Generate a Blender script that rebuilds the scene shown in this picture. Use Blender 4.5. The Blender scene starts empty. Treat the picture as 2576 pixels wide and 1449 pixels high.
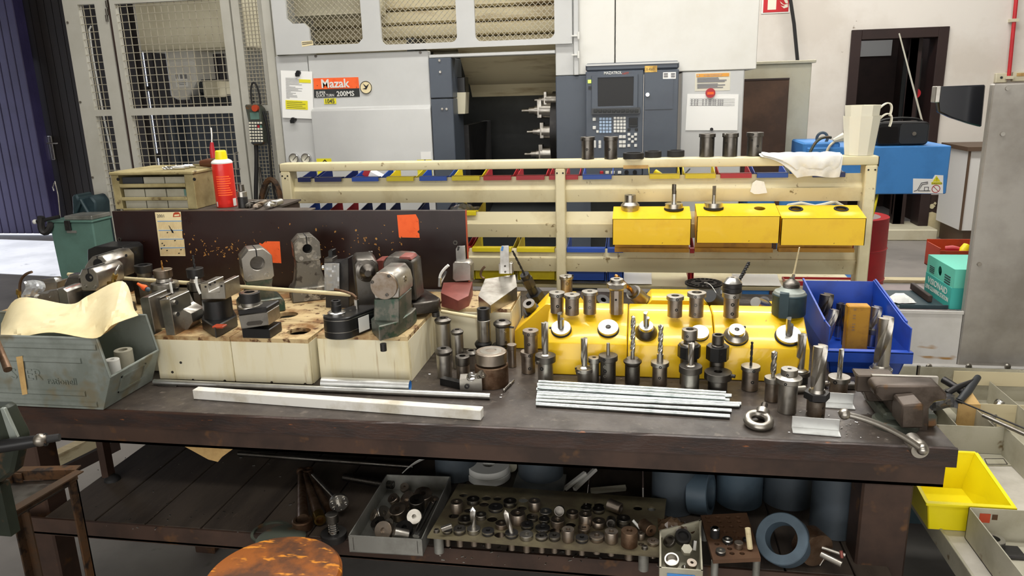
import bpy,bmesh,math,random
from mathutils import Vector,Matrix
random.seed(7)
SC = bpy.context.scene
COL = SC.collection
PI = math.pi
# ------------------------------------------------------------------ camera (vanishing points of the bench edges)
IW,IH = 2576.0,1449.0
CX,CY = 1288.0,724.5
V1,V2 = (-10100.0,557.0),(1610.0,222.0)
F = math.sqrt(-((V1[0]-CX)*(V2[0]-CX)+(CY-V1[1])*(CY-V2[1])))
AY = Vector(((V2[0]-CX)/F,(CY-V2[1])/F,-1)).normalized()
AX = -Vector(((V1[0]-CX)/F,(CY-V1[1])/F,-1)).normalized()
AX = (AX-AY*AX.dot(AY)).normalized()
AZ = AX.cross(AY)
EYE = Vector((0,0,1.65))
def ray(px,py):
    d = Vector(((px-CX)/F,(CY-py)/F,-1))
    return Vector((AX.dot(d),AY.dot(d),AZ.dot(d)))
def atY(px,py,Y):
    r = ray(px,py);return EYE+r*(Y/r.y)
def atZ(px,py,Z):
    r = ray(px,py);return EYE+r*((Z-EYE.z)/r.z)
def dep(p):
    d = Vector(p)-EYE
    return -(AX.z*d.x+AY.z*d.y+AZ.z*d.z)
def mpp(p): return dep(p)/F           # metres per pixel at a point
cam = bpy.data.cameras.new('camera');cam.sensor_width = 36;cam.lens = 36*F/IW
cam.clip_start = .05;cam.clip_end = 80
camo = bpy.data.objects.new('camera',cam);COL.objects.link(camo)
camo.matrix_world = Matrix(((AX.x,AX.y,AX.z,EYE.x),(AY.x,AY.y,AY.z,EYE.y),(AZ.x,AZ.y,AZ.z,EYE.z),(0,0,0,1)))
SC.camera = camo
# ------------------------------------------------------------------ materials
def hx(s):
    s = s.lstrip('#');v = [int(s[i:i+2],16)/255 for i in (0,2,4)]
    return tuple(c/12.92 if c <= .04045 else ((c+.055)/1.055)**2.4 for c in v)+(1,)
MATS = {}
def M(name,col,rough=.5,metal=0,col2=None,scale=9,lo=.5,hi=.62,bump=0,bscale=60,stretch=(1,1,1),coat=0,emit=0,trans=0,col3=None,lo3=.6,hi3=.68,scale3=30,stretch3=None,alpha=1,rvar=0):
    m = bpy.data.materials.new(name);MATS[name] = m
    m.use_nodes = True;nt = m.node_tree;N = nt.nodes;L = nt.links
    p = N['Principled BSDF']
    p.inputs['Base Color'].default_value = hx(col);p.inputs['Roughness'].default_value = rough
    p.inputs['Metallic'].default_value = metal;p.inputs['Coat Weight'].default_value = coat
    p.inputs['Transmission Weight'].default_value = trans;p.inputs['Alpha'].default_value = alpha
    if emit:
        p.inputs['Emission Color'].default_value = hx(col);p.inputs['Emission Strength'].default_value = emit
    tc = N.new('ShaderNodeTexCoord')
    def coords(st):
        mp = N.new('ShaderNodeMapping');mp.inputs['Scale'].default_value = st
        L.new(tc.outputs['Object'],mp.inputs['Vector']);return mp.outputs['Vector']
    def noise(sc,st,a,b,det=6):
        n = N.new('ShaderNodeTexNoise');n.inputs['Scale'].default_value = sc;n.inputs['Detail'].default_value = det
        n.inputs['Roughness'].default_value = .62
        L.new(coords(st),n.inputs['Vector'])
        r = N.new('ShaderNodeMapRange');r.inputs['From Min'].default_value = a;r.inputs['From Max'].default_value = b
        L.new(n.outputs['Fac'],r.inputs['Value']);return r.outputs['Result'],n.outputs['Fac']
    last = None
    def mix(fac,cb):
        nonlocal last
        x = N.new('ShaderNodeMix');x.data_type = 'RGBA'
        if last is None: x.inputs['A'].default_value = hx(col)
        else: L.new(last,x.inputs['A'])
        x.inputs['B'].default_value = hx(cb);L.new(fac,x.inputs['Factor']);last = x.outputs['Result']
    if col2: mix(noise(scale,stretch,lo,hi)[0],col2)
    if col3: mix(noise(scale3,stretch3 or stretch,lo3,hi3,3)[0],col3)
    if last is not None: L.new(last,p.inputs['Base Color'])
    if rvar:
        r = N.new('ShaderNodeMapRange');r.inputs['To Min'].default_value = max(.05,rough-rvar);r.inputs['To Max'].default_value = rough+rvar
        r.inputs['From Min'].default_value = .35;r.inputs['From Max'].default_value = .65
        L.new(noise(scale*2,stretch,.3,.7)[1],r.inputs['Value']);L.new(r.outputs['Result'],p.inputs['Roughness'])
    if bump:
        bn = N.new('ShaderNodeBump');bn.inputs['Strength'].default_value = bump;bn.inputs['Distance'].default_value = .002
        L.new(noise(bscale,stretch,0,1)[1],bn.inputs['Height']);L.new(bn.outputs['Normal'],p.inputs['Normal'])
    return m
# metals
M('steel','#b3afa7',.36,1,'#938d83',14,.45,.7,rvar=.08)
M('steel_bright','#d0cfcb',.27,1,'#b5b2ac',20,.5,.7)
M('steel_dark','#716d67',.4,1,'#56514b',14,.45,.65,rvar=.1)
M('steel_brown','#a1968a',.4,1,'#85735f',16,.48,.66,rvar=.1)
M('steel_rust','#7b6552',.5,.85,'#57402f',18,.42,.6,rvar=.1)
M('steel_black','#3a3939',.42,.7,'#4a4846',20,.5,.7)
M('black_paint','#161616',.35,0,'#242322',18,.5,.7)
M('zinc','#c6cbca',.3,1,'#9fa7a6',30,.5,.7)
M('chrome','#d8d8d8',.1,1)
M('alu','#d5d6d4',.38,1,'#b5b5b2',12,.45,.7)
M('brass','#b99a55',.35,1,'#80653a',14,.45,.65)
M('gold_drill','#b8894a',.3,1)
M('hole_dark','#0b0a09',.8)
M('green_steel','#5f665d',.45,.75,'#7d7a70',14,.48,.56,col3='#4b6153',lo3=.55,hi3=.62,scale3=22)
M('worn_cast','#77736a',.45,.7,'#a39d90',18,.52,.58,col3='#4d4740',lo3=.58,hi3=.64,scale3=26)
M('red_cast','#8a4b43',.5,.2,'#7a4038',14,.45,.6)
M('galv','#969d97',.48,.35,'#7d847c',6,.42,.6,bump=.15,bscale=30,col3='#7f7a66',lo3=.56,hi3=.66,scale3=9)
M('galv_light','#a9a9a3',.4,.6,'#85847d',7,.45,.65)
# paints
M('cream','#ded4ae',.45,0,'#c4b489',5,.5,.75,col3='#8e7b55',lo3=.66,hi3=.72,scale3=26)
M('cream_box','#e9e1c4',.5,0,'#ded0a4',5,.5,.75,stretch=(5,5,.8),col3='#a98a55',lo3=.62,hi3=.74,scale3=4,stretch3=(9,9,.7))
M('cream_top','#c9b183',.6,0,'#8a6236',9,.46,.62,col3='#5f3c1c',lo3=.56,hi3=.66,scale3=34)
M('yellow_paint','#f0c51c',.34,0,'#e2b014',8,.5,.7,col3='#7f5c12',lo3=.7,hi3=.76,scale3=38,coat=.25)
M('yellow_bin','#e0cd1c',.45,0,'#c9b316',10,.5,.7)
M('yellow_bin_bright','#f0df10',.42)
M('amber_paint','#c08a16',.45,0,'#8a5a12',12,.45,.65)
M('red_bin','#b3202a',.42);M('blue_bin','#2350b0',.42);M('navy_bin','#1d2a62',.42);M('pale_blue_bin','#a9c1dc',.4)
M('big_blue','#1746ad',.42,0,'#12388f',8,.5,.7)
M('orange_paper','#ff6a2e',.7,0,'#f05a22',16,.5,.7,col3='#7a3a1a',lo3=.66,hi3=.7,scale3=60)
M('gold_band','#eaa544',.6);M('paper','#fafaf6',.7);M('ink','#3b3b3d',.7);M('ink_grey','#8a8a8c',.7);M('yellow_paper','#ece22a',.7)
M('cloth_white','#ecece8',.9,0,'#d5d4cf',14,.5,.75,bump=.25,bscale=260)
M('kraft','#efe0b4',.65,0,'#e0cc98',7,.45,.7,bump=.3,bscale=30)
M('cardboard','#c8a56b',.75,0,'#a98650',14,.45,.65)
M('plastic_white','#e6e6e0',.5);M('plastic_offwhite','#e2decb',.5)
M('pvc_grey','#434b52',.5,0,'#373e44',8,.45,.65)
M('pvc_blue','#4a5a66',.5,0,'#3c4a55',8,.45,.65)
M('black_plastic','#121214',.4);M('black_gloss','#0b0c10',.12,coat=.5);M('dark_grey','#2e3134',.5)
M('rubber','#1b1a1a',.7)
M('dowel','#d9cba2',.6,0,'#b7a377',20,.5,.7,stretch=(.3,3,3))
M('white_board','#e4e2db',.5,0,'#bfb7a4',9,.5,.7)
# room and machine
M('floor_mat','#8a8580',.6,0,'#77736f',1.4,.42,.62,col3='#625f5c',lo3=.64,hi3=.74,scale3=7,bump=.1)
M('wall_mat','#d8d3cb',.8,0,'#cbc4ba',1.2,.45,.65,col3='#8e8377',lo3=.72,hi3=.75,scale3=7)
M('wall_brown','#3a2a24',.6,0,'#2c201b',4,.45,.65)
M('ceiling_mat','#b9b5ad',.8)
M('gate_blue','#3b355c',.5,0,'#322c50',3,.45,.65)
M('gate_black','#1c1512',.6,0,'#140f0d',3,.45,.65)
M('machine_grey','#c9cac8',.35,0,'#c2c3c1',2,.45,.65,coat=.15)
M('machine_white','#e6e5de',.4,0,'#dedcd3',2,.45,.65)
M('machine_blue','#525a65',.45,0,'#4c535e',3,.45,.65)
M('machine_dark','#3a3c3c',.5,.3,'#2a2c2c',3,.4,.65)
M('beige','#cfc9b0',.45,0,'#b9b094',3,.45,.7)
M('beige_dirty','#cfc3a0',.5,0,'#8a7350',4,.54,.72,stretch=(.4,1,3))
M('frame_grey','#c3c1b6',.45,0,'#b6b3a6',3,.45,.7)
M('wire','#b5ae9a',.45,.3)
M('screen_black','#0a0b0d',.45)
M('vise_iron','#5d534b',.45,.7,'#453b33',12,.45,.6,bump=.2,bscale=90,col3='#6e5236',lo3=.62,hi3=.7,scale3=18)
M('plate_olive','#716951',.5,.35,'#5a5140',10,.45,.62)
M('brown_panel','#4d3523',.55,0,'#634630',5,.45,.65)
M('door_frame','#2b1c1a',.45,0,'#241715',4,.45,.65)
M('door_glass','#0a0f12',.08,coat=.4)
M('compressor_blue','#4a90d8',.42,0,'#4384c8',4,.45,.65,col3='#2c4a68',lo3=.64,hi3=.76,scale3=4)
M('red_barrel','#be1a24',.42,0,'#a8151e',4,.45,.65)
M('barrel_top','#948685',.6,0,'#857876',6,.45,.65)
M('stainless','#aaa69f',.34,.4,'#8a857d',2.2,.42,.62,col3='#7a6244',lo3=.68,hi3=.78,scale3=3,stretch3=(.5,.5,3))
M('cabinet_white','#dcdbd8',.5);M('edge_brown','#5d4a3a',.5)
M('tray_grey','#aeaa98',.5,0,'#98937f',6,.45,.65,col3='#6b5a3c',lo3=.66,hi3=.74,scale3=16)
M('table_grey','#c6c1b6',.5,0,'#a9a497',5,.48,.7,col3='#5e5446',lo3=.66,hi3=.72,scale3=18)
M('teal_card','#63c4ae',.6);M('teal_card_dark','#3aa79d',.6)
M('red_enamel','#b8431f',.45,0,'#8c3a20',8,.5,.7)
M('olive_paint','#4c5147',.5,.2,'#3d4139',8,.45,.6,col3='#6b4b2c',lo3=.58,hi3=.66,scale3=20)
M('rust_frame','#4a3a2c',.5,.4,'#5d3f24',12,.42,.6,col3='#2a211b',lo3=.52,hi3=.62,scale3=24)
M('green_bin','#5f8277',.5,0,'#557469',4,.45,.65)
M('teal_metal','#2c4046',.5,.2,'#20323a',10,.45,.65)
# wood
M('bench_top','#4a423c',.42,0,'#332c27',7,.42,.62,bump=.35,bscale=45,col3='#5f564e',lo3=.58,hi3=.7,scale3=40,rvar=.1)
M('bench_edge','#3a261d',.38,0,'#241712',9,.42,.6,stretch=(1,1,4),bump=.3,bscale=50,col3='#8a5026',lo3=.66,hi3=.72,scale3=16,rvar=.08)
M('bench_steel','#47342a',.5,.15,'#33251e',6,.42,.62,col3='#664628',lo3=.62,hi3=.74,scale3=14)
M('shelf_wood','#51473e',.6,0,'#3d352f',5,.42,.62,stretch=(3,.6,1),bump=.25,bscale=40,col3='#5d5046',lo3=.64,hi3=.72,scale3=50)
M('stool_wood','#96551f',.36,0,'#553622',6,.44,.56,bump=.3,bscale=60,col3='#d68a2c',lo3=.6,hi3=.66,scale3=17,stretch3=(1,3,1))
M('drawer_olive','#a99c70',.5,0,'#85784f',6,.45,.65,col3='#5c4a2a',lo3=.62,hi3=.7,scale3=18)
M('wood_brown','#54301c',.4)
# ------------------------------------------------------------------ mesh builder
LOC = {}
class B:
    def __init__(s): s.bm = bmesh.new();s.m = Matrix.Identity(4)
    def at(s,m): s.m = m;return s
    def _add(s,vs,fs):
        v = [s.bm.verts.new(s.m @ Vector(p)) for p in vs]
        for f in fs:
            try: s.bm.faces.new([v[i] for i in f])
            except ValueError: pass
        return v
    def hexa(s,p):          # 4 bottom (ccw from above), 4 top
        return s._add(p,[(3,2,1,0),(4,5,6,7),(0,1,5,4),(1,2,6,5),(2,3,7,6),(3,0,4,7)])
    def box(s,x0,x1,y0,y1,z0,z1,bev=0,seg=1):
        if bev <= 0:
            s.hexa([(x0,y0,z0),(x1,y0,z0),(x1,y1,z0),(x0,y1,z0),(x0,y0,z1),(x1,y0,z1),(x1,y1,z1),(x0,y1,z1)]);return s
        t = bmesh.new()
        p = [(x0,y0,z0),(x1,y0,z0),(x1,y1,z0),(x0,y1,z0),(x0,y0,z1),(x1,y0,z1),(x1,y1,z1),(x0,y1,z1)]
        v = [t.verts.new(q) for q in p]
        for f in [(3,2,1,0),(4,5,6,7),(0,1,5,4),(1,2,6,5),(2,3,7,6),(3,0,4,7)]: t.faces.new([v[i] for i in f])
        bmesh.ops.bevel(t,geom=t.edges[:],offset=bev,segments=seg,profile=.5,affect='EDGES')
        s._merge(t);return s
    def _merge(s,t):
        t.verts.ensure_lookup_table();t.verts.index_update()
        v = [s.bm.verts.new(s.m @ x.co) for x in t.verts]
        for f in t.faces:
            try: s.bm.faces.new([v[x.index] for x in f.verts])
            except ValueError: pass
        t.free()
    def prism(s,pts,plane,d0,d1,holes=(),bev=0):
        """polygon pts (a,b) in plane 'xz','xy','yz' extruded from d0 to d1 along the third axis, with holes"""
        def co(a,b,d): return {'xz': (a,d,b),'xy': (a,b,d),'yz': (d,a,b)}[plane]
        t = bmesh.new()
        if not holes:
            v0 = [t.verts.new(co(a,b,d0)) for a,b in pts];v1 = [t.verts.new(co(a,b,d1)) for a,b in pts]
            t.faces.new(v0);t.faces.new(v1[::-1]);n = len(pts)
            for i in range(n): t.faces.new((v0[i],v1[i],v1[(i+1) % n],v0[(i+1) % n]))
        else:
            loops = [list(pts)]+[list(h) for h in holes]
            for d in (d0,d1):
                es = []
                for lp in loops:
                    vs = [t.verts.new(co(a,b,d)) for a,b in lp]
                    es += [t.edges.new((vs[i],vs[(i+1) % len(vs)])) for i in range(len(vs))]
                bmesh.ops.triangle_fill(t,edges=es,use_beauty=True,use_dissolve=False)
            t.verts.ensure_lookup_table();tot = sum(len(l) for l in loops);o = 0
            for lp in loops:
                n = len(lp)
                for i in range(n):
                    j = (i+1) % n
                    t.faces.new((t.verts[o+i],t.verts[o+j],t.verts[tot+o+j],t.verts[tot+o+i]))
                o += n
        bmesh.ops.recalc_face_normals(t,faces=t.faces[:])
        if bev:
            es = [e for e in t.edges if len(e.link_faces) == 2 and e.calc_face_angle(0) > .6]
            bmesh.ops.bevel(t,geom=es,offset=bev,segments=1,profile=.5,affect='EDGES',clamp_overlap=True)
        s._merge(t);return s
    def lathe(s,prof,seg=24,c=(0,0,0),axis=None,poly=0):
        """prof: (r,z) list traced along the outline; r==0 closes. axis: direction of +z"""
        mm = Matrix.Translation(Vector(c))
        if axis is not None: mm = mm @ Vector((0,0,1)).rotation_difference(Vector(axis)).to_matrix().to_4x4()
        mm = s.m @ mm
        if poly: seg = poly
        rings = []
        for r,z in prof:
            if r <= 1e-7: rings.append([s.bm.verts.new(mm @ Vector((0,0,z)))])
            else: rings.append([s.bm.verts.new(mm @ Vector((r*math.cos(2*PI*i/seg),r*math.sin(2*PI*i/seg),z))) for i in range(seg)])
        for a,b in zip(rings,rings[1:]):
            for i in range(seg):
                j = (i+1) % seg
                if len(a) == 1 and len(b) == 1: continue
                if len(a) == 1: f = (a[0],b[j],b[i])
                elif len(b) == 1: f = (a[i],a[j],b[0])
                else: f = (a[i],a[j],b[j],b[i])
                try: s.bm.faces.new(f)
                except ValueError: pass
        return s
    def cyl(s,p0,p1,r0,r1=None,seg=20,poly=0):
        p0 = Vector(p0);p1 = Vector(p1);d = p1-p0;r1 = r0 if r1 is None else r1
        return s.lathe([(0,0),(r0,0),(r1,d.length),(0,d.length)],seg,p0,d,poly)
    def ring(s,p0,p1,ro,ri,seg=32,cham=0):
        p0 = Vector(p0);p1 = Vector(p1);d = p1-p0;h = d.length;c = cham
        return s.lathe([(ri,0),(ro-c,0),(ro,c),(ro,h-c),(ro-c,h),(ri,h),(ri,0)],seg,p0,d)
    def tube(s,pts,r,seg=8,closed=False):
        pts = [Vector(p) for p in pts];n = len(pts);rings = []
        up = None
        for i,p in enumerate(pts):
            a = pts[(i-1) % n] if (closed or i > 0) else p;b = pts[(i+1) % n] if (closed or i < n-1) else p
            t = (b-a).normalized()
            if up is None:
                up = t.orthogonal().normalized()
            up = (up-t*up.dot(t)).normalized();w = t.cross(up)
            rr = r[i] if isinstance(r,(list,tuple)) else r
            rings.append([s.bm.verts.new(s.m @ (p+(up*math.cos(2*PI*k/seg)+w*math.sin(2*PI*k/seg))*rr)) for k in range(seg)])
        m = n if closed else n-1
        for i in range(m):
            a,b = rings[i],rings[(i+1) % n]
            for k in range(seg):
                try: s.bm.faces.new((a[k],a[(k+1) % seg],b[(k+1) % seg],b[k]))
                except ValueError: pass
        if not closed:
            s.bm.faces.new(rings[0][::-1]);s.bm.faces.new(rings[-1])
        return s
    def sphere(s,c,r,seg=16,sc=(1,1,1)):
        n = seg//2;o = s.m;s.m = o @ Matrix.Translation(Vector(c)) @ Matrix.Diagonal(Vector(sc).to_4d())
        s.lathe([(r*math.sin(PI*i/n) if 0 < i < n else 0,-r*math.cos(PI*i/n)) for i in range(n+1)],seg);s.m = o;return s
    def sheet(s,fn,nu,nv,th=0):
        """fn(u,v) -> point; an open grid with thickness th along the local normal"""
        g = [[Vector(fn(i/nu,j/nv)) for j in range(nv+1)] for i in range(nu+1)]
        def nrm(i,j):
            a = g[min(i+1,nu)][j]-g[max(i-1,0)][j];b = g[i][min(j+1,nv)]-g[i][max(j-1,0)]
            return a.cross(b).normalized()
        A = [[s.bm.verts.new(s.m @ g[i][j]) for j in range(nv+1)] for i in range(nu+1)]
        for i in range(nu):
            for j in range(nv): s.bm.faces.new((A[i][j],A[i+1][j],A[i+1][j+1],A[i][j+1]))
        if th:
            Bv = [[s.bm.verts.new(s.m @ (g[i][j]-nrm(i,j)*th)) for j in range(nv+1)] for i in range(nu+1)]
            for i in range(nu):
                for j in range(nv): s.bm.faces.new((Bv[i][j+1],Bv[i+1][j+1],Bv[i+1][j],Bv[i][j]))
            for i in range(nu):
                for j in (0,nv): s.bm.faces.new((A[i][j],A[i+1][j],Bv[i+1][j],Bv[i][j]))
            for j in range(nv):
                for i in (0,nu): s.bm.faces.new((A[i][j],A[i][j+1],Bv[i][j+1],Bv[i][j]))
        return s
    def drill(s,c,axis,R,L,flutes=2,turns=1.6,tip=.5,web=.5,n=30,wide=.42,seg=20):
        """fluted bit from c along axis, twisted, with a point of height tip*R"""
        mm = s.m @ Matrix.Translation(Vector(c)) @ Vector((0,0,1)).rotation_difference(Vector(axis)).to_matrix().to_4x4()
        rings = []
        for k in range(n+1):
            t = k/n;z = L*t;sh = 1.0
            a0 = 2*PI*turns*t
            fl = min(1,t/.08)
            ring = []
            for i in range(seg):
                a = 2*PI*i/seg
                q = .5+.5*math.cos(flutes*a)
                g = 1-(1-web)*fl*max(0,min(1,(q-(1-wide))/.3))
                ring.append(s.bm.verts.new(mm @ Vector((R*g*sh*math.cos(a+a0),R*g*sh*math.sin(a+a0),z))))
            rings.append(ring)
        for a,b in zip(rings,rings[1:]):
            for i in range(seg): s.bm.faces.new((a[i],a[(i+1) % seg],b[(i+1) % seg],b[i]))
        e = s.bm.verts.new(mm @ Vector((0,0,L+tip*R)));b0 = s.bm.verts.new(mm @ Vector((0,0,0)))
        for i in range(seg):
            s.bm.faces.new((rings[-1][i],rings[-1][(i+1) % seg],e));s.bm.faces.new((rings[0][(i+1) % seg],rings[0][i],b0))
        return s
    def text(s,body,o,xd,yd,size,depth=.0006,align='LEFT',sx=1.0,bold=0):
        cu = bpy.data.curves.new('t','FONT');cu.body = body;cu.size = 1;cu.align_x = align;cu.extrude = depth/size/2;cu.resolution_u = 2;cu.offset = bold
        ob = bpy.data.objects.new('t',cu);COL.objects.link(ob)
        dg = bpy.context.evaluated_depsgraph_get();me = bpy.data.meshes.new_from_object(ob.evaluated_get(dg))
        xd = Vector(xd).normalized();yd = Vector(yd).normalized();zd = xd.cross(yd)
        mm = s.m @ Matrix(((xd.x*size*sx,yd.x*size,zd.x*size,o[0]),(xd.y*size*sx,yd.y*size,zd.y*size,o[1]),(xd.z*size*sx,yd.z*size,zd.z*size,o[2]),(0,0,0,1)))
        v = [s.bm.verts.new(mm @ x.co) for x in me.vertices]
        for f in me.polygons:
            try: s.bm.faces.new([v[i] for i in f.vertices])
            except ValueError: pass
        bpy.data.objects.remove(ob);bpy.data.curves.remove(cu);bpy.data.meshes.remove(me);return s
    def quadY(s,p,th=.0008):   # thin plate from 4 points (bl, br, tr, tl), thickness towards the viewer
        p = [Vector(q) for q in p];n = (p[1]-p[0]).cross(p[3]-p[0]).normalized()*th
        s.hexa([p[0],p[1],p[1]-n,p[0]-n,p[3],p[2],p[2]-n,p[3]-n]);return s
    def build(s,name,mat,parent=None,label=None,cat=None,group=None,kind=None,ang=35,pivot=None,noise=0):
        bm = s.bm
        bmesh.ops.recalc_face_normals(bm,faces=bm.faces[:])
        if parent is not None: off = LOC[parent.name]
        else:
            vs = [v.co for v in bm.verts]
            lo = [min(v[i] for v in vs) for i in range(3)];hi = [max(v[i] for v in vs) for i in range(3)]
            off = Vector(((lo[0]+hi[0])/2,(lo[1]+hi[1])/2,lo[2])) if pivot is None else Vector(pivot)
        for v in bm.verts: v.co -= off
        me = bpy.data.meshes.new(name);bm.to_mesh(me);bm.free()
        me.materials.append(MATS[mat]);me.polygons.foreach_set('use_smooth',[True]*len(me.polygons))
        me.set_sharp_from_angle(angle=math.radians(ang))
        o = bpy.data.objects.new(name,me);COL.objects.link(o)
        if parent is not None: o.parent = parent
        else: o.location = off
        LOC[o.name] = off.copy()
        tag(o,label,cat,group,kind);return o
def tag(o,label=None,cat=None,group=None,kind=None):
    if label: o['label'] = label
    if cat: o['category'] = cat
    if group: o['group'] = group
    if kind: o['kind'] = kind
    return o
def thing(name,label,cat,loc,group=None):
    o = bpy.data.objects.new(name,None);COL.objects.link(o);o.location = loc;o.empty_display_size = .02
    LOC[o.name] = Vector(loc);return tag(o,label,cat,group)
def struct(b,name,mat,parent=None): return b.build(name,mat,parent,kind=None if parent else 'structure',pivot=(0,0,0) if not parent else None)
def copy_thing(root,loc,label=None,rz=None):
    c = root.copy();COL.objects.link(c);c.location = loc
    if rz is not None: c.rotation_euler = (0,0,rz)
    if label: c['label'] = label
    LOC[c.name] = Vector(loc)
    for ch in list(root.children):
        d = ch.copy();COL.objects.link(d);d.parent = c
        for g in list(ch.children):
            e = g.copy();COL.objects.link(e);e.parent = d
    return c
def circ(cx,cy,r,n=24,a0=0,a1=2*PI,ry=None):
    full = abs(a1-a0-2*PI) < 1e-6
    m = n if full else n+1
    return [(cx+r*math.cos(a0+(a1-a0)*i/n),cy+(ry or r)*math.sin(a0+(a1-a0)*i/n)) for i in range(m)]
def rrect(x0,z0,x1,z1,r,n=5):
    p = []
    for cx,cz,a in ((x1-r,z0+r,-PI/2),(x1-r,z1-r,0),(x0+r,z1-r,PI/2),(x0+r,z0+r,PI)):
        p += [(cx+r*math.cos(a+PI/2*i/n),cz+r*math.sin(a+PI/2*i/n)) for i in range(n+1)]
    return p
def bez(p0,p1,p2,p3,n=14):
    p0,p1,p2,p3 = map(Vector,(p0,p1,p2,p3))
    return [p0*(1-t)**3+p1*3*t*(1-t)**2+p2*3*t*t*(1-t)+p3*t**3 for t in [i/n for i in range(n+1)]]
def rect(px0,py0,px1,py1,Y):
    a = atY(px0,py0,Y);b = atY(px1,py1,Y);return a.x,b.x,b.z,a.z      # x0,x1,z0,z1
def cnr(pts,Y): return [(lambda q: (q.x,q.z))(atY(x,y,Y)) for x,y in pts]
def flat(b,px0,py0,px1,py1,Y,th=.001):
    x0,x1,z0,z1 = rect(px0,py0,px1,py1,Y);b.box(x0,x1,Y-th,Y,z0,z1);return x0,x1,z0,z1
NUM = ['first','second','third','fourth','fifth','sixth','seventh','eighth','ninth','tenth','eleventh','twelfth','thirteenth','fourteenth','fifteenth','sixteenth','seventeenth','eighteenth','nineteenth','twentieth']
# ------------------------------------------------------------------ the hall
YB = 8.7
XL,XR,YF,ZC = -9.6,6.5,-4.0,4.6
b = B();b.box(XL-3,XR,YF,YB+2.5,-.1,0);struct(b,'floor','floor_mat')
b = B();b.box(XL,XR+.2,YF,YB+2.5,ZC,ZC+.1);struct(b,'ceiling','ceiling_mat')
b = B();b.box(XR,XR+.2,YF,YB+2.5,0,ZC);struct(b,'wall_right','wall_mat')
b = B();b.box(XL,XR,YF-.2,YF,0,ZC);struct(b,'wall_front','wall_mat')
b = B();b.box(XL-.2,XL,YF,6.9,0,ZC);b.box(XL-.2,XL,6.9,YB+.2,3.2,ZC);struct(b,'wall_left','wall_mat')
# back wall: black timber gates on the left, white plaster with a doorway on the right
gap = atY(376,270,YB).x;gateL = atY(95,270,YB-.12).x
wx = atY(700,300,YB).x
b = B();b.box(gap+.027,wx,YB,YB+.1,0,ZC)
for i in range(60):
    x = gap+.03+i*.12
    if x < wx-.12: b.box(x,x+.112,YB-.012,YB,0,ZC)
b.box(gap-.02,gap+.03,YB-.03,YB+.01,1.78,1.84);b.box(gap-.02,gap+.03,YB-.03,YB+.01,.97,1.03)
struct(b,'wall_back','gate_black')
hd = atY(130,370,YB-.04)
dl = hd.x-.16
b = B()
for i in range(40):
    x = dl+i*.1
    if x < gap-.12: b.box(x,x+.092,YB-.03,YB+.03,.02,ZC-.3)
b.box(dl,gap-.027,YB,YB+.06,.02,ZC-.3)
d1 = struct(b,'door_1','gate_black')
b = B();h = hd;b.box(h.x-.025,h.x+.025,YB-.05,YB-.03,h.z-.16,h.z+.14,.004)
b.cyl((h.x,YB-.05,h.z+.05),(h.x,YB-.1,h.z+.05),.012);b.box(h.x-.01,h.x+.15,YB-.11,YB-.09,h.z+.04,h.z+.06,.006)
b.build('door_handle','steel',d1)
b = B()
for i in range(34):
    x = gateL-.02-i*.11
    if x > XL: b.box(x-.104,x,YB-.2,YB-.1,.04,ZC-.05,.008)
b.box(XL,gateL,YB-.12,YB-.06,.04,ZC-.05)
struct(b,'door_2','gate_blue')
# white wall with the doorway
ox0,ox1,oz0,oz1 = rect(2142,76,2366,575,YB);ox1 = atY(2388,63,YB).x
wsz = atY(2350,490,YB).z
b = B()
ax0,ax1,az1 = ox0+.02,ox1-.02,oz1-.02
b.box(wx,ax0,YB,YB+.2,wsz,ZC);b.box(ax1,XR,YB,YB+.2,wsz,ZC);b.box(ax0,ax1,YB,YB+.2,az1,ZC)
struct(b,'wall_back_white','wall_mat')
b = B();b.box(wx,ax0,YB-.004,YB+.2,0,wsz);b.box(ax1,XR,YB-.004,YB+.2,0,wsz);struct(b,'baseboard_back','wall_brown')
# peeled plaster patch at the foot of the wall
b = B();p = atY(2350,563,YB-.01)
random.seed(3)
pts = [(p.x+math.cos(a)*.17*random.uniform(.6,1.1),p.z+math.sin(a)*.15*random.uniform(.6,1.2)) for a in [i*PI/9 for i in range(18)]]
b.prism(pts,'xz',YB-.012,YB-.004)
for q in ((2345,518,.03),(2333,524,.02),(2352,512,.015),(2362,530,.02)):
    c = atY(q[0],q[1],YB-.01);b.prism([(c.x+math.cos(a)*q[2]*random.uniform(.5,1.2),c.z+math.sin(a)*q[2]*random.uniform(.5,1.1)) for a in [i*PI/5 for i in range(10)]],'xz',YB-.012,YB-.004)
b.build('trim_1','cream',kind='structure',pivot=(0,0,0))
# door frame, half-open door, dark room behind
b = B();fw = .1
zs = .12
for x0,x1 in ((ox0,ox0+fw),(ox1-fw,ox1)): b.box(x0,x1,YB-.03,YB+.22,zs,oz1,.004)
b.box(ox0+fw,ox1-fw,YB-.03,YB+.22,oz1-fw,oz1,.004)
b.box(ox1-.32,ox1-.2,YB+.1,YB+.24,zs,oz1-fw);b.box(ox0+.62,ox0+.7,YB+.1,YB+.22,zs,oz1-fw)
d3 = struct(b,'door_3','door_frame')
b = B();b.box(ox0+.7,ox1-.32,YB+.14,YB+.18,zs+.1,oz1-fw-.12);b.build('door_panel','door_frame',d3)
b = B();b.box(ox0+.76,ox1-.36,YB+.13,YB+.14,zs+.75,oz1-fw-.2);b.build('glass','door_glass',d3)
c = atY(2303,235,YB+.13);b = B();b.cyl((c.x,YB+.13,c.z),(c.x,YB+.12,c.z),.05);b.build('door_sticker','red_bin',d3)
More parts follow.
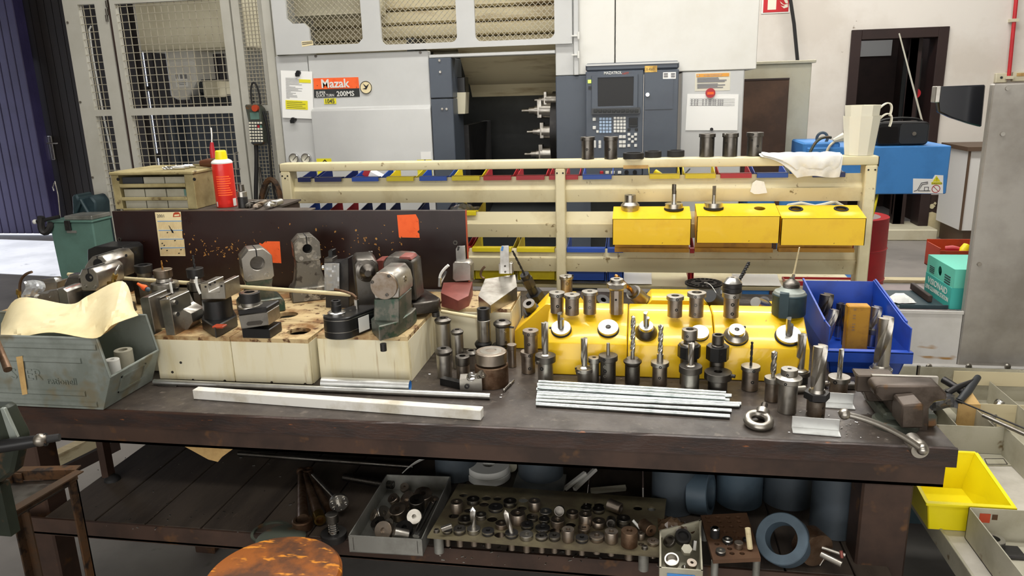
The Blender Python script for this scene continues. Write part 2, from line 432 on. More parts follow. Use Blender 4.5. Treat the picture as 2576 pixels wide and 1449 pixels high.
b = B();b.box(ox0-.3,ox1+.2,YB+2.2,YB+2.3,0,3);b.box(ox0-.4,ox0-.3,YB+.2,YB+2.3,0,3);b.box(ox1+.2,ox1+.3,YB+.2,YB+2.3,0,3)
struct(b,'wall_inner','wall_brown')
c = atY(2180,122,YB+2.2);b = B();b.box(c.x-.25,c.x+.3,YB+2.17,YB+2.2,c.z-.1,c.z+.1)
w = b.build('window_1','plastic_white',kind='structure',pivot=(0,0,0))
b = B();b.box(ax0-.05,ax1+.05,YB-.25,YB+.3,0,zs,.01);struct(b,'step_1','beige')
# things on the wall
t = thing('fire_sign','red and white fire extinguisher sign high on the white wall','sign',atY(1955,30,YB-.005))
x0,x1,z0,z1 = rect(1920,-58,1986,32,YB-.005)
b = B();b.box(x0,x1,YB-.008,YB-.001,z0,z1);b.build('border','plastic_white',t)
x0,x1,z0,z1 = rect(1924,-54,1983,29,YB-.009);b = B();b.box(x0,x1,YB-.012,YB-.008,z0,z1);b.build('sign_face','red_barrel',t)
x0,x1,z0,z1 = rect(1933,-20,1952,24,YB-.012);b = B();b.box(x0,x1,YB-.014,YB-.012,z0,z1)
fl = cnr([(1962,3),(1972,12),(1982,10),(1982,18),(1972,21),(1964,14),(1970,16),(1975,15),(1965,9)],YB-.012)
b.prism(fl,'xz',YB-.014,YB-.012);b.prism(cnr([(1968,-8),(1982,2),(1982,9),(1976,8)],YB-.012),'xz',YB-.014,YB-.012);b.build('pictogram','plastic_offwhite',t)
b = B();a = atY(1984,-30,YB-.1);c = atY(2006,150,YB-.1);b.tube([a+Vector((-.05,0,.6)),a,(a+c)/2+Vector((.01,0,0)),c,c+Vector((.03,0,-.5)),c+Vector((.06,.0,-1.0))],.018)
b.build('cable','rubber',label='black cable running down the white wall past the fire sign',cat='cable')
t = thing('pipe','thin red pipe running down the white wall at the upper right','pipe',atY(2545,100,YB-.05))
b = B();a = atY(2562,-60,YB-.05);c = atY(2537,200,YB-.05);b.tube([a,c],.019);b.build('tube','red_barrel',t)
for q in (.42,.98):
    p = a.lerp(c,q);b = B();b.box(p.x-.035,p.x+.035,YB-.075,YB,p.z-.015,p.z+.015);b.build('clip','beige',t)
t = thing('wall_socket','small beige wall box under the red pipe','socket',atY(2519,195,YB-.03))
b = B();x0,x1,z0,z1 = rect(2506,184,2532,208,YB-.04);b.box(x0,x1,YB-.05,YB,z0,z1,.006);b.build('housing','beige',t)
b = B();c = atY(2519,195,YB-.05);b.cyl((c.x,YB-.05,c.z),(c.x,YB-.056,c.z),.012);b.build('knob','dark_grey',t)
t = thing('thermostat','beige wall box with a slot right of the red pipe','wall box',atY(2565,190,YB-.03))
b = B();x0,x1,z0,z1 = rect(2549,181,2590,204,YB-.04);b.box(x0,x1,YB-.05,YB,z0,z1,.006);b.build('housing','beige',t)
b = B();x0,x1,z0,z1 = rect(2558,184,2588,191,YB-.05);b.box(x0,x1,YB-.053,YB-.05,z0,z1);b.build('slot','cardboard',t)
# white cupboard right of the doorway
t = thing('cupboard','tall white cupboard with brown edges behind the steel cabinet','cupboard',atY(2430,560,8.1))
cx0 = atY(2440,375,8.0).x;zt = atY(2440,380,8.0).z;zb = atY(2424,580,8.0).z
b = B();b.box(cx0,cx0+1.0,8.0,YB-.06,zb,zt);b.build('body','cabinet_white',t)
b = B();b.box(cx0-.03,cx0+1.03,7.97,YB-.06,zt,zt+.04);b.box(cx0-.006,cx0+.012,7.992,8.01,zb,zt);b.build('edge_trim','edge_brown',t)
b = B();b.box(cx0+.05,cx0+.95,8.05,YB-.06,0,zb);b.build('plinth','edge_brown',t)
# ------------------------------------------------------------------ turning machine behind the rack
YM = 4.6;YE = YM+1.7
mx0 = atY(705,270,YM).x;mxs = atY(786,270,YM).x;mxd = atY(1085,270,YM).x
mxo0 = atY(1142,270,YM).x;mxo1 = atY(1398,200,YM).x;mxc = atY(1472,300,YM-.06).x
zs = atY(1000,128,YM).z;zmid = atY(1000,266,YM).z
mach = thing('turning_machine','grey and white turning machine with an open work area behind the cream rack','machine',(-1,YM,0))
b = B();b.box(mx0,mxs-.006,YM,YM+.9,.1,zs-.004,.004);b.build('side_panel','machine_grey',mach)
b = B();b.prism([(YM,.12),(YM-.03,.2),(YM-.03,zmid-.02),(YM-.005,zmid),(YM-.005,zs-.006),(YM+.05,zs-.006),(YM+.05,.12)],'yz',mxs,mxd,bev=.004);door = b.build('sliding_door','machine_grey',mach)
b = B()
for q in ((794,141),(1057,132)):
    c = atY(*q,YM-.01);b.cyl((c.x,YM,c.z),(c.x,YM-.012,c.z),.008)
b.build('bolt','steel_dark',door)
# dark door column and its bolts
zo = atY(1120,146,YM).z
b = B();b.box(mxd+.004,mxo0,YM-.02,YM+.25,.12,atY(1100,248,YM).z-.003,.004);b.box(mxd+.004,mxo0,YM-.02,YM+.25,atY(1100,248,YM).z+.003,zo,.004);col = b.build('door_column','machine_blue',mach)
b = B()
for q in ((1106,152),(1108,181),(1113,274),(1124,274)):
    c = atY(*q,YM-.02);b.cyl((c.x,YM-.02,c.z),(c.x,YM-.028,c.z),.007)
b.build('bolt','steel',col)
# opening surround
b = B();b.box(mxd+.004,mxo1,YM-.01,YM+.1,zo+.002,atY(1240,128,YM).z-.008,.004);b.build('door_rail','machine_grey',mach)
b = B();zc0 = atY(1420,190,YM).z;ux0 = atY(1441,60,YM).x
b.box(mxo1,ux0+.006,YM,YM+.5,zc0,2.66,.004);b.box(atY(1443,110,YM-.03).x,ux0+.035,YM-.028,YM-.006,zc0,2.66,.003);pc = b.build('corner_post','machine_grey',mach)
b = B()
for y in (90,138):
    c = atY(1447,y,YM-.03);b.box(c.x-.02,c.x+.02,YM-.045,YM-.03,c.z-.004,c.z+.004);b.cyl((c.x+.02,YM-.045,c.z-.02),(c.x+.02,YM-.045,c.z+.02),.007)
b.build('hinge','plastic_white',pc)
b = B();b.box(mxo1,mxc+.03,YM-.012,YM+.5,.12,zc0-.003,.004);b.build('blue_panel','machine_blue',mach)
b = B();b.box(mxc+.03,atY(1716,400,YM).x,YM,YM+.5,.5,1.24);b.build('lower_panel','machine_dark',mach)
# interior
iz = atY(1250,235,YM+.8).z
b = B();b.box(mxo0-.3,mxo1+.3,YM+1.25,YM+1.3,.3,2.0);b.box(mxo0-.35,mxo0-.3,YM+.25,YM+1.3,.3,2.0);b.box(mxo1+.3,mxo1+.35,YM+.62,YM+1.3,.3,1.7)
b.prism([(YM+.1,.6),(YM+1.25,.9),(YM+1.25,.86),(YM+.1,.56)],'yz',mxo0-.3,mxo1+.3);b.build('chamber','machine_dark',mach)
b = B();b.prism([(YM+.3,zo+.1),(YM+.95,zo+.1),(YM+.95,iz),(YM+.72,iz-.02),(YM+.66,iz+.06),(YM+.55,iz+.09)],'yz',mxo0-.04,mxo1+.1);b.build('hood','beige_dirty',mach)
b = B();b.box(mxo0-.02,mxo0+.03,YM+.25,YM+1.0,.5,1.45);b.build('guide_rail','steel_black',mach)
# lamp on the column
lp = atY(1152,230,YM+.15)
b = B();x0,x1,z0,z1 = rect(1130,195,1171,233,YM+.12);b.box(x0,x1,YM+.12,YM+.22,z0,z1,.004);lampb = b.build('lamp_bracket','black_paint',mach)
b = B();x0,x1,z0,z1 = rect(1137,233,1174,286,YM+.1)
b.hexa([(x0+.03,YM+.1,z0),(x1-.01,YM+.1,z0),(x1-.01,YM+.2,z0),(x0+.03,YM+.2,z0),(x0,YM+.1,z1),(x1,YM+.1,z1),(x1,YM+.2,z1),(x0,YM+.2,z1)]);b.build('work_lamp','beige',lampb)
# turret with driven tools
tx = atY(1394,330,YM+.7).x
tur = atY(1392,330,YM+.7)
b = B();b.cyl((tur.x+.0,YM+.75,tur.z),(tur.x+.3,YM+.75,tur.z),.28,poly=12);turp = b.build('turret','steel_black',mach)
for (px0,px1,py,r) in ((1313,1395,279,17),(1326,1395,332,15),(1320,1395,388,16),(1345,1395,252,13)):
    a = atY(px0,py,YM+.6);c = atY(px1,py,YM+.6);k = mpp(a);L = (c.x-a.x)
    b = B()
    b.cyl(a,a+Vector((L*.22,0,0)),r*.25*k,seg=12);b.cyl(a+Vector((L*.22,0,0)),a+Vector((L*.4,0,0)),r*.5*k,seg=16);b.cyl(a+Vector((L*.4,0,0)),a+Vector((L*.55,0,0)),r*.7*k,seg=16)
    b.cyl(a+Vector((L*.55,0,0)),c+Vector((.1,0,0)),r*1.15*k,seg=18);b.box(a.x+L*.5,a.x+L*.62,a.y-r*k,a.y+r*k,a.z-r*k,a.z+r*1.5*k)
    b.build('tool_holder','steel',turp)
# upper hood with three wire-mesh windows
hx0 = atY(697,100,YM).x;hx1 = atY(1440,60,YM).x
hz0 = atY(1070,124,YM-.01).z;hz1 = 2.62
wins = []
for (a,c,d,e) in ((728,60,914,110),(961,60,1151,106),(1197,60,1396,97)):
    x0 = atY(a,c,YM).x;x1 = atY(d,c,YM).x;z0 = atY(d,e,YM).z;wins.append((x0,x1,z0))
holes = []
for i,(x0,x1,z0) in enumerate(wins):
    if i: holes.append(rrect(x0,z0,x1,2.5,.035))
    else:
        xs = atY(784,90,YM).x;zs2 = atY(760,60,YM).z;r = .03
        holes.append([(x1-r,z0),(x1,z0+r),(x1,2.5-r),(x1-r,2.5),(x0+r,2.5),(x0,2.5-r),(x0,zs2+r),(x0+r,zs2),(xs-r,zs2),(xs,zs2-r),(xs,z0)])
b = B();b.prism([(hx0,hz0),(hx1,hz0),(hx1,hz1),(hx0,hz1)],'xz',YM-.03,YM-.01,holes);hood = b.build('hood_front','machine_grey',mach)
b = B();b.box(hx0,hx0+.02,YM-.01,YM+.9,hz0,hz1);b.build('hood_side','machine_grey',mach);b = B();b.box(hx1-.02,hx1,YM-.01,YM-.001,hz0,hz1);b.build('hood_side','machine_grey',mach)
for x0,x1,z0 in wins:
    b = B();st = .034;hh = .017;th = .0019
    nx = int((x1-x0)/st)+1;nz = int((2.5-z0)/hh)+1
    for j in range(nz):
        for i in range(nx):
            xa = x0+i*st+(st/2 if j % 2 else 0);za = z0+j*hh
            for sx in (-1,1):
                xb = xa+sx*st/2
                if not (x0-.01 < xb < x1+.01): continue
                b.hexa([(xa-th,YM-.008,za),(xa+th,YM-.008,za),(xa+th,YM-.004,za),(xa-th,YM-.004,za),(xb-th,YM-.008,za+hh),(xb+th,YM-.008,za+hh),(xb+th,YM-.004,za+hh),(xb-th,YM-.004,za+hh)])
    b.build('wire_mesh','wire',hood,kind='stuff')
b = B()
for i,z in enumerate((1.93,2.02,2.11,2.2,2.29)):
    b.prism([(YM+.55,z),(YM+.53,z+.01),(YM+.53,z+.07),(YM+.55,z+.08),(YM+.7,z+.08),(YM+.7,z)],'yz',hx0+.02,hx1-.02)
b.build('slat_cover','beige_dirty',mach)
b = B();b.box(hx0+.02,hx1-.02,YM+.7,YM+.75,1.9,2.6);b.build('rear_sheet','beige',mach)
b = B();b.box(hx0+.02,hx0+.55,YM+.25,YM+.5,2.16,2.45);b.build('motor_cover','beige',mach)
# name plate, emblem, number tag, stickers
pl = thing_pl = None
q = [atY(790,246,YM-.008),atY(905,243,YM-.008),atY(901,194,YM-.008),atY(788,197,YM-.008)]
qm = [atY(789.5,225,YM-.008),atY(903.5,222,YM-.008)]
b = B();b.quadY([q[0],q[1],qm[1],qm[0]],.002);npb = b.build('name_plate','machine_dark',door)
b = B();b.quadY([qm[0],qm[1],q[2],q[3]],.0022);b.build('name_plate_orange','orange_paper',door)
xd = (q[1]-q[0]).normalized();zd = Vector((0,0,1));k = mpp(q[0])
b = B();b.text('Mazak',atY(808,221,YM-.0115),xd,zd,29*k,sx=1.0,bold=.022)
b.text('SUPER',atY(795,236.5,YM-.0115),xd,zd,9.2*k,bold=.01);b.text('QUICK TURN',atY(795,244,YM-.0115),xd,zd,9.2*k,sx=.86,bold=.01);b.text('200MS',atY(847,242,YM-.0115),xd,zd,17*k,sx=1.0,bold=.02)
b.build('lettering','plastic_white',door)
c = atY(921,220,YM-.008);b = B();b.cyl((c.x,YM-.004,c.z),(c.x,YM-.012,c.z),15*k,seg=32);em = b.build('emblem','kraft',door)
b = B();b.prism([(c.x-9*k,c.z-3*k),(c.x-1*k,c.z-1*k),(c.x-7*k,c.z+10*k),(c.x+1*k,c.z+3*k),(c.x+9*k,c.z+9*k),(c.x+4*k,c.z),(c.x+1*k,c.z-5*k)],'xz',YM-.0135,YM-.012);b.ring((c.x,YM-.012,c.z),(c.x,YM-.0135,c.z),15.5*k,14*k);b.build('bird','black_plastic',door)
q = [atY(816,262,YM-.008),atY(846,261,YM-.008),atY(845,247,YM-.008),atY(815,248,YM-.008)]
b = B();b.quadY(q,.002);b.build('number_tag','yellow_paper',door)
b = B();b.text('1045',atY(817,260,YM-.0115),xd,zd,15.5*k,sx=.86,bold=.01);b.build('number','ink',door)
for (a,c2,d,e) in ((796,399,838,412),(1049,402,1089,414)):
    b = B();flat(b,a,c2,d,e+40,YM-.031);st = b.build('warning_label','yellow_paper',door)
    m = (a+d)/2;b = B();b.prism(cnr([(m-7,408),(m,401),(m+7,408),(m+4,408),(m,404),(m-4,408)],YM-.033),'xz',YM-.034,YM-.032);b.build('triangle','black_plastic',door)
b = B();flat(b,1058,382,1085,401,YM-.031);b.build('white_label','paper',door)
for i,x in enumerate((739,769)):
    c = atY(x,399,YM-.02);k = mpp(c);b = B();b.ring((c.x,YM,c.z),(c.x,YM-.025,c.z),13*k,10.5*k,cham=.002);g = b.build('pressure_gauge','chrome',mach)
    b = B();b.cyl((c.x,YM,c.z),(c.x,YM-.012,c.z),11*k);b.build('dial','plastic_offwhite',g)
    b = B();b.cyl((c.x-.012,YM-.014,c.z-.012),(c.x+.014,YM-.014,c.z+.014),.0016,seg=6);b.build('needle','black_plastic',g)
b = B();q = [atY(760,118,YM-.031),atY(788,113,YM-.031),atY(786,102,YM-.031),atY(758,104,YM-.031)];b.quadY(q);b.build('paper_tag','kraft',hood)
b = B()
for j in range(2): b.quadY([q[3].lerp(q[0],.3+j*.3)+Vector((.004,-.002,0)),q[2].lerp(q[1],.3+j*.3)+Vector((-.004,-.002,0)),q[2].lerp(q[1],.2+j*.3)+Vector((-.004,-.002,0)),q[3].lerp(q[0],.2+j*.3)+Vector((.004,-.002,0))],.0006)
b.build('tag_writing','ink',hood)
# documents hung on the machine
def sheet_paper(name,label,quad,Y,lines,tint=None,cat='paper'):
    q = [atY(x,y,Y) for x,y in quad];t = thing(name,label,cat,(q[0]+q[1])/2)
    b = B();b.quadY(q,.0012);b.build('sheet','paper',t)
    def bl(u0,u1,v0,v1,d=.002):
        f = lambda u,v: q[0].lerp(q[1],u).lerp(q[3].lerp(q[2],u),v)+Vector((0,-d,0))
        return [f(u0,v0),f(u1,v0),f(u1,v1),f(u0,v1)]
    b = B()
    for (u0,u1,v) in lines: b.quadY(bl(u0,u1,v,v+.008),.0004)
    b.build('print','ink_grey',t)
    return t,bl
random.seed(5)
lines = [(.15,.15+random.uniform(.1,.55),.84-i*.026) for i in range(17)]
t,bl = sheet_paper('work_sheet','printed sheet with two yellow patches in a plastic sleeve on the grey machine side',[(711,296),(789,299),(785,180),(706,177)],YM-.014,lines)
b = B();b.quadY(bl(.58,.95,.76,.83,.0024),.0006);b.quadY(bl(.12,.83,.19,.38,.0024),.0006);b.build('yellow_patch','yellow_paper',t)
b = B()
for i in range(4): b.quadY(bl(.16,.76-.1*(i % 2),.22+i*.04,.228+i*.04,.0034),.0004)
b.build('patch_print','ink',t)
for n,(x,y) in (('upper',(751,183)),('lower',(738,301))):
    c = atY(x,y,YM-.02);b = B();b.cyl((c.x,YM,c.z),(c.x,YM-.03,c.z),.014);b.box(c.x-.022,c.x+.006,YM-.028,YM-.016,c.z-.022,c.z,.003);b.build('magnet_hook','black_plastic',label=f'{n} small black magnet hook on the printed work sheet',cat='magnet')
# white electric cabinet right of the console
wcx0 = atY(1712,300,YM).x;wcx1 = atY(1868,300,YM).x;wz1 = atY(1710,180,YM).z-.002
cab = thing('electric_cabinet','pale grey electric cabinet with a paper list right of the control console','cabinet',((wcx0+wcx1)/2,YM,0))
b = B();b.box(wcx0,wcx1,YM,YM+.6,.1,wz1,.006);b.build('body','machine_grey',cab)
b = B();flat(b,1749,184,1836,227,YM-.001);b.build('warning_plate','plastic_offwhite',cab)
b = B();flat(b,1752,186,1834,192,YM-.003);b.build('orange_band','gold_band',cab)
k = mpp(atY(1790,200,YM))
b = B();b.prism(cnr([(1753,191.5),(1759,191.5),(1756,186.5)],YM-.004),'xz',YM-.0055,YM-.003);b.text('AVERTISSEMENT',atY(1770,192,YM-.005),(1,0,0),(0,0,1),6.2*k);b.build('warning_heading','steel_brown',cab);b = B()
for i in range(9):
    if i == 4: continue
    flat(b,1754,196+i*3,1796+random.uniform(5,34),196.8+i*3,YM-.003)
b.build('warning_print','ink_grey',cab)
t,bl = sheet_paper('paper_list','white paper list held by a red magnet on the pale electric cabinet',[(1724,328),(1855,328),(1858,237),(1729,236)],YM-.006,[(.06,.93,.865-i*.045) for i in range(5)])
b = B()
for u in (.08,.14,.19,.3,.36,.42,.45,.5,.54,.6,.64,.68): 
    for i in range(4): b.quadY(bl(u,u+.03,.83-i*.045,.848-i*.045,.002),.0003)
b.build('table_print','ink_grey',t)
c = atY(1787,234,YM-.01);b = B();b.cyl((c.x,YM,c.z),(c.x,YM-.022,c.z),.027);t = b.build('red_magnet','red_bin',label='round red magnet at the top of the paper list',cat='magnet')
b = B();b.box(c.x-.018,c.x+.018,YM-.0235,YM-.022,c.z-.008,c.z+.006);b.build('orange_label','orange_paper',t)
c = atY(1790,325,YM-.01);b = B();b.cyl((c.x,YM,c.z),(c.x,YM-.02,c.z),.009);b.build('small_magnet','black_plastic',label='small black magnet at the foot of the paper list',cat='magnet')
# big white cabinet over the console
ux0 = atY(1441,60,YM).x;ums = atY(1547.5,60,YM).x;ux1 = atY(1906,100,YM).x;uz = atY(1710,180,YM).z
uc = thing('upper_cabinet','large white overhead cabinet above the control console','cabinet',((ux0+ux1)/2,YM,uz))
b = B();b.box(ux0+.01,ums-.003,YM+.005,YM+.6,uz,2.7,.004);b.build('narrow_door','machine_white',uc)
b = B();b.box(ums+.003,ux1,YM-.005,YM+.6,uz,2.7,.004);b.build('wide_door','machine_white',uc)
# control console
YC = YM-.1
kx0 = atY(1473,300,YC).x;kx1 = atY(1705,300,YC).x;kz1 = atY(1590,156,YC).z;kz0 = atY(1590,442,YC).z;kd = atY(1618,260,YC).x
con = thing('control_console','blue grey control console with a dark screen and rows of keys','control panel',((kx0+kx1)/2,YC,kz0))
b = B();b.box(kx0,kd,YC+.012,YM-.001,kz0,kz1-.045,.004);b.box(kx0,kx1,YC+.012,YM-.001,kz1-.045,kz1,.01);b.build('housing','machine_blue',con)
b = B();b.box(kx0+.003,kx1-.003,YC+.006,YC+.012,kz1-.014,kz1-.004);b.build('top_strip','machine_grey',con)
b = B();b.box(kd+.003,kx1,YC+.01,YM-.001,kz0,kz1-.047,.004);cd = b.build('side_door','machine_blue',con)
x0,x1,z0,z1 = rect(1624,200,1692,274,YC+.01);b = B();b.box(x0,x1,YC+.006,YC+.01,z0,z1);b.build('flap','machine_blue',cd)
c = atY(1629,238,YC);b = B();b.cyl((c.x,YC+.01,c.z),(c.x,YC-.006,c.z),.011);b.build('lock','steel_bright',cd)
x0,x1,z0,z1 = rect(1488,190,1604,274,YC);b = B()
sx0,sx1,sz0,sz1 = rect(1504,196,1593,266,YC)
b.prism([(x0,z0),(x1,z0),(x1,z1),(x0,z1)],'xz',YC-.004,YC+.012,[[(sx0,sz0),(sx1,sz0),(sx1,sz1),(sx0,sz1)]],bev=.002);b.build('bezel','machine_blue',con)
b = B();b.box(sx0,sx1,YC+.003,YC+.01,sz0,sz1);b.build('screen','screen_black',con)
b = B();x0,x1,z0,z1 = rect(1488,273,1610,285,YC);b.prism([(YC+.012,z0),(YC-.012,z0),(YC-.004,z1),(YC+.012,z1)],'yz',x0,x1);sk = b.build('softkey_bar','dark_grey',con)
b = B()
for i in range(10):
    a,c2,d,e = rect(1494+i*11.4,275,1503+i*11.4,282,YC-.008);b.box(a,c2,YC-.014,YC-.004,d,e,.001)
b.build('softkey','machine_dark',sk)
def keys(name,mat,xs,ys,w,h,Y=YC+.012,skip=()):
    b = B()
    for j,y in enumerate(ys):
        for i,x in enumerate(xs):
            if (i,j) in skip: continue
            a,c2,d,e = rect(x-w/2,y-h/2,x+w/2,y+h/2,Y);b.box(a,c2,Y-.005,Y+.001,d,e,.0012)
    b.build(name,mat,con)
keys('letter_key','pale_blue_bin',[1511+i*8 for i in range(4)],[299+i*8.1 for i in range(5)],6.4,6.2)
keys('number_key','plastic_white',[1547+i*8 for i in range(4)],[297+i*8.2 for i in range(5)],6.4,6.2)
keys('side_key','plastic_white',[1495],[300,321],8,8);keys('page_key','plastic_white',[1503],[331],6,6)
keys('arrow_key','plastic_white',[1583,1591,1599],[344,350,356],6.5,6,skip=((0,0),(2,0),(1,1),(0,2),(2,2)))
keys('corner_key','plastic_white',[1582,1599],[338,366],7,7)
keys('mode_key','plastic_white',[1561,1570],[344,357,367],8,7.5);keys('feed_key','plastic_white',[1509],[358,368],6.5,9);keys('rapid_key','plastic_white',[1496],[358,367],6.5,9)
b = B();x0,x1,z0,z1 = rect(1582,296,1604,319,YC+.01);b.box(x0,x1,YC+.002,YC+.012,z0,z1,.002);b.build('load_display','dark_grey',con)
b = B();flat(b,1584,299,1602,313,YC+.001);b.build('display_window','screen_black',con)
keys('black_key','machine_dark',[1582,1601],[326],7,6)
k = mpp(atY(1540,186,YC))
b = B();b.text('MAZATROL',atY(1519,187,YC+.009),(1,0,.0),(0,0,1),9.5*k,sx=.9,bold=.02);b.text('PC-FUSION-CNC',atY(1528,192,YC+.009),(1,0,0),(0,0,1),4.8*k,sx=.86,bold=.015);b.build('maker_lettering','plastic_white',con)
b = B();b.text('640T',atY(1565,189,YC+.009),(1,0,.0),(0,0,1),10*k,sx=.8);b.build('red_lettering','red_enamel',con)
b = B();flat(b,1479,201,1487,209,YC+.008);m = b.build('status_lamp','lamp_green' if 'lamp_green' in MATS else 'yellow_paper',con)
M('lamp_green','#c8f04a',.4,emit=1.5);m.data.materials[0] = MATS['lamp_green']
b = B();flat(b,1480,217,1487,225,YC+.008);b.build('dark_lamp','black_plastic',con)
b = B();flat(b,1622,166,1653,181,YC+.009);b.build('brass_plate','brass',con)
b = B();b.text('0.4363',atY(1626,178,YC+.007),(1,0,0),(0,0,1),9*k,sx=.8);b.build('plate_marks','ink',con)
b = B();flat(b,1668,182,1700,198,YC+.008);b.build('white_sticker','paper',con)
b = B()
for i in range(4): flat(b,1670+(i // 2)*18,184+(i % 2)*6,1680+(i // 2)*18,188+(i % 2)*6,YC+.006)
b.build('sticker_print','ink_grey',con)
for (x,mt) in ((1513,'red_bin'),(1527,'plastic_offwhite'),(1541,'plastic_offwhite'),(1558,'plastic_white')):
    a,c2,d,e = rect(x-4,430,x+5,437,YC+.012);b = B();b.box(a,c2,YC,YC+.013,d,e,.002);b.build('push_button',mt,con)
for x in (1576,1597):
    c = atY(x,433,YC);b = B();b.cyl((c.x,YC+.012,c.z),(c.x,YC-.012,c.z),.012);b.build('rotary_knob','black_plastic',con)
# beige cabinet with the brown board
bx0 = atY(1874,300,5.55).x;bx1 = atY(2048,200,5.55).x;bz1 = atY(2000,152,5.55).z
t = thing('beige_cabinet','tall beige cabinet with a dark brown front panel beside the white wall','cabinet',((bx0+bx1)/2,5.55,0))
b = B();b.box(bx0-.3,bx1-.02,5.55,6.35,0,bz1-.02,.005);b.build('body','beige',t)
b = B();b.box(bx0-.3,bx1,5.52,6.37,bz1-.02,bz1,.003);b.build('top_cover','beige',t)
bpx = atY(1979,300,5.53).x;bpz = atY(1925,202,5.53).z
b = B();b.box(bx0-.3,bpx,5.52,5.55,.3,bpz,.003);b.build('front_panel','brown_panel',t)
b = B();b.box(bx0-.3,bpx,5.515,5.55,bpz,bpz+.012);b.build('panel_edge','wall_brown',t)
# ------------------------------------------------------------------ wire guard left of the machine
YG = 4.75
zt = 2.75;z0g = .12
cg = thing('wire_guard','pale grey framed wire-mesh guard left of the turning machine','guard',(-3.2,YG,0))
def X(px,py,Y=YG): return atY(px,py,Y).x
def Zc(px,py,Y=YG): return atY(px,py,Y).z
def mesh_panel(x0,x1,z0,z1,parent,step=.0485,Y=YG+.015):
    b = B();r = .0022
    n = int((x1-x0)/step);m = int((z1-z0)/step)
    for i in range(n+1):
        x = x0+step*.6+i*step
        if x < x1: b.box(x-r,x+r,Y-r,Y+r,z0,z1)
    for i in range(m+1):
        z = z0+step*.4+i*step
        if z < z1: b.box(x0,x1,Y-r*3,Y-r,z-r,z+r)
    b.build('wire_mesh','wire',parent,kind='stuff')
xa,xb = X(156,5),X(266,5)
w0,w1 = X(194,11),X(237,11);zr1,zr2 = Zc(258,276),Zc(262,292)
b = B();b.prism([(xa,z0g),(xb,z0g),(xb,zt),(xa,zt)],'xz',YG,YG+.04,[[(w0,zr1),(w1,zr1),(w1,Zc(215,11)),(w0,Zc(215,11))],[(w0,.5),(w1,.5),(w1,zr2),(w0,zr2)]])
lp = b.build('side_frame','frame_grey',cg)
mesh_panel(w0,w1,zr1,Zc(215,11),lp);mesh_panel(w0,w1,.5,zr2,lp)
b = B()
for q in ((171,57),(203,257),(234,446)):
    c = atY(*q,YG);b.cyl((c.x,YG,c.z),(c.x,YG-.006,c.z),.008)
b.build('bolt','steel',lp)
b = B();b.box(xb+.006,xb+.02,YG+.005,YG+.05,z0g,zt);b.build('hinge_post','wall_brown',cg)
da,db = X(274,5),X(598,200)
o0,o1 = X(287,8),X(552,0);zo = Zc(440,270);zo2 = Zc(450,288)
b = B();b.prism([(da,z0g),(db,z0g),(db,zt),(da,zt)],'xz',YG,YG+.04,[[(o0,zo),(o1,zo),(o1,Zc(400,4)),(o0,Zc(400,4))],[(o0,.5),(o1,.5),(o1,zo2),(o0,zo2)]])
dr = b.build('mesh_door','frame_grey',cg)
mesh_panel(o0,o1,zo,Zc(400,4),dr);mesh_panel(o0,o1,.5,zo2,dr)
b = B();c = atY(595,405,YG-.03);b.tube([(c.x,YG,c.z+.055),(c.x,YG-.04,c.z+.055),(c.x,YG-.04,c.z-.055),(c.x,YG,c.z-.055)],.005);b.build('pull_handle','steel',dr)
b = B()
for y in (10,30,46):
    c = atY(269,y,YG-.004);b.cyl((c.x,YG-.006,c.z-.02),(c.x,YG-.006,c.z+.02),.008)
b.build('hinge','steel_dark',dr)
ra,rb = db+.012,X(664,200)
r0,r1 = X(599,5),X(646,5)
b = B();b.prism([(ra,z0g),(rb+.06,z0g),(rb+.06,zt),(ra,zt)],'xz',YG,YG+.04,[[(r0,Zc(650,265)),(r1,Zc(650,265)),(r1,zt-.04),(r0,zt-.04)],[(r0,.5),(r1,.5),(r1,Zc(650,268)-.03),(r0,Zc(650,268)-.03)]])
rs = b.build('end_frame','frame_grey',cg);mesh_panel(r0,r1,Zc(650,265),zt-.04,rs,.024);mesh_panel(r0,r1,.5,Zc(650,268)-.03,rs,.024)
# light grey post between guard and machine
b = B();b.box(X(676,200,4.62),mx0-.012,4.62,4.75,.0005,2.75,.004);b.box(mx0-.012,mx0-.002,4.64,4.75,.1,2.75);b.build('corner_post','frame_grey',label='pale grey upright post between the wire guard and the machine',cat='post')
# loader behind the mesh
YL = 5.6
ld = thing('loader','pale grey loading machine seen through the wire mesh guard','machine',(X(430,200,YL),YL,0))
b = B();x0,x1,z0,z1 = rect(328,-40,560,122,YL);b.box(x0,x1+.2,YL,YL+.6,z0,2.75,.01);b.build('hood','beige',ld)
b = B();x0,x1,z0,z1 = rect(412,122,500,250,YL+.1);b.prism([(x0,z1),(x0,z0+.03),(x0+.06,z0),(x1-.1,z0),(x1,z0+.14),(x1,z1)],'xz',YL+.1,YL+.4,bev=.01);hd2 = b.build('spindle_head','machine_white',ld)
b = B();flat(b,439,184,474,218,YL+.098);b.build('paper_label','paper',hd2)
b = B()
for i in range(3): flat(b,441+i*11,187,449+i*11,198,YL+.096)
for i in range(3): flat(b,445+i*3,204+i*4,468,205+i*4,YL+.096)
b.build('label_print','ink_grey',hd2)
b = B();x0,x1,z0,z1 = rect(476,240,580,262,YL+.1);b.box(x0,x1,YL+.1,YL+.5,z0,z1,.01);b.box(x0+.05,x0+.25,YL+.15,YL+.4,z1,z1+.12,.02);b.build('carriage','dark_grey',ld)
b = B();x0,x1,z0,z1 = rect(508,205,552,245,YL);b.box(x0,x1,YL,YL+.2,z0,z1,.006);b.build('beige_block','beige',ld)
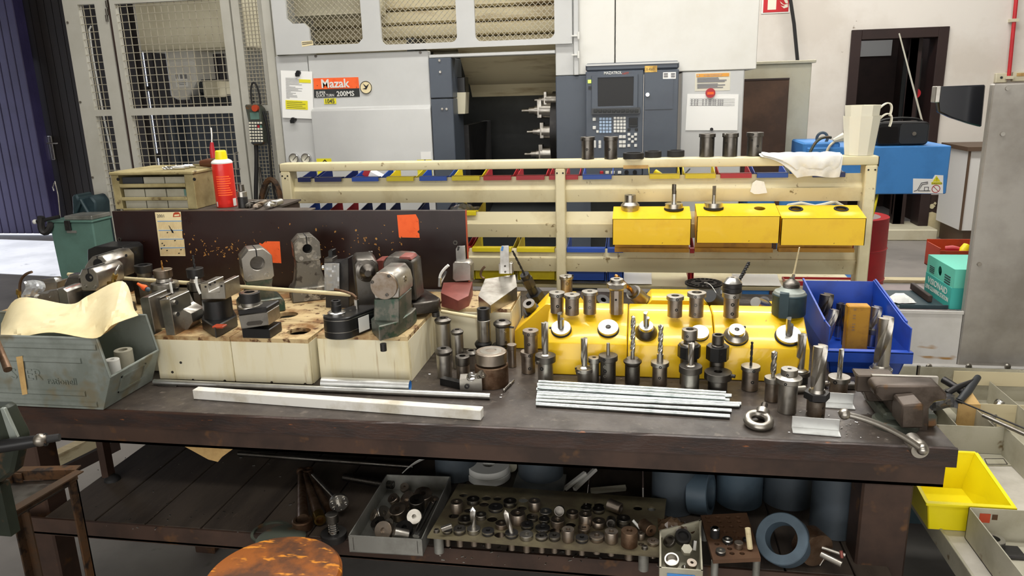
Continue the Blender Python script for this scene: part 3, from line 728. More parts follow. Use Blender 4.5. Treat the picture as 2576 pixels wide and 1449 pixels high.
b = B();x0,x1,z0,z1 = rect(430,262,460,600,YL+.2);b.box(x0,x1,YL+.2,YL+.4,0,z1);b.box(x1+.1,x1+.9,YL+.3,YL+.5,0,z1-.05);b.build('column','machine_blue',ld)
b = B()
for y,h in ((20,12),(48,14),(82,20),(110,8)):
    x0,x1,z0,z1 = rect(598,y,720,y+h,YL+.5);b.box(x0,x1+.4,YL+.5,YL+.7,z0,z1,.01)
b.build('duct','beige_dirty',ld)
b = B();x0,x1,z0,z1 = rect(560,100,700,300,YL+.9);b.box(x0,x1+.3,YL+.9,YL+1.0,0,2.75);b.build('rear_panel','machine_grey',ld)
# hand pendant and its hoses, hung on the guard
pq = (645,315);YP = YG-.07
pen = thing('hand_pendant','olive hand-held controller with keypad and red knob hanging on the wire guard','controller',atY(645,365,YP))
b = B();x0,x1,z0,z1 = rect(620,263,670,365,YP)
b.prism([(x0,z1),(x0+.012,z0+.16),(x0+.012,z0+.02),(x0+.03,z0),(x1-.02,z0),(x1,z0+.02),(x1,z1-.03),(x1-.03,z1)],'xz',YP-.03,YP+.05,bev=.008);b.build('housing','olive_paint',pen)
c = atY(645,272,YP-.03);b = B();b.cyl((c.x,YP-.03,c.z),(c.x,YP-.055,c.z),.021);b.build('stop_knob','red_enamel',pen)
b = B();x0,x1,z0,z1 = rect(629,283,653,300,YP-.03);b.box(x0,x1,YP-.034,YP-.03,z0,z1);b.build('display','green_bin',pen)
b = B();x0,x1,z0,z1 = rect(625,304,661,361,YP-.03);b.box(x0+.004,x1,YP-.033,YP-.03,z0,z1);b.build('key_field','dark_grey',pen)
b = B()
for j in range(7):
    for i in range(5):
        if (i,j) in ((3,1),(4,1)): continue
        c = atY(629+i*7+j*.4,309+j*7.6,YP-.033);b.box(c.x-.0065,c.x+.0065,YP-.037,YP-.033,c.z-.006,c.z+.006)
b.build('keypad','plastic_offwhite',pen)
for x,mt in ((651,'red_bin'),(657,'green_bin')):
    c = atY(x,318,YP-.033);b = B();b.box(c.x-.007,c.x+.006,YP-.038,YP-.033,c.z-.008,c.z+.008);b.build('colour_key',mt,pen)
b = B();b.tube(bez(atY(634,262,YP+.01),atY(622,190,YP+.03),atY(650,190,YP+.03),atY(655,262,YP+.01)),.006);b.build('hanging_loop','rubber',pen)
b = B();b.tube(bez(atY(644,365,YP),atY(648,420,YP),atY(640,470,YP),atY(646,560,YP),10),.014);b.build('lead','rubber',pen)
b = B();b.tube(bez(atY(662,280,YP),atY(690,360,YP),atY(668,420,YP),atY(700,520,YP),12),.008);b.build('thin_lead','rubber',pen)
b = B();b.tube(bez(atY(655,560,YP-.12),atY(650,415,YP-.12),atY(712,415,YP-.12),atY(709,560,YP-.12),20),.019);b.build('hose','rust_frame',label='looped brown corrugated hose below the hand pendant',cat='hose')
b = B();b.tube([atY(676,470,YG-.03),atY(652,540,YG-.03)],.01);b.tube([atY(652,420,YG-.03),atY(676,560,YG-.03)],.008);b.build('bracket','steel_dark',label='dark crossed bracket bars behind the looped brown hose',cat='bracket')
# white rod inside the mesh
b = B();b.tube([atY(229,66,YG+.1),atY(224,75,YG+.1),atY(233,140,YG+.1),atY(262,300,YG+.1),atY(290,430,YG+.1),Vector((atY(310,560,YG+.1).x,YG+.1,.001))],.006);b.build('hooked_rod','plastic_white',label='thin white hooked rod leaning behind the narrow mesh panel',cat='rod')
b = B();c = atY(140,455,6.5);b.tube([atY(136,480,6.5),atY(133,470,6.5),atY(138,456,6.5),atY(146,490,6.5),atY(153,560,6.5),Vector((atY(158,600,6.5).x,6.5,.001))],.006);b.build('bent_wire','steel',label='bent metal wire standing in front of the black door',cat='wire')
# ------------------------------------------------------------------ cream louvre rack behind the bench
YR = 3.03
rk = thing('louvre_rack','long cream metal rack of louvred rails standing along the back of the bench','rack',(-.3,YR,0))
rx0,rx1 = -1.513,.886;rt = 1.381;rb = .0
b = B();b.box(rx0,rx1,YR,YR+.075,rt-.034,rt,.005,2);tb = b.build('top_beam','cream',rk)
b = B();x0,x1,z0,z1 = rect(1568,416,1631,424,YR);b.box(x0,x1,YR-.001,YR,z0,z1);b.build('tape','cardboard',tb)
pcx = atY(1410,560,YR).x
for x0,x1 in ((rx0,rx0+.043),(pcx-.02,pcx+.02),(rx1-.043,rx1)):
    b = B();b.box(x0,x1,YR+.001,YR+.075,rb,rt-.034,.004);p = b.build('post','cream',rk)
    b = B()
    for s in (-.012,.012): b.cyl(((x0+x1)/2+s,YR+.002,rt-.052),((x0+x1)/2+s,YR-.0006,rt-.052),.0035,seg=10)
    if x0 < -1: b.cyl(((x0+x1)/2,YR+.002,rt-.062),((x0+x1)/2,YR-.0006,rt-.062),.0035,seg=10)
    b.build('bolt_hole','hole_dark',p)
for x in (rx0-.003,rx1): 
    b = B();b.box(x,x+.003,YR+.004,YR+.07,rt-.04,rt-.003);b.build('end_cap','black_plastic',rk)
sl = []
b = B();b.box(rx0,rx1,YR+.08,YR+.36,.832,.846,.002);b.build('rear_shelf','cream',rk)
YS = YR+.02
for (yt,yc,ybm) in ((449,480,512),(536,564,598),(626,647,681),(732,748,765)):
    a = atY(1000,yt,YS).z;c = atY(1000,yc,YS).z;d = atY(1000,ybm,YS).z;sl.append((a,c,d))
    b = B();pr = [(YS+.03,a),(YS+.012,c+.003),(YS+.004,c),(YS+.004,c-.003),(YS+.02,d),(YS+.023,d),(YS+.01,c-.004),(YS+.033,a)]
    for x0,x1 in ((rx0+.043,pcx-.02),(pcx+.02,rx1-.043)): b.prism(pr,'yz',x0,x1)
    b.build('louvre','cream',rk)
# storage bins hung on the far side, their lips over the louvres
CN = {'navy_bin': 'navy blue','blue_bin': 'bright blue','yellow_bin': 'yellow','red_bin': 'red','pale_blue_bin': 'pale blue'}
def bin_(x0p,x1p,yt,mat,row,label,depth=.17,drop=.075,extra=None):
    z = sl[row][0]
    a = atY(x0p,yt,YS+.03);c = atY(x1p,yt,YS+.03);x0,x1 = a.x,c.x
    t = thing('storage_bin',label,'storage bin',((x0+x1)/2,YS+.06,z-drop),group='storage bins hung on the louvre rack')
    y0 = YS+.036;y1 = y0+depth;w = .003
    b = B();b.box(x0+.004,x1-.004,y0,y1,z-drop,z-drop+w);b.hexa([(x0+.004,y0,z-drop),(x0+.004+w,y0,z-drop),(x0+.004+w,y1,z-drop),(x0+.004,y1,z-drop),(x0,y0,z),(x0+w,y0,z),(x0+w,y1,z+.03),(x0,y1,z+.03)])
    b.hexa([(x1-.004-w,y0,z-drop),(x1-.004,y0,z-drop),(x1-.004,y1,z-drop),(x1-.004-w,y1,z-drop),(x1-w,y0,z),(x1,y0,z),(x1,y1,z+.03),(x1-w,y1,z+.03)])
    b.box(x0,x1,y0,y0+w,z-drop,z+.006);b.box(x0+.004,x1-.004,y1-w,y1,z-drop,z-drop+.03)
    b.build('tub',mat,t)
    b = B();b.box(x0+.003,x1-.003,YS+.008,y0,z+.003,z+.006);b.box(x0+.003,x1-.003,YS+.006,YS+.010,z-.012,z+.006,.001);b.build('hanging_lip',mat,t)
    return t
r1 = [(753,788,449,'navy_bin'),(795,865,450,'navy_bin'),(888,958,450,'blue_bin'),(975,1046,451,'yellow_bin'),(1057,1129,450,'blue_bin'),(1138,1211,447,'yellow_bin'),(1217,1290,448,'red_bin'),(1299,1373,448,'red_bin'),(1381,1400,448,'red_bin'),(1422,1457,447,'red_bin'),(1465,1541,446,'blue_bin'),(1632,1711,444,'yellow_bin'),(1721,1801,441,'yellow_bin'),(1809,1891,440,'red_bin'),(1900,1982,439,'blue_bin'),(2039,2125,437,'navy_bin')]
place = ['in the top row nearest the left post','second in the top row from the left post','top row, beside the small red carton','top row, first yellow one from the left','top row, between the two left yellow bins','top row, next to the first red bin','top row, first red one from the left','top row, second red one from the left','top row, sliver left of the middle post','top row, just right of the middle post','top row, under the two left sleeves on the beam','top row, with a yellow marker in it','top row, second yellow one right of the middle post','top row, just left of the white rag','top row, below the left end of the white rag','top row, nearest the right post']
for r,pl in zip(r1,place): bin_(*r,0,f'{CN[r[3]]} storage bin {pl}')
for r,pl in zip([(762,797,530,'blue_bin'),(822,866,530,'red_bin'),(900,938,530,'navy_bin'),(974,1046,530,'navy_bin'),(1050,1122,530,'navy_bin'),(1150,1202,530,'yellow_bin')],['just right of the left post','between the blue and navy ones','left one of three navy ones','middle one of three navy ones','right one of three navy ones','holding a clear plastic bag']): bin_(*r,1,f'{CN[r[3]]} storage bin peeping over the dark board, {pl}')
for r,pl in zip([(1171,1184,618,'red_bin'),(1188,1290,618,'yellow_bin'),(1300,1398,618,'yellow_bin'),(1425,1524,618,'blue_bin'),(1527,1570,618,'blue_bin'),(1733,1748,618,'red_bin')],['third row, sliver beside the board edge','third row, nearest the board edge','third row, left of the middle post','third row, right of the middle post','third row, half hidden by the yellow holder','third row, sliver between two yellow holders']): bin_(*r,2,f'{CN[r[3]]} storage bin {pl}',depth=.2,drop=.14)
# contents seen over the top louvre
q = atY(945,440,YS+.13);b = B();b.at(Matrix.Translation(q) @ Matrix.Rotation(.5,4,'Y'));b.box(-.045,.045,-.03,.03,-.02,.012,.002);t = b.build('carton','paper',label='small white and red carton in the top row of bins',cat='carton')
b = B();b.at(Matrix.Translation(q) @ Matrix.Rotation(.5,4,'Y'));b.box(-.046,-.02,-.031,.031,-.02,.0125);b.build('red_end','red_bin',t)
a = atY(1648,432,YS+.09);c = atY(1670,447,YS+.07);b = B();b.cyl(a,c,.011);t = b.build('marker','yellow_bin_bright',label='yellow marker pen lying in the yellow top-row bin',cat='marker')
a = atY(1735,425,YS+.1);c = atY(1716,445,YS+.05);b = B();b.cyl(a,c,.003,seg=8);b.build('pencil','black_plastic',label='thin black pencil sticking out of the yellow top-row bin',cat='pencil')
p = atY(1163,522,YS+.11);b = B();random.seed(11)
b.sheet(lambda u,v: (p.x+(u-.5)*.13,p.y+(v-.5)*.12,p.z-.012+.028*math.sin(PI*u)*math.sin(PI*v)+random.uniform(-.008,.008)),9,8,.001)
M('clear_bag','#e4e6e6',.15,trans=.6);b.build('plastic_bag','clear_bag',label='crumpled clear plastic bag in the yellow bin at the board end',cat='plastic bag',ang=10)
# torn white paper stuck on the louvre
b = B();b.prism(cnr([(1887,482),(1893,460),(1902,453),(1922,457),(1930,485),(1908,488),(1897,488)],YS+.001),'xz',YS-.001,YS);b.build('paper_scrap','cloth_white',label='torn white paper scrap stuck to the top louvre',cat='paper')
# sleeves and rings standing on the top beam
def on_beam(px,yb): return atZ(px,yb,rt)
# ------------------------------------------------------------------ the work bench
BX0,BX1,BY0,BY1,BZ = -2.15,.715,1.677,2.99,.85
bench = thing('work_bench','long heavy dark work bench with a plank shelf underneath','work bench',((BX0+BX1)/2,2.3,0))
b = B();n = 60;random.seed(2)
# worn front edge: slightly uneven
b.box(BX0,BX1,BY0+.004,BY1,BZ-.045,BZ,.004)
b.build('bench_top','bench_top',bench)
b = B();pts = []
for i in range(n+1):
    x = BX0+(BX1-BX0)*i/n;pts.append((x,random.uniform(-.003,.0005)))
for i in range(n):
    (xa,da),(xb,db) = pts[i],pts[i+1]
    b.hexa([(xa,BY0-.002,BZ-.046),(xb,BY0-.002,BZ-.046),(xb,BY0+.006,BZ-.046),(xa,BY0+.006,BZ-.046),(xa,BY0-da*.5,BZ-.002+da),(xb,BY0-db*.5,BZ-.002+db),(xb,BY0+.006,BZ-.0005),(xa,BY0+.006,BZ-.0005)])
b.build('front_edge','bench_edge',bench)
b = B();b.box(BX0+.02,BX1-.02,BY0+.005,BY0+.012,BZ-.1,BZ-.046);b.box(BX0+.02,BX1-.02,BY0+.005,BY0+.06,BZ-.1,BZ-.093);b.build('front_rail','bench_steel',bench)
b = B();b.box(BX0+.02,BX1-.02,BY1-.1,BY1-.04,BZ-.1,BZ-.046);b.build('rear_rail','bench_steel',bench)
lgx = atY(2168,1250,BY0+.01).x
for x0,x1,y0,y1 in ((lgx,lgx+.112,BY0+.012,BY0+.1),(-1.745,-1.665,BY0+.012,BY0+.09),(lgx,lgx+.1,BY1-.14,BY1-.05),(-1.63,-1.55,2.26,2.34)):
    b = B();b.box(x0,x1,y0,y1,0,BZ-.1,.005);b.build('leg','bench_steel',bench)
SZ,SX0,SX1 = .53,-1.635,.6
b = B();random.seed(4);x = SX0
while x < SX1:
    w = random.uniform(.15,.19);b.box(x,min(x+w-.004,SX1),BY0-.035,2.75,SZ-.022,SZ,.002);x += w
b.build('shelf','shelf_wood',bench)
b = B();b.box(-1.76,SX1,BY0-.045,BY0-.038,SZ-.048,SZ+.001);b.box(-1.76,SX1,BY0-.045,BY0+.01,SZ-.05,SZ-.042);b.build('shelf_rail','bench_steel',bench)
b = B();b.box(-1.45,SX1+.1,2.76,2.78,.1,BZ-.05);b.build('shade_panel','wall_brown',bench)  # added dark sheet, its colour stands in for the shade under the bench
# ------------------------------------------------------------------ cream tool boxes
def cream_box(label,x0,x1,y0,y1,z1,seams,holes,front_dots,name='tool_stand_box'):
    t = thing(name,label,'tool stand',((x0+x1)/2,(y0+y1)/2,BZ),group='cream tool stand boxes')
    b = B();z0 = BZ+.001
    xs = [x0]+seams+[x1]
    for a,c in zip(xs,xs[1:]): b.box(a+.0008,c-.0008,y0,y0+.012,z0,z1-.012,.002)
    b.box(x0,x0+.012,y0+.012,y1,z0,z1-.012);b.box(x1-.012,x1,y0+.012,y1,z0,z1-.012);b.box(x0,x1,y1-.012,y1,z0,z1-.012)
    b.build('body','cream_box',t)
    ys = [y0]+[y for y in (y0+.19,y0+.37) if y < y1-.05]+[y1]
    b = B()
    for a,c in zip(xs,xs[1:]):
        for p,q in zip(ys,ys[1:]):
            hs = [(hx_,hy) for hx_,hy in holes if a+.02 < hx_ < c-.02 and p+.02 < hy < q-.02]
            b.prism([(a+.001,p+.001),(c-.001,p+.001),(c-.001,q-.001),(a+.001,q-.001)],'xy',z1-.012,z1,[circ(hx_,hy,.034,24) for hx_,hy in hs])
    b.build('top','cream_top',t)
    b = B()
    for x,z in front_dots: b.cyl((x,y0+.002,z),(x,y0-.0012,z),.004,seg=10)
    b.build('screw','steel_dark',t);return t
CZ = .988
h1,h2,h3,h4 = [atZ(x,y,CZ) for x,y in ((752,833),(722,792),(695,752),(816,790))]
hl = [(h1.x,h1.y),(h2.x-.0,h2.y),(h3.x-.02,h3.y)]
hl += [(h1.x-.25,h1.y),(h2.x-.25,h2.y),(h3.x-.25,h3.y)]
sa = atZ(583,968,BZ).x
cream_box('wide cream tool stand box beside the galvanised bin',-1.40,-.917,1.90,2.44,CZ,[sa],hl,[atY(x,y,1.9).xz for x,y in ((434,936),(486,956),(566,958),(684,962),(768,966),(455,912))])
cream_box('cream tool stand box in the middle under the green cast holder',-.912,-.637,1.945,2.44,CZ,[],[(-.84,2.14),(-.73,2.14),(-.70,2.33)],[])
c = atZ(1288,777,CZ)
cream_box('cream tool stand box set back under the red parting holder',-.632,-.392,2.245,2.46,CZ,[],[(-.6,2.38)],[(-.405,.95),(-.405,.88)])
# ------------------------------------------------------------------ dark board with its cabinet
by = 2.465;bz0,bz1 = CZ+.001,1.267;bx0,bx1 = -1.905,-.576
M('board_dark','#2a1715',.35,0,'#1f1110',3,.4,.65,col3='#c78a3c',lo3=.715,hi3=.73,scale3=55,rvar=.08)
bd = thing('board','dark brown varnished board with chipped spots standing on the cream boxes','board',((bx0+bx1)/2,by,bz0))
b = B();b.box(bx0,bx1,by,by+.018,bz0,bz1,.001);b.build('panel','board_dark',bd)
b = B();b.box(bx1-.0008,bx1+.0006,by,by+.018,bz0,bz1);b.build('edge_band','red_enamel',bd)
for q in ((1146,610),(302,602)):
    c = atY(*q,by);b = B();b.ring((c.x,by,c.z),(c.x,by-.004,c.z),.008,.004);b.build('screw','steel_dark',bd)
# chips in the varnish of the lower board
random.seed(8);b = B()
for i in range(150):
    u = random.random()
    if u < .45: px,py = random.gauss(520,60),random.gauss(625,16)
    elif u < .8: px,py = random.gauss(905,60),random.gauss(620,22)
    else: px,py = random.uniform(300,1120),random.uniform(545,690)
    if not (285 < px < 1150 and 540 < py < 720): continue
    c = atY(px,py,by);r = random.uniform(.0015,.006)*(1 if u < .8 else .5)
    ang = random.uniform(0,PI);k = random.uniform(.3,.9)
    pts = []
    for j in range(6):
        a = j*PI/3;q = r*random.uniform(.6,1.2);x,z = q*math.cos(a),q*k*math.sin(a)
        pts.append((c.x+x*math.cos(ang)-z*math.sin(ang),c.z+x*math.sin(ang)+z*math.cos(ang)))
    b.prism(pts,'xz',by-.0004,by)
M('chip','#b98a45',.7,0,'#8a5a2c',60,.4,.6);b.build('varnish_chip','chip',bd,kind='stuff')
def note(name,label,pts,mat,cat):
    t = thing(name,label,cat,atY(*pts[0],by));b = B();b.prism(cnr(pts,by),'xz',by-.0014,by-.0004);b.build('sheet',mat,t);return t
note('paper_note','orange paper note stuck high on the dark board near its right end',[(999,541),(1004,597),(1056,598),(1055,588),(1050,583),(1055,578),(1053,552),(1047,541),(1046,539)],'orange_paper','note')
note('paper_note','orange paper note stuck on the dark board left of the worn cast holder',[(653,611),(654,659),(708,662),(704,607),(668,607),(660,614)],'orange_paper','note')
cl = note('calendar','narrow yellowed 2001 wall calendar on the dark board',[(390,534),(404,644),(467,644),(463,602),(460,600),(455,533)],'kraft','calendar')
xd = Vector((1,0,0));zd = Vector((0,0,1));k = mpp(atY(400,540,by))
b = B();b.text('2001',atY(395,547,by-.0018),xd,zd,11*k,.0004,sx=1.0);b.build('year','ink',cl)
b = B();b.prism(cnr([(435,546),(436,537),(440,534),(449,534),(453,538),(454,545)],by-.0018),'xz',by-.002,by-.0014);em = b.build('badge','red_enamel',cl)
b = B();b.prism(cnr([(438,544),(439,540),(451,539),(451,543)],by-.0022),'xz',by-.0024,by-.002);b.build('badge_band','kraft',cl)
b = B()
for (xa,xb,y) in ((396,457,556),(399,460,579),(402,462,601),(403,465,623)): b.prism(cnr([(xa,y),(xb,y-.5),(xb,y+1),(xa,y+1.6)],by-.0018),'xz',by-.002,by-.0014)
b.build('month_band','compressor_blue',cl)
b = B()
for j,(ya,yb_) in enumerate(((559,577),(582,599),(604,621),(626,641))):
    for i in range(18):
        x = 399+j*2.6+i*3.3;b.prism(cnr([(x,ya),(x+.7,ya),(x+1.2,yb_-random.uniform(0,6)),(x+.5,yb_)],by-.0018),'xz',by-.0019,by-.0014)
b.build('date_print','cardboard',cl)
b = B();b.prism(cnr([(424,567),(428,575),(433,586),(437,586),(435,580),(430,575),(426,568)],by-.0018),'xz',by-.0021,by-.0014)
for x,y in ((421,585),(408,612),(413,617),(406,626),(450,637),(420,630),(455,628),(440,605)): b.prism(cnr([(x-2,y),(x,y+2),(x+2.5,y),(x+.5,y-1.6)],by-.0018),'xz',by-.0021,by-.0014)
b.build('oil_stain','black_plastic',cl)
# cabinet behind the board carrying the drawer unit
ct = thing('low_cabinet','dark low cabinet hidden behind the dark board','cabinet',(-1.6,2.7,BZ))
b = B();b.box(-1.78,-1.33,2.49,2.80,BZ+.001,1.255,.004);b.box(-1.33,-1.2,2.49,2.53,BZ+.001,1.255);b.build('body','wall_brown',ct)
b = B();b.box(-1.83,-1.16,2.487,2.575,1.255,1.262,.002);b.box(-1.80,-1.32,2.575,2.8,1.255,1.262);b.build('top','shelf_wood',ct)
KZ = 1.2625
dx0 = atY(292,500,2.55).x;dx1 = atY(474,500,2.55).x;dz1 = atY(400,431,2.54).z;dyb = 2.80
dr = thing('drawer_unit','olive parts drawer unit with open rows behind the dark board','drawer unit',((dx0+dx1)/2,2.7,KZ))
ex = atY(497,500,2.55).x
b = B();b.box(dx0,ex+.005,2.53,dyb,dz1-.012,dz1,.003);b.build('top_plate','drawer_olive',dr)
b = B();b.box(dx0,dx0+.03,2.54,dyb,KZ,dz1-.012,.002);b.box(dx1,ex,2.54,dyb,KZ,dz1-.012,.002);b.box(dx0,ex,dyb-.01,dyb,KZ,dz1-.012);b.build('side','drawer_olive',dr)
b = B()
for q in ((297,451),(489,451)):
    c = atY(*q,2.54);b.cyl((c.x,2.541,c.z),(c.x,2.539,c.z),.006,seg=10)
b.build('screw_hole','hole_dark',dr)
rows = [(462,471),(496,504),(524,530)]
for i,(ya,yb_) in enumerate(rows):
    z1 = atY(400,ya,2.54).z;z0 = atY(400,yb_,2.54).z
    b = B();b.box(dx0+.03,dx1,2.538,2.546,z0,z1,.002);b.box(dx0+.03,dx1,2.546,dyb-.02,z0-.002,z0);row = b.build('row_rail','drawer_olive',dr)
    if i < 3:
        for j in range(3):
            xa = dx0+.034+j*(dx1-dx0-.034)/3;xb = xa+(dx1-dx0-.034)/3-.004
            b = B();b.box(xa,xb,2.556,2.57,z0+.002,z0+.04 if i else z0+.036);b.build('drawer_front','tray_grey' if j or i else 'dark_grey',row)
b = B();c = atY(469,484,2.55);b.box(c.x-.008,dx1,2.547,2.556,c.z-.012,c.z+.012);b.build('green_tab','green_bin',dr)
# things on the drawer unit and the cabinet
c = atY(492,422,2.62)
b = B();p0 = Vector((c.x-.0,2.66,dz1+.016));b.tube([p0,p0+Vector((.03,0,.002)),p0+Vector((.075,0,.004)),p0+Vector((.08,0,.004))],[.012,.017,.016,.006],14);hm = b.build('scraper','wood_brown',label='brown wooden handled scraper lying on the olive drawer unit',cat='hand tool')
b = B();b.cyl(p0+Vector((-.03,0,-.001)),p0,.009,.012);b.build('ferrule','steel_bright',hm)
random.seed(21)
for i in range(7):
    y = 2.58+i*.014;x = c.x-.055-random.uniform(0,.03);L = random.uniform(.06,.09)
    b = B();b.cyl((x,y,dz1+.007),(x+L*.45,y+.01,dz1+.007),.006,seg=10);b.drill((x,y,dz1+.007),(-1,-.1,0),.005,L*.55,n=14,seg=10)
    b.build('twist_drill','steel_bright',label=f'small bright twist drill, {NUM[i]} from the front in the heap on the drawer unit',cat='drill',group='loose drills on the drawer unit')
t = thing('oil_gun','red grease gun nozzle standing behind the spray can','grease gun',atY(536,430,2.75))
b = B();a = atY(536,400,2.75);k = mpp(a)
b.tube([Vector((a.x+.012,2.75,KZ)),a+Vector((.004,0,0)),atY(533,372,2.75),atY(533,358,2.75)],[.02,.013,.009,.006],12);b.box(a.x-.012,a.x+.03,2.735,2.765,KZ,KZ+.16,.006);b.build('body','red_bin',t)
b = B();b.tube([atY(533,360,2.75),atY(533,340,2.75),atY(531,321,2.75)],.0035);b.build('spout','steel_bright',t)
# ------------------------------------------------------------------ turned tools: heights read off the front edge of each ring, given in crop pixels
class Crop:
    def __init__(s,ox,oy,sc): s.ox,s.oy,s.s = ox,oy,sc
    def __call__(s,x,y): return s.ox+x/s.s,s.oy+y/s.s
KA = Crop(1260,640,4.025);KB = Crop(1640,620,3.814);KC = Crop(1840,640,2.786);KD = Crop(700,580,3.45);KE = Crop(1380,380,2.927);KF = Crop(300,560,3.293);KG = Crop(340,620,6.036);KH = Crop(1380,0,3.019);KI = Crop(790,620,5.573);KJ = Crop(1880,680,5.176)
class Stand:
    """a spot on the table under crop pixel (x, yb) (visible front of the foot) for a foot of radius r crop px"""
    def __init__(s,K,x,yb,r,z):
        px,py = K(x,yb);s.K = K;s.x = x;s.z = z
        f = atZ(px,py,z);s.k = mpp(f)/K.s
        s.u = Vector((f.x,f.y,0)).normalized();s.c = f+s.u*(r*s.k);s.px = px
        s.side = Vector((s.u.y,-s.u.x,0))
    def h(s,y,r):                      # height above the table of a ring front at crop pixel row y
        px,py = s.K(s.x,y);d = ray(px,py);D = (s.c-EYE).xy.length-r*s.k
        return EYE.z+D*d.z/d.xy.length-s.z
    def prof(s,rows): return [(r*s.k,s.h(y,r)) for y,r in rows]
def lathe_seg(b,pr,c,hole=0,hd=.02,seg=28,poly=0,cham=.0008):
    """pr: (r,z) from top to bottom; closed solid, optional blind hole in the top"""
    pts = [(0,pr[-1][1])]+[(r,z) for r,z in pr[::-1]]
    top = pr[0]
    if cham and top[0] > cham*4: pts = pts[:-1]+[(top[0],top[1]-cham),(top[0]-cham,top[1])]
    if hole: pts += [(hole,top[1]),(hole,top[1]-hd),(0,top[1]-hd)]
    else: pts += [(0,top[1])]
    b.lathe(pts,seg,c,poly=poly)
def dot(st,x,y,r,rad,parent,mat='hole_dark',name='set_screw',proud=.001):
    """a set screw on the turned surface of radius rad (crop px) seen at crop pixel (x,y)"""
    off = max(-.95,min(.95,(x-st.x)/rad));a = math.asin(off)
    n = (-st.u*math.cos(a)+st.side*math.sin(a))
    p = st.c+n*(rad*st.k);px,py = st.K(x,y);d = ray(px,py);D = (p-EYE).xy.length
    p = Vector((p.x,p.y,EYE.z+D*d.z/d.xy.length));b = B()
    b.ring(p-n*.004,p+n*proud,r*st.k,r*st.k*.5,12);b.cyl(p-n*.004,p-n*.0002,r*st.k*.6,seg=10)
    return b.build(name,mat,parent)
def tool(K,x,yb,z,segs,label,name='tool_holder',cat='tool holder',group=None,dots=(),bit=None,hole=0,rows_first_hole=True,flat=None,hd=.025):
    """segs: list of (part, material, [(y,r)..top to bottom], poly)"""
    rb = segs[-1][2][-1][1]
    st = Stand(K,x,yb,rb,z)
    t = thing(name,label,cat,st.c,group)
    for i,sg in enumerate(segs):
        part,mat,rows = sg[:3];poly = sg[3] if len(sg) > 3 else 0
        pr = st.prof(rows)
        if i == len(segs)-1: pr[-1] = (pr[-1][0],.0006)
        b = B();lathe_seg(b,pr,st.c,hole*st.k if i == 0 else 0,hd,poly=poly)
        if flat and part == flat[0]:
            # milled flat or slot facing the viewer
            pass
        b.build(part,mat,t)
    for d in dots: dot(st,d[0],d[1],d[2],d[3],t,*(d[4:] if len(d) > 4 else ()))
    if bit:
        kind,y0,y1,r = bit[:4];mt = bit[4] if len(bit) > 4 else 'steel_bright'
        h0 = st.h(y0,r)-.002;h1 = st.h(y1,r);R = r*st.k;L = h1-h0;b = B();ax = (0,0,1);base = st.c+Vector((0,0,h0))
        if kind == 'twist': b.drill(base,ax,R,L,turns=L/(R*9),tip=.55,web=.45)
        elif kind == 'shank':          # twist with plain shank below
            yb2 = bit[5];rs = bit[6];hs = st.h(yb2,rs);b.cyl(base,base+Vector((0,0,hs-h0)),rs*st.k,seg=16)
            b.build('drill_shank','steel',t);b = B();b.drill(base+Vector((0,0,hs-h0)),ax,R,h1-hs,turns=(h1-hs)/(R*9),tip=.55,web=.45)
        elif kind == 'index':          # indexable drill with flared foot
            fr = bit[5];fh = .3*R*2
            b.lathe([(0,0),(fr*st.k,0),(fr*st.k,.15*fh),(R*1.02,fh),(0,fh)],24,base);b.build('drill_flange',mt,t)
            b = B();b.drill(base+Vector((0,0,fh*.8)),ax,R,L-fh*.8,turns=.38,tip=.06,web=.38,wide=.36,seg=28)
        elif kind == 'bar':            # boring bar with a cut-away tip
            b.cyl(base,base+Vector((0,0,L*.72)),R,seg=18)
            q = base+Vector((0,0,L*.72));o = b.m;b.m = Matrix.Translation(q)
            b.prism([(R*math.cos(a),R*math.sin(a)) for a in [PI*.1+i*PI*1.1/9 for i in range(10)]],'xy',0,L*.28);b.m = o
        elif kind == 'pin': b.cyl(base,base+Vector((0,0,L)),R,R*.85,seg=14)
        b.build('drill_bit' if kind != 'bar' else 'boring_bar',mt,t)
    return t,st
# sleeves on the yellow ledge, the beam and the bench
def sleeve(K,x,yb,z,y0,y1,rc,rb_,label,group=None,dots=(),hole=20,mc='steel',mb='steel_brown',name='reduction_sleeve'):
    return tool(K,x,yb,z,[('collar',mc,[(y0,rc),(y1,rc)]),('shank',mb,[(y1,rb_),(yb,rb_)])],label,name,'sleeve',group,dots,hole=hole)
# ------------------------------------------------------------------ turret tool holders on the cream boxes
L1 = Crop(0,600,7.247);L2 = Crop(180,600,9.055);L3 = Crop(0,520,2.684)
cream_box('low cream tool stand box hidden behind the galvanised bin',-2.1,-1.403,1.96,2.44,CZ,[-1.6],[],[])
def poly(b,K,pts,Y,d,bev=.0015,holes=()):
    b.prism(cnr([K(*p) for p in pts],Y),'xz',Y,Y+d,holes,bev=bev);return b
def foot(K,x,y,z=CZ): return atZ(*K(x,y),z)
def cap_screw(t,c,n,r,mat='steel'):
    c = Vector(c);n = Vector(n).normalized();b = B();b.ring(c-n*.002,c+n*r*.6,r,r*.5,16);b.cyl(c-n*.002,c+n*r*.15,r*.6,seg=6);return b.build('cap_screw',mat,t)
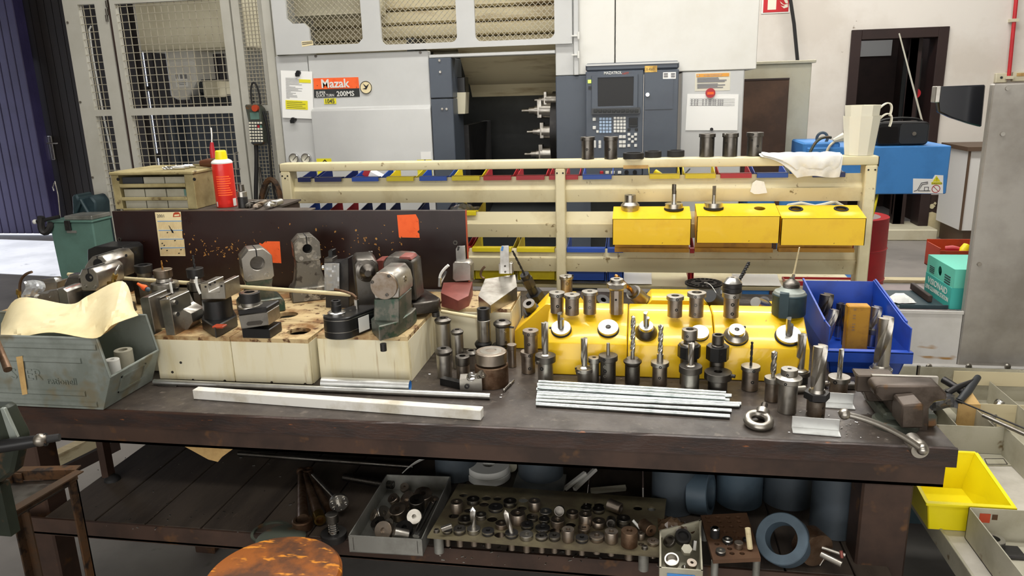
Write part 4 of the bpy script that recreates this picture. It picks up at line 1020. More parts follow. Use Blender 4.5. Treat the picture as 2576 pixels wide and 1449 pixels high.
# boring-bar holders: arched clamp with slit and bore on a waisted foot
def arch(label,loc,yaw,w,h,d,split,bore,mat_head,mat_foot,fw=1.35,fh=.22,waist=.8,blind=False,fdep=None):
    t = thing('boring_holder',label,'turret holder',loc,'turret tool holders on the cream boxes')
    R = Matrix.Translation(Vector(loc)) @ Matrix.Rotation(yaw,4,'Z')
    z0 = h*split;c = w*.26
    out = [(-w/2+c*.4,z0),(w/2-c*.4,z0),(w/2,z0+c*.4),(w/2,h-c),(w/2-c,h),(-w/2+c,h),(-w/2,h-c),(-w/2,z0+c*.4)]
    bz = h-w*.48
    b = B().at(R);b.prism(out,'xz',-d/2,d/2,[circ(0,bz,bore,24)],bev=.001);b.build('clamp_head',mat_head,t)
    b = B().at(R);b.box(-.0018,.0018,-d/2-.0006,d/2,bz+bore,h+.0006);b.build('clamp_slit','hole_dark',t)
    b = B().at(R);b.lathe([(0,0),(bore*.98,0),(bore*.98,d*.5),(bore*.45,d*.5),(bore*.45,d*.2),(0,d*.2)][:3]+[(0,d*.5)],24,(0,-d/2+d*.45 if not blind else -d/2+.02,bz),(0,1,0));b.build('bore','steel_dark' if blind else 'hole_dark',t)
    for s in (-1,1):
        n = R.to_3x3() @ Vector((0,-1,0));cap_screw(t,R @ Vector((s*w*.27,-d/2,z0+w*.16)),n,w*.085)
    b = B().at(R)
    ww = w*waist;fz = h*fh;fd = fdep or d*1.15
    b.prism([(-w*fw/2,0),(w*fw/2,0),(w*fw/2,fz*.75),(w*fw/2-.01,fz),(ww*.6,fz*1.3),(ww/2,z0*.8),(w*.46,z0),(-w*.46,z0),(-ww/2,z0*.8),(-ww*.6,fz*1.3),(-w*fw/2+.01,fz),(-w*fw/2,fz*.75)],'xz',-d*.42,d*.45,bev=.002)
    b.prism([(-w*fw/2,0),(w*fw/2,0),(w*fw/2,fz*.75),(w*fw/2-.01,fz),(-w*fw/2+.01,fz),(-w*fw/2,fz*.75)],'xz',-fd/2,fd/2,bev=.003)
    b.build('foot',mat_foot,t)
    for i in range(3): 
        b = B().at(R);b.cyl((-w/2+.001,-d*.3+i*d*.3,z0+(h-z0)*.45),(-w/2-.0006,-d*.3+i*d*.3,z0+(h-z0)*.45),.0035,seg=10);b.build('set_screw','hole_dark',t)
    return t
f = foot(KF,1140,750);k = mpp(f)
arch('big grey boring holder with a wide bore and green foot behind the small collet box',(f.x,f.y+.03,CZ+.0005),.62,.092,.208,.085,.52,.022,'steel','green_steel',blind=True,fw=1.5)
f = foot(KF,1535,655)
arch('worn beige cast boring holder standing right of the lower orange note',(f.x+.0,f.y+.05,CZ+.0005),.55,.084,.218,.085,.62,.0155,'worn_cast','worn_cast',waist=.95,fw=1.55,fdep=.1)
# left cluster: two long clamp holders, black rear holder
def clampbar(label,K,out,Y,d,bore_c,bore_r,base,mat='steel'):
    t = thing('boring_holder',label,'turret holder',atY(*K(*base[0]),Y),'turret tool holders on the cream boxes')
    bc = atY(*K(*bore_c),Y);kk = mpp(bc)/K.s
    b = B();poly(b,K,out,Y,d,.003,[circ(bc.x,bc.z,bore_r*kk,24)] if 0 else ());b.build('clamp_head',mat,t)
    b = B();b.ring((bc.x,Y+.001,bc.z),(bc.x,Y-.0008,bc.z),bore_r*kk*1.06,bore_r*kk*.9,28);b.cyl((bc.x,Y+.002,bc.z),(bc.x,Y-.0004,bc.z),bore_r*kk,seg=28);b.build('bore','hole_dark',t)
    top = max(p[1] for p in cnr([K(*q) for q in out],Y));b = B();b.box(bc.x-.0016,bc.x+.0016,Y-.0006,Y+d*.6,bc.z+bore_r*kk,top+.0006);b.build('clamp_slit','hole_dark',t)
    x0,x1,z0,z1 = rect(*K(*base[0]),*K(*base[1]),Y+.02);b = B();b.box(x0,x1,Y+.02,Y+.02+min(d*.5,.07),CZ+.0005,z1,.003);b.build('shank',base[2],t)
    return t,bc,kk
t,bc,kk = clampbar('black rear turret holder beside the left end of the dark board',L2,[(360,720),(355,255),(520,185),(1140,190),(1235,270),(1250,720)],2.33,.10,(1150,330),40,((420,690),(1200,730),'black_paint'),'black_paint')
t,bc,kk = clampbar('large grey clamp holder behind the front clamp holder',L2,[(300,1000),(295,640),(385,500),(470,405),(710,402),(830,540),(850,1000)],2.15,.135,(610,590),122,((300,980),(850,1100),'steel_dark'),'steel')
for q in ((1165,515),(1050,540)): 
    c = atY(*L2(*q),2.285);b = B();c2 = Vector((bc.x+.052,2.27 if q[0] > 1100 else 2.22,bc.z+.015));b.cyl(c2,c2+Vector((.0022,0,0)),.005,seg=12);b.build('set_screw','hole_dark',t)
t,bc,kk = clampbar('front grey clamp holder with a round bore beside the yellow paper',L2,[(225,1180),(170,840),(225,702),(490,690),(585,790),(615,1110),(560,1200),(280,1200)],2.02,.125,(405,890),92,((240,1190),(560,1360),'black_paint'),'steel')
for q in ((315,1085),(520,1090)): cap_screw(t,atY(*L2(*q),2.02),(0,-1,0),40*kk,'steel')
b = B();c = atY(*L2(450,878),2.02);b.ring((c.x,2.0195,c.z),(c.x,2.017,c.z),28*kk,9*kk,16);b.build('inner_screw','steel_bright',t)
b = B();b.cyl(atY(*L2(960,1030),2.0),atY(*L2(960,920),2.0),.0065);b.cyl(atY(*L2(970,900),2.0),atY(*L2(1000,815),2.0),.0085,poly=6);b.cyl(atY(*L2(960,1010),2.0),atY(*L2(835,1015),2.0),.006);b.build('brass_elbow','brass',t)
b = B();b.tube([atY(*L2(990,830),2.0),atY(*L2(1030,720),2.0),atY(*L2(1095,610),2.01)],.0045,10);b.build('coolant_tube','steel_bright',t)
t = thing('coolant_fitting','brown bent hose with a brass nut at the far left of the bench','fitting',atY(*L1(340,1080),2.0))
b = B();b.tube(bez(atY(*L1(362,960),2.0),atY(*L1(345,740),2.0),atY(*L1(430,640),2.0),atY(*L1(580,610),2.0),12),.0042,10);b.build('hose','steel_rust',t)
b = B();b.cyl(atY(*L1(340,1015),2.0),atY(*L1(343,935),2.0),.0078,poly=6);b.cyl(Vector((atY(*L1(340,1010),2.0).x,2.0,CZ+.0006)),atY(*L1(340,1010),2.0),.005);b.build('brass_nut','brass',t)
def blocks(label,parts,Y0,name='tool_block',cat='tool block',g='turret tool holders on the cream boxes'):
    t = None
    for pn,mat,K,pts,Y,d,*bev in parts:
        if t is None: c = cnr([K(*p) for p in pts],Y);t = thing(name,label,cat,(sum(q[0] for q in c)/len(c),Y0,CZ),g)
        b = B();poly(b,K,pts,Y,d,bev[0] if bev else .0015)
        if pn in ('block','carrier','left_jaw','right_jaw','web'):
            zm = min(v.co.z for v in b.bm.verts)
            for v in b.bm.verts:
                if v.co.z < zm+.022 and Y0 > 1.96: v.co.z = CZ+.0006
        b.build(pn,mat,t)
    return t
blocks('dark steel block with a bright top between the green bin and the front clamp holder',[('block','steel_dark',L1,[(1165,1180),(1165,860),(1225,715),(1440,715),(1510,1180)],2.10,.08),('top_face','steel_bright',L1,[(1232,712),(1262,655),(1440,655),(1440,712)],2.12,.03)],2.1)
blocks('small steel block with red paint on its corner beside the yellow paper',[('block','steel',L1,[(1090,1200),(1050,925),(1150,915),(1225,975),(1262,1200)],1.985,.075),('red_corner','red_cast',L1,[(1165,917),(1228,975),(1240,968),(1175,908)],1.99,.065)],2.0)
t = blocks('grey steel tool block with a white tag between the bag and the red cornered block',[('block','steel',L1,[(675,1200),(675,1010),(865,1005),(905,960),(1045,932),(1075,1200)],2.06,.06),('white_tag','plastic_white',L1,[(605,1075),(630,1030),(690,1032),(675,1080)],2.05,.008)],2.06)
c = atY(*L1(912,1060),2.06);cap_screw(t,c,(0,-1,0),.0035,'steel_bright')
blocks('steel tool block wrapped in a clear plastic bag at the left',[('block','steel',L1,[(770,1180),(800,812),(1035,790),(1050,1180)],2.15,.05),('top_face','steel_bright',L1,[(720,745),(985,720),(1035,785),(805,805)],2.17,.03)],2.15)
random.seed(31);b = B();q0 = atY(*L1(600,930),2.1)
b.sheet(lambda u,v: tuple(atY(*L1(430+360*u+40*math.sin(5*v),790+290*v-30*math.sin(PI*u)),2.1-.03*math.sin(PI*u)*math.sin(PI*v)+random.uniform(-.006,.006))),9,8,.0008);b.build('plastic_bag','clear_bag',label='crumpled clear bag around the left steel block',cat='plastic bag',ang=10)
tool(L3,853,722,CZ,[('collet_nut','steel_black',[(562,39),(630,36)]),('neck','steel',[(634,40),(650,40)]),('flange','steel_dark',[(655,48),(668,62),(700,66),(722,70)])],'collet chuck holder with a black nut behind the torn paper bag','collet_chuck','collet chuck','turret tool holders on the cream boxes',hole=22)
# orange/blue screwdriver-like handle
t = thing('brush_handle','small orange and blue tipped handle leaning by the left collet chuck','handle',atY(*KG(200,690),2.0))
b = B();a = atY(*KG(30,560),1.99);e = atY(*KG(165,640),1.99);b.lathe([(0,0),(.0035,.001),(.005,(e-a).length*.4),(.0095,(e-a).length*.8),(.0085,(e-a).length),(0,(e-a).length)],18,a,e-a);b.build('orange_grip','orange_paper',t)
b = B();d = (e-a).normalized();b.sphere(e+d*.006,.008,14);b.build('blue_tip','pvc_blue',t)
# three collet chucks in front of the board
t,_ = tool(KG,212,880,CZ,[('collet_nut','steel_black',[(292,128),(400,122)]),('neck','steel_dark',[(400,105),(480,105)]),('body','steel_dark',[(490,150),(530,175),(700,175),(880,170)],8)],'collet chuck holder with a black nut, left of three before the calendar','collet_chuck','collet chuck','turret tool holders on the cream boxes',hole=70)
t,s2_ = tool(KG,520,1045,CZ,[('collet_nut','steel_brown',[(362,137),(480,130)]),('neck','steel',[(485,105),(545,118)]),('flange','steel',[(560,150),(580,195),(655,200)]),('body','steel_dark',[(660,215),(900,215)],6),('shank','steel_dark',[(900,130),(1045,130)])],'collet chuck holder with a copper drill, middle of three before the calendar','collet_chuck','collet chuck','turret tool holders on the cream boxes',bit=('twist',345,210,13,'gold_drill'))
b = B();o = s2_.c+Vector((.045,.0,0));z0 = s2_.h(895,215);z1 = s2_.h(700,215);b.prism([(o.x-.04,o.y-.035),(o.x+.045,o.y-.03),(o.x+.05,o.y+.03),(o.x-.04,o.y+.035)],'xy',CZ+z0,CZ+z1,bev=.003);b.cyl((o.x+.018,o.y,CZ+.0006),(o.x+.018,o.y,CZ+z0),.026);b.build('side_body','steel_dark',t)
b = B();b.tube([atY(*KG(560,712),s2_.c.y-.045),atY(*KG(530,540),s2_.c.y-.04)],.004);b.build('coolant_tube','plastic_white',t)
t,s3_ = tool(KG,1000,1040,CZ,[('collet_nut','steel_black',[(345,125),(478,122)]),('neck','steel',[(485,85),(550,95)]),('flange','steel_dark',[(565,140),(680,140)]),('body','steel_dark',[(690,120),(1040,110)],8)],'collet chuck holder with a dark twist drill behind the black square-headed holder','collet_chuck','collet chuck','turret tool holders on the cream boxes',bit=('twist',325,130,17,'steel_black'))
b = B();b.tube(bez(atY(*KG(990,720),1.98),atY(*KG(940,620),1.98),atY(*KG(920,560),1.98),atY(*KG(930,465),1.98),8),.0038);b.build('coolant_tube','plastic_white',t)
# square turning holder with two upright jaws
t = blocks('grey square turning tool holder with two upright jaws at the corner of the cream box',[('left_jaw','steel',KG,[(65,800),(100,775),(205,770),(320,1385),(180,1360)],1.93,.09),('right_jaw','steel',KG,[(365,815),(525,805),(615,1372),(480,1378)],1.905,.10),('web','steel_dark',KG,[(200,785),(380,775),(490,1340),(310,1360)],1.97,.06),('side_body','steel',KG,[(530,800),(600,740),(690,930),(850,1020),(880,1150),(800,1270),(640,1350)],1.96,.07)],1.95)
for q in ((600,842),(620,1020)):
    c = atY(*KG(*q),1.93);b = B();b.cyl(c+Vector((-.01,0,0)),c+Vector((.002,-.004,0)),.0045,poly=0,seg=12);b.cyl(c+Vector((.002,-.004,0)),c+Vector((.01,-.006,0)),.0075,poly=6);b.build('bolt','steel_bright',t)
c = atY(*KG(490,765),1.93);b = B();b.cyl(c+Vector((0,0,-.004)),c+Vector((0,0,.0015)),.006);b.build('screw','chrome',t)
# black square-headed holder
f = foot(KG,1240,1290);Yh = f.y
tb_ = thing('turning_holder','black turning holder with a notched grey square head on the cream box','turret holder',(f.x,f.y+.03,CZ),'turret tool holders on the cream boxes')
b = B();poly(b,KG,[(1010,805),(985,562),(1110,555),(1118,692),(1280,690),(1275,548),(1355,545),(1380,800)],Yh-.005,.085,.0015);b.build('square_head','steel',tb_)
b = B()
for q in ((1070,612),(1312,600),(1140,580),(1212,545)):
    c = atY(*KG(*q),Yh-.005);b.cyl((c.x,Yh-.004,c.z),(c.x,Yh-.0062,c.z),.003,seg=10)
b.build('screw_hole','hole_dark',tb_)
c = atY(*KG(1245,960),Yh+.03);z1 = atY(*KG(1240,800),Yh+.03).z;kk = mpp(c)/KG.s
b = B();b.cyl((c.x,Yh+.035,CZ+.03),(c.x,Yh+.035,z1),212*kk,seg=32);b.build('body','black_paint',tb_)
zb = .036;pts = [foot(KG,1232,1405),foot(KG,1565,1215),foot(KG,1480,1060),foot(KG,1100,1080),foot(KG,1030,1265)]
b = B();b.prism([(p.x,p.y) for p in pts],'xy',CZ+.0005,CZ+zb,bev=.003);b.build('foot','black_paint',tb_)
b = B();p = pts[0];b.box(p.x-.012,p.x+.022,p.y+.004,p.y+.03,CZ+zb-.006,CZ+zb+.0006,.002);b.build('red_mark','red_enamel',tb_)
# small collet box
f = foot(KF,1135,960);Yc = f.y
tc_ = thing('collet_holder','grey and black boxy collet holder at the edge of the wide cream box','turret holder',(f.x,Yc,CZ),'turret tool holders on the cream boxes')
b = B();poly(b,KF,[(1010,885),(985,770),(1225,740),(1240,850)],Yc,.075,.002);b.build('body','steel',tc_)
b = B();x0,x1,z0,z1 = rect(*KF(1012,880),*KF(1250,960),Yc-.001);b.box(x0,x1,Yc-.001,Yc+.076,CZ+.0005,z1,.002);b.build('foot','black_paint',tc_)
b = B();poly(b,KF,[(985,772),(980,725),(1222,700),(1228,742)],Yc-.001,.077,.003);b.build('cover_plate','steel_black',tc_)
b = B();poly(b,KF,[(1065,855),(1052,840),(1065,822),(1170,810),(1190,822),(1175,845)],Yc-.0012,.002,0);b.build('maker_plate','steel_dark',tc_)
st = Stand(KF,1095,745,100,CZ);c = Vector((atY(*KF(1095,720),Yc+.036).x,Yc+.036,0));kk = mpp((c.x,c.y,CZ+.1))/KF.s
zt0 = atY(*KF(1095,720),Yc+.01).z-.004;zn = atY(*KF(1085,605),Yc).z
b = B();b.lathe([(0,zt0),(105*kk,zt0),(100*kk,zt0+.01),(78*kk,zt0+.012),(78*kk,zt0+.02),(0,zt0+.02)],32,c);b.build('flange','steel',tc_)
b = B();lathe_seg(b,[(84*kk,zn),(82*kk,zt0+.02)],c,42*kk,.03);b.build('collet_nut','steel_black',tc_)
b = B();b.ring((c.x,c.y,zn),(c.x,c.y,zn+.001),70*kk,42*kk);b.build('nut_face','steel_brown',tc_)
# plastic wrapped holder
t = blocks('dark holder wrapped in clear film behind the dowel',[('block','steel_black',KI,[(150,700),(140,240),(340,225),(480,160),(480,700)],2.22,.06),('stub','black_paint',KI,[(200,165),(195,60),(258,50),(262,165)],2.25,.03),('collar','steel_dark',KI,[(140,245),(140,165),(262,160),(268,235)],2.235,.04)],2.22)
c = atY(*KI(140,295),2.23);cap_screw(t,c,(-1,-.1,0),.008,'steel_bright')
random.seed(13);b = B();b.sheet(lambda u,v: tuple(atY(*KI(145+210*u,235+380*v),2.21-.004*math.sin(6*u+3*v)+random.uniform(-.003,.003))),8,12,.0006);b.build('film','clear_bag',t,ang=10)
# dark flange holder
t = thing('spindle_holder','dark grey spindle holder with a round bolted flange and cone left of the greenish one','turret holder',foot(KI,560,860),'turret tool holders on the cream boxes')
th_ = .42;Rm = Matrix.Rotation(th_,4,'Z');nn = Rm @ Vector((0,-1,0));fc = atY(*KI(742,340),2.11);kk = mpp(fc)/KI.s;ff = foot(KI,560,860)
def fl(dx,dy,dz): return fc+Rm @ Vector((dx,dy,dz))
W = 165*kk;b = B();b.at(Matrix.Translation(fc) @ Rm)
zlow = CZ+.001-fc.z
b.prism([(-W,zlow),(W*.75,zlow),(W*.8,-W*.9),(W,-W*.6),(W,W*.5),(W*.6,W*.98),(-W*.75,W*1.0),(-W*1.05,W*.6),(-W*1.05,-W*.5)],'xz',.006,.12,bev=.004);b.build('body','steel_dark',t)
b = B();b.at(Matrix.Translation(fc) @ Rm);b.box(-W*.9,W*1.3,-.04,.13,zlow+.012,zlow+.045,.004);b.build('foot','steel_dark',t)
b = B();b.lathe([(0,-.008),(150*kk,-.008),(155*kk,0),(155*kk,.008),(108*kk,.012),(50*kk,.038),(46*kk,.04),(0,.04)],36,fc,nn);b.build('flange','steel_dark',t)
for a in (.8,2.35,3.95): cap_screw(t,fl(132*kk*math.cos(a),-.008,132*kk*math.sin(a)),nn,19*kk,'steel_dark')
# greenish front holder
Yg = foot(KI,930,1310).y+.03
t = thing('spindle_holder','greenish cast holder with a round three-screw cover plate, foremost on the cream boxes','turret holder',foot(KI,1000,1250),'turret tool holders on the cream boxes')
b = B();poly(b,KI,[(850,735),(812,600),(812,500),(865,368),(1090,372),(1165,470),(1200,600),(1198,725)],Yg,.13,.003);b.build('head','steel',t)
fc = atY(*KI(985,548),Yg);kk = mpp(fc)/KI.s
b = B();b.lathe([(0,-.004),(197*kk,-.004),(197*kk,.004),(192*kk,.006),(0,.006)],40,fc,(0,-1,0));b.build('cover_plate','steel_brown',t)
for q in ((1050,412),(815,498),(1022,678)):
    c = atY(*KI(*q),Yg-.006);cap_screw(t,c,(0,-1,0),25*kk,'steel_dark')
b = B();poly(b,KI,[(832,1110),(838,735),(1200,722),(1200,1110)],Yg+.008,.12,.003);b.build('column','green_steel',t)
pts = [foot(KI,815,1215),foot(KI,920,1335),foot(KI,1180,1265),foot(KI,1380,1125)];zb = .045
b = B();b.prism([(p.x,p.y) for p in pts]+[(pts[3].x+.0,pts[3].y+.05),(pts[0].x,pts[3].y+.05)],'xy',CZ+.0005,CZ+zb,bev=.003);b.build('foot','green_steel',t)
for q in ((1305,470),(1340,442)):
    c = atY(*KI(*q),Yg+.06);cap_screw(t,Vector((atY(*KI(1225,500),Yg+.03).x,c.y,c.z)),(1,-.2,.1),.0065,'steel')
b = B();c = foot(KI,975,1350);b.cyl((c.x,c.y-.004,CZ-.022),(c.x,c.y-.004,CZ-.001),.009);b.build('foot_knob','steel_black',t)
# holder behind it with the wide slab foot
Yb = Yg+.17
t = thing('spindle_holder','dark holder with a broad slab foot standing behind the greenish one','turret holder',foot(KI,1500,930),'turret tool holders on the cream boxes')
b = B();poly(b,KI,[(960,760),(965,230),(1010,150),(1120,138),(1300,150),(1390,230),(1440,760)],Yb,.085,.004);b.build('head','steel_dark',t)
b = B();poly(b,KI,[(1190,172),(1200,140),(1345,146),(1372,190)],Yb-.001,.06,.001);b.build('red_corner','red_cast',t)
pts = [foot(KI,1370,1010),foot(KI,1400,1035),foot(KI,1755,985),foot(KI,1780,940),foot(KI,1560,800),foot(KI,1300,830)]
b = B();b.prism([(p.x,p.y) for p in pts],'xy',CZ+.014,CZ+.052,bev=.004);b.build('slab_foot','steel_dark',t)
b = B();c = foot(KI,1700,990);b.cyl((c.x,c.y+.008,CZ+.0005),(c.x,c.y+.008,CZ+.014),.012);b.cyl((pts[0].x+.02,pts[4].y-.03,CZ+.0005),(pts[0].x+.02,pts[4].y-.03,CZ+.014),.03);b.build('shank','steel_black',t)
blocks('small red painted cast block between the dark holder and the slab-footed holder',[('block','red_cast',KI,[(850,560),(840,215),(880,190),(975,185),(975,560)],2.30,.06,.003)],2.3)
t = blocks('two bright insert plates standing behind the dark spindle holder',[('plate','steel_bright',KI,[(770,170),(755,70),(815,65),(820,120),(842,165),(840,195)],2.25,.004),('plate','steel_bright',KI,[(710,155),(705,120),(730,98),(738,150)],2.25,.004),('carrier','steel_dark',KI,[(740,600),(700,155),(840,190),(850,600)],2.254,.02)],2.25,'insert_holder','insert holder')
# black driven holder with nut and bent tube
f = foot(KI,310,1315);Yd = f.y
t = thing('driven_holder','black driven tool holder with a bright ring at the cream box edge','turret holder',(f.x,Yd+.04,CZ),'turret tool holders on the cream boxes')
kk = mpp(f)/KI.s;xl = foot(KI,118,1300).x;xr = foot(KI,520,1310).x;zc = atY(*KI(300,1010),Yd).z
b = B();m = (xl+xr)/2;w = (xr-xl)/2
out = [(m+w*math.cos(a),Yd+.028+.028*math.sin(a)) for a in [PI+i*PI/12 for i in range(13)]]+[(xr+.045,Yd+.14),(xl+.05,Yd+.14)]
b.prism(out,'xy',CZ+.0005,zc,bev=.002);b.build('body','black_paint',t)
b = B()
for y in (1050,1215):
    z = atY(*KI(300,y),Yd).z;b.prism([(m+(p[0]-m)*1.004,p[1]-.0006) for p in out],'xy',z-.0008,z+.0008)
b.build('groove','steel',t)
c = Vector((atY(*KI(318,935),Yd+.05).x,Yd+.05,zc));R = 130*kk
b = B();b.lathe([(0,0),(R,0),(R,.004),(R*.9,.006),(R*.5,.008),(0,.008)],32,c);b.build('bright_ring','steel_bright',t)
zn = atY(*KI(310,770),Yd+.04).z
b = B();lathe_seg(b,[(70*kk,zn-zc),(70*kk,(zn-zc)*.66),(74*kk,(zn-zc)*.64),(74*kk,(zn-zc)*.3),(66*kk,.006)],c,42*kk,.02);b.build('collet_nut','steel_black',t)
b = B()
for dx,dy in ((-.03,-.02),(.026,-.018),(.03,.03),(-.028,.03)): b.cyl((c.x+dx,c.y+dy,zc-.001),(c.x+dx,c.y+dy,zc+.0012),.004,seg=10)
b.build('screw','steel',t)
q = [atY(*KI(x,y),Yd+.07) for x,y in ((515,1160),(580,1095),(575,975),(512,1030))];lx = xr+.02
b = B();b.hexa([(xr+.0105,Yd+.045,zc-.055),(xr+.0115,Yd+.045,zc-.055),(xr+.0275,Yd+.085,zc-.055),(xr+.0265,Yd+.085,zc-.055),(xr+.0105,Yd+.045,zc-.012),(xr+.0115,Yd+.045,zc-.012),(xr+.0275,Yd+.085,zc-.012),(xr+.0265,Yd+.085,zc-.012)]);b.build('label_plate','plastic_white',t)
e = atY(*KI(592,745),Yd+.1)
b = B();b.tube([atY(*KI(285,600),Yd+.1),atY(*KI(420,630),Yd+.1),atY(*KI(535,668),Yd+.1),atY(*KI(575,700),Yd+.1),e+Vector((0,0,.008)),e],.0038,10);b.build('coolant_tube','steel_rust',t)
b = B();b.cyl((e.x,e.y,zc-.002),(e.x,e.y,zc+.01),.0055);b.cyl((e.x,e.y,zc+.01),(e.x,e.y,e.z),.0075,poly=6);b.build('tube_nut','steel',t)
# parting-off holders
Yr = foot(KD,1560,690).y
t = thing('parting_holder','red parting holder with a grey block and upright blade on the set-back cream box','turret holder',foot(KD,1560,670),'turret tool holders on the cream boxes')
def wedge(K,low,top,zl,d): pass
pts = [foot(KD,1565,700),foot(KD,1655,655),foot(KD,1690,560),foot(KD,1440,570),foot(KD,1418,660)]
zt1 = .034;hi = atY(*KD(1540,440),pts[2].y+.0).z
b = B();lo_ = [(p.x,p.y,CZ+.0005) for p in pts];hi_ = [(p.x,p.y,CZ+zt1) for p in pts[:2]]+[(pts[2].x,pts[2].y,hi),(pts[3].x,pts[3].y,hi)]+[(pts[4].x,pts[4].y,CZ+zt1+.012)]
V = b._add(lo_+hi_,[(4,3,2,1,0),(5,6,7),(5,7,8),(5,8,9)]+[(i,(i+1) % 5,5+(i+1) % 5,5+i) for i in range(5)]);b.build('wedge_body','red_cast',t)
b = B();poly(b,KD,[(1540,445),(1512,420),(1512,285),(1530,272),(1645,272),(1672,305),(1672,435)],pts[2].y-.015,.05,.002);b.build('clamp_block','steel',t)
b = B();poly(b,KD,[(1545,280),(1540,160),(1555,135),(1620,132),(1628,280)],pts[2].y+.0,.004,.0003);bl = b.build('blade','steel_bright',t)
b = B();poly(b,KD,[(1552,175),(1556,138),(1576,138),(1568,172)],pts[2].y-.001,.006,0);b.build('insert','steel_black',bl)
b = B();b.tube(bez(atY(*KD(1402,420),Yr),atY(*KD(1400,380),Yr),atY(*KD(1430,340),Yr),atY(*KD(1478,300),Yr),8),.0045);b.build('coolant_tube','plastic_white',t)
b = B();b.cyl(atY(*KD(1400,485),Yr),atY(*KD(1402,410),Yr),.006,poly=6);b.cyl(atY(*KD(1398,470),Yr),Vector((pts[3].x+.01,pts[3].y,atY(*KD(1420,465),Yr).z)),.005);b.build('tube_nut','steel_bright',t)
t = thing('parting_holder','grey sloping parting holder with an upright bright blade right of the red one','turret holder',foot(KD,1850,680),'turret tool holders on the cream boxes')
pts = [foot(KD,1845,720),foot(KD,2075,600),foot(KD,2060,520),foot(KD,1800,560),foot(KD,1740,660)]
hi = atY(*KD(1930,380),pts[2].y).z
b = B();lo_ = [(p.x,p.y,CZ+.0005) for p in pts];hi_ = [(pts[0].x,pts[0].y,CZ+.026),(pts[1].x,pts[1].y,hi-.012),(pts[2].x,pts[2].y,hi),(pts[3].x,pts[3].y,hi),(pts[4].x,pts[4].y,CZ+.036)]
b._add(lo_+hi_,[(4,3,2,1,0),(5,6,7),(5,7,8),(5,8,9)]+[(i,(i+1) % 5,5+(i+1) % 5,5+i) for i in range(5)]);b.build('wedge_body','steel',t)
b = B();poly(b,KD,[(1925,375),(1925,160),(1938,132),(2000,132),(2006,375)],pts[2].y-.02,.004,.0003);bl = b.build('blade','steel_bright',t)
for q in ((1968,308),(1970,358)): cap_screw(bl,atY(*KD(*q),pts[2].y-.02),(0,-1,0),.0035,'steel_dark')
b = B();poly(b,KD,[(1915,375),(1912,290),(1925,280),(1925,375)],pts[2].y-.018,.03,.001);poly(b,KD,[(2006,375),(2006,280),(2030,290),(2032,375)],pts[2].y-.018,.03,.001);b.build('blade_clamp','steel',t)
b = B();poly(b,KD,[(1932,175),(1940,135),(1955,140),(1950,178)],pts[2].y-.0215,.006,0);b.build('insert','compressor_blue',bl)
b = B();b.tube(bez(atY(*KD(1790,415),2.42),atY(*KD(1745,410),2.42),atY(*KD(1745,350),2.42),atY(*KD(1795,312),2.42),10),.004);b.build('bent_tube','steel_rust',label='rusty bent coolant tube between the two parting holders',cat='tube')
# wooden dowels lying across the holders
def dowel(a,Ya,e,Ye,r,label):
    p,q = atY(*a,Ya),atY(*e,Ye);b = B();b.cyl(p,q,r,seg=14);b.build('dowel','dowel',label=label,cat='dowel',group='wooden dowels')
dowel((172,690),2.27,(880,741),2.035,.0062,'long pale wooden dowel lying across the tool holders')
dowel((1110,783),2.21,(1206,799),2.19,.0055,'short end of a pale dowel poking out beside the cream box')
# ------------------------------------------------------------------ galvanised stacking bin with paper
bn = thing('stacking_bin','galvanised ribbed steel stacking bin at the left end of the bench','stacking bin',(-1.6,1.78,BZ))
YN,YF_ = 1.672,1.885
P = lambda x,y,Y: (lambda q: (q.x,q.z))(atY(*L3(x,y),Y))
near = [P(700,1382,YN),P(745,1150,YN),P(655,892,YN),(-1.99,P(655,892,YN)[1]),(-1.99,BZ+.002)]
near[0] = (near[0][0],BZ+.002)
b = B();b.prism(near,'xz',YN,YN+.003);b.prism([(x-.005,z) for x,z in near],'xz',YF_,YF_+.003)
b.box(-1.99,near[0][0]-.002,YN+.003,YF_,BZ+.002,BZ+.005);b.box(-1.99,-1.987,YN,YF_,BZ,near[2][1])
b.prism([near[0],near[1],(near[1][0]-.003,near[1][1]),(near[0][0]-.003,near[0][1])],'xz',YN+.003,YF_)
b.build('shell','galv',bn)
b = B();zt = near[2][1]
for (x0,x1,z) in ((-1.985,near[2][0]-.006,zt-.024),(-1.985,P(550,1040,YN)[0],P(550,1040,YN)[1]),(-1.985,P(580,1262,YN)[0],P(580,1262,YN)[1]),(-1.985,P(660,1335,YN)[0],P(660,1335,YN)[1])):
    b.prism([(YN,z-.009),(YN-.004,z-.005),(YN-.004,z+.005),(YN,z+.009)],'yz',x0,x1)
b.build('rib','galv',bn)
b = B();b.tube([(-1.99,YN,zt),(near[2][0],YN,zt)],.004);b.tube([(near[2][0],YN,zt),(near[1][0],YN,near[1][1])],.0035);b.tube([(-1.99,YF_,zt),(near[2][0]-.005,YF_,zt),(near[1][0]-.005,YF_,near[1][1])],.004);b.tube([(near[1][0],YN,near[1][1]),(near[1][0]-.004,YF_,near[1][1])],.0035);b.build('rolled_rim','galv',bn)
x = near[1][0]+.0005;b = B();zm0,zm1 = BZ+.03,near[1][1]-.018
sl_x = lambda z: near[0][0]+(near[1][0]-near[0][0])*(z-near[0][1])/(near[1][1]-near[0][1])
def endq(y0,y1,z0,z1,th): return b.hexa([(sl_x(z0),y0,z0),(sl_x(z0)+th,y0,z0),(sl_x(z0)+th,y1,z0),(sl_x(z0),y1,z0),(sl_x(z1),y0,z1),(sl_x(z1)+th,y0,z1),(sl_x(z1)+th,y1,z1),(sl_x(z1),y1,z1)])
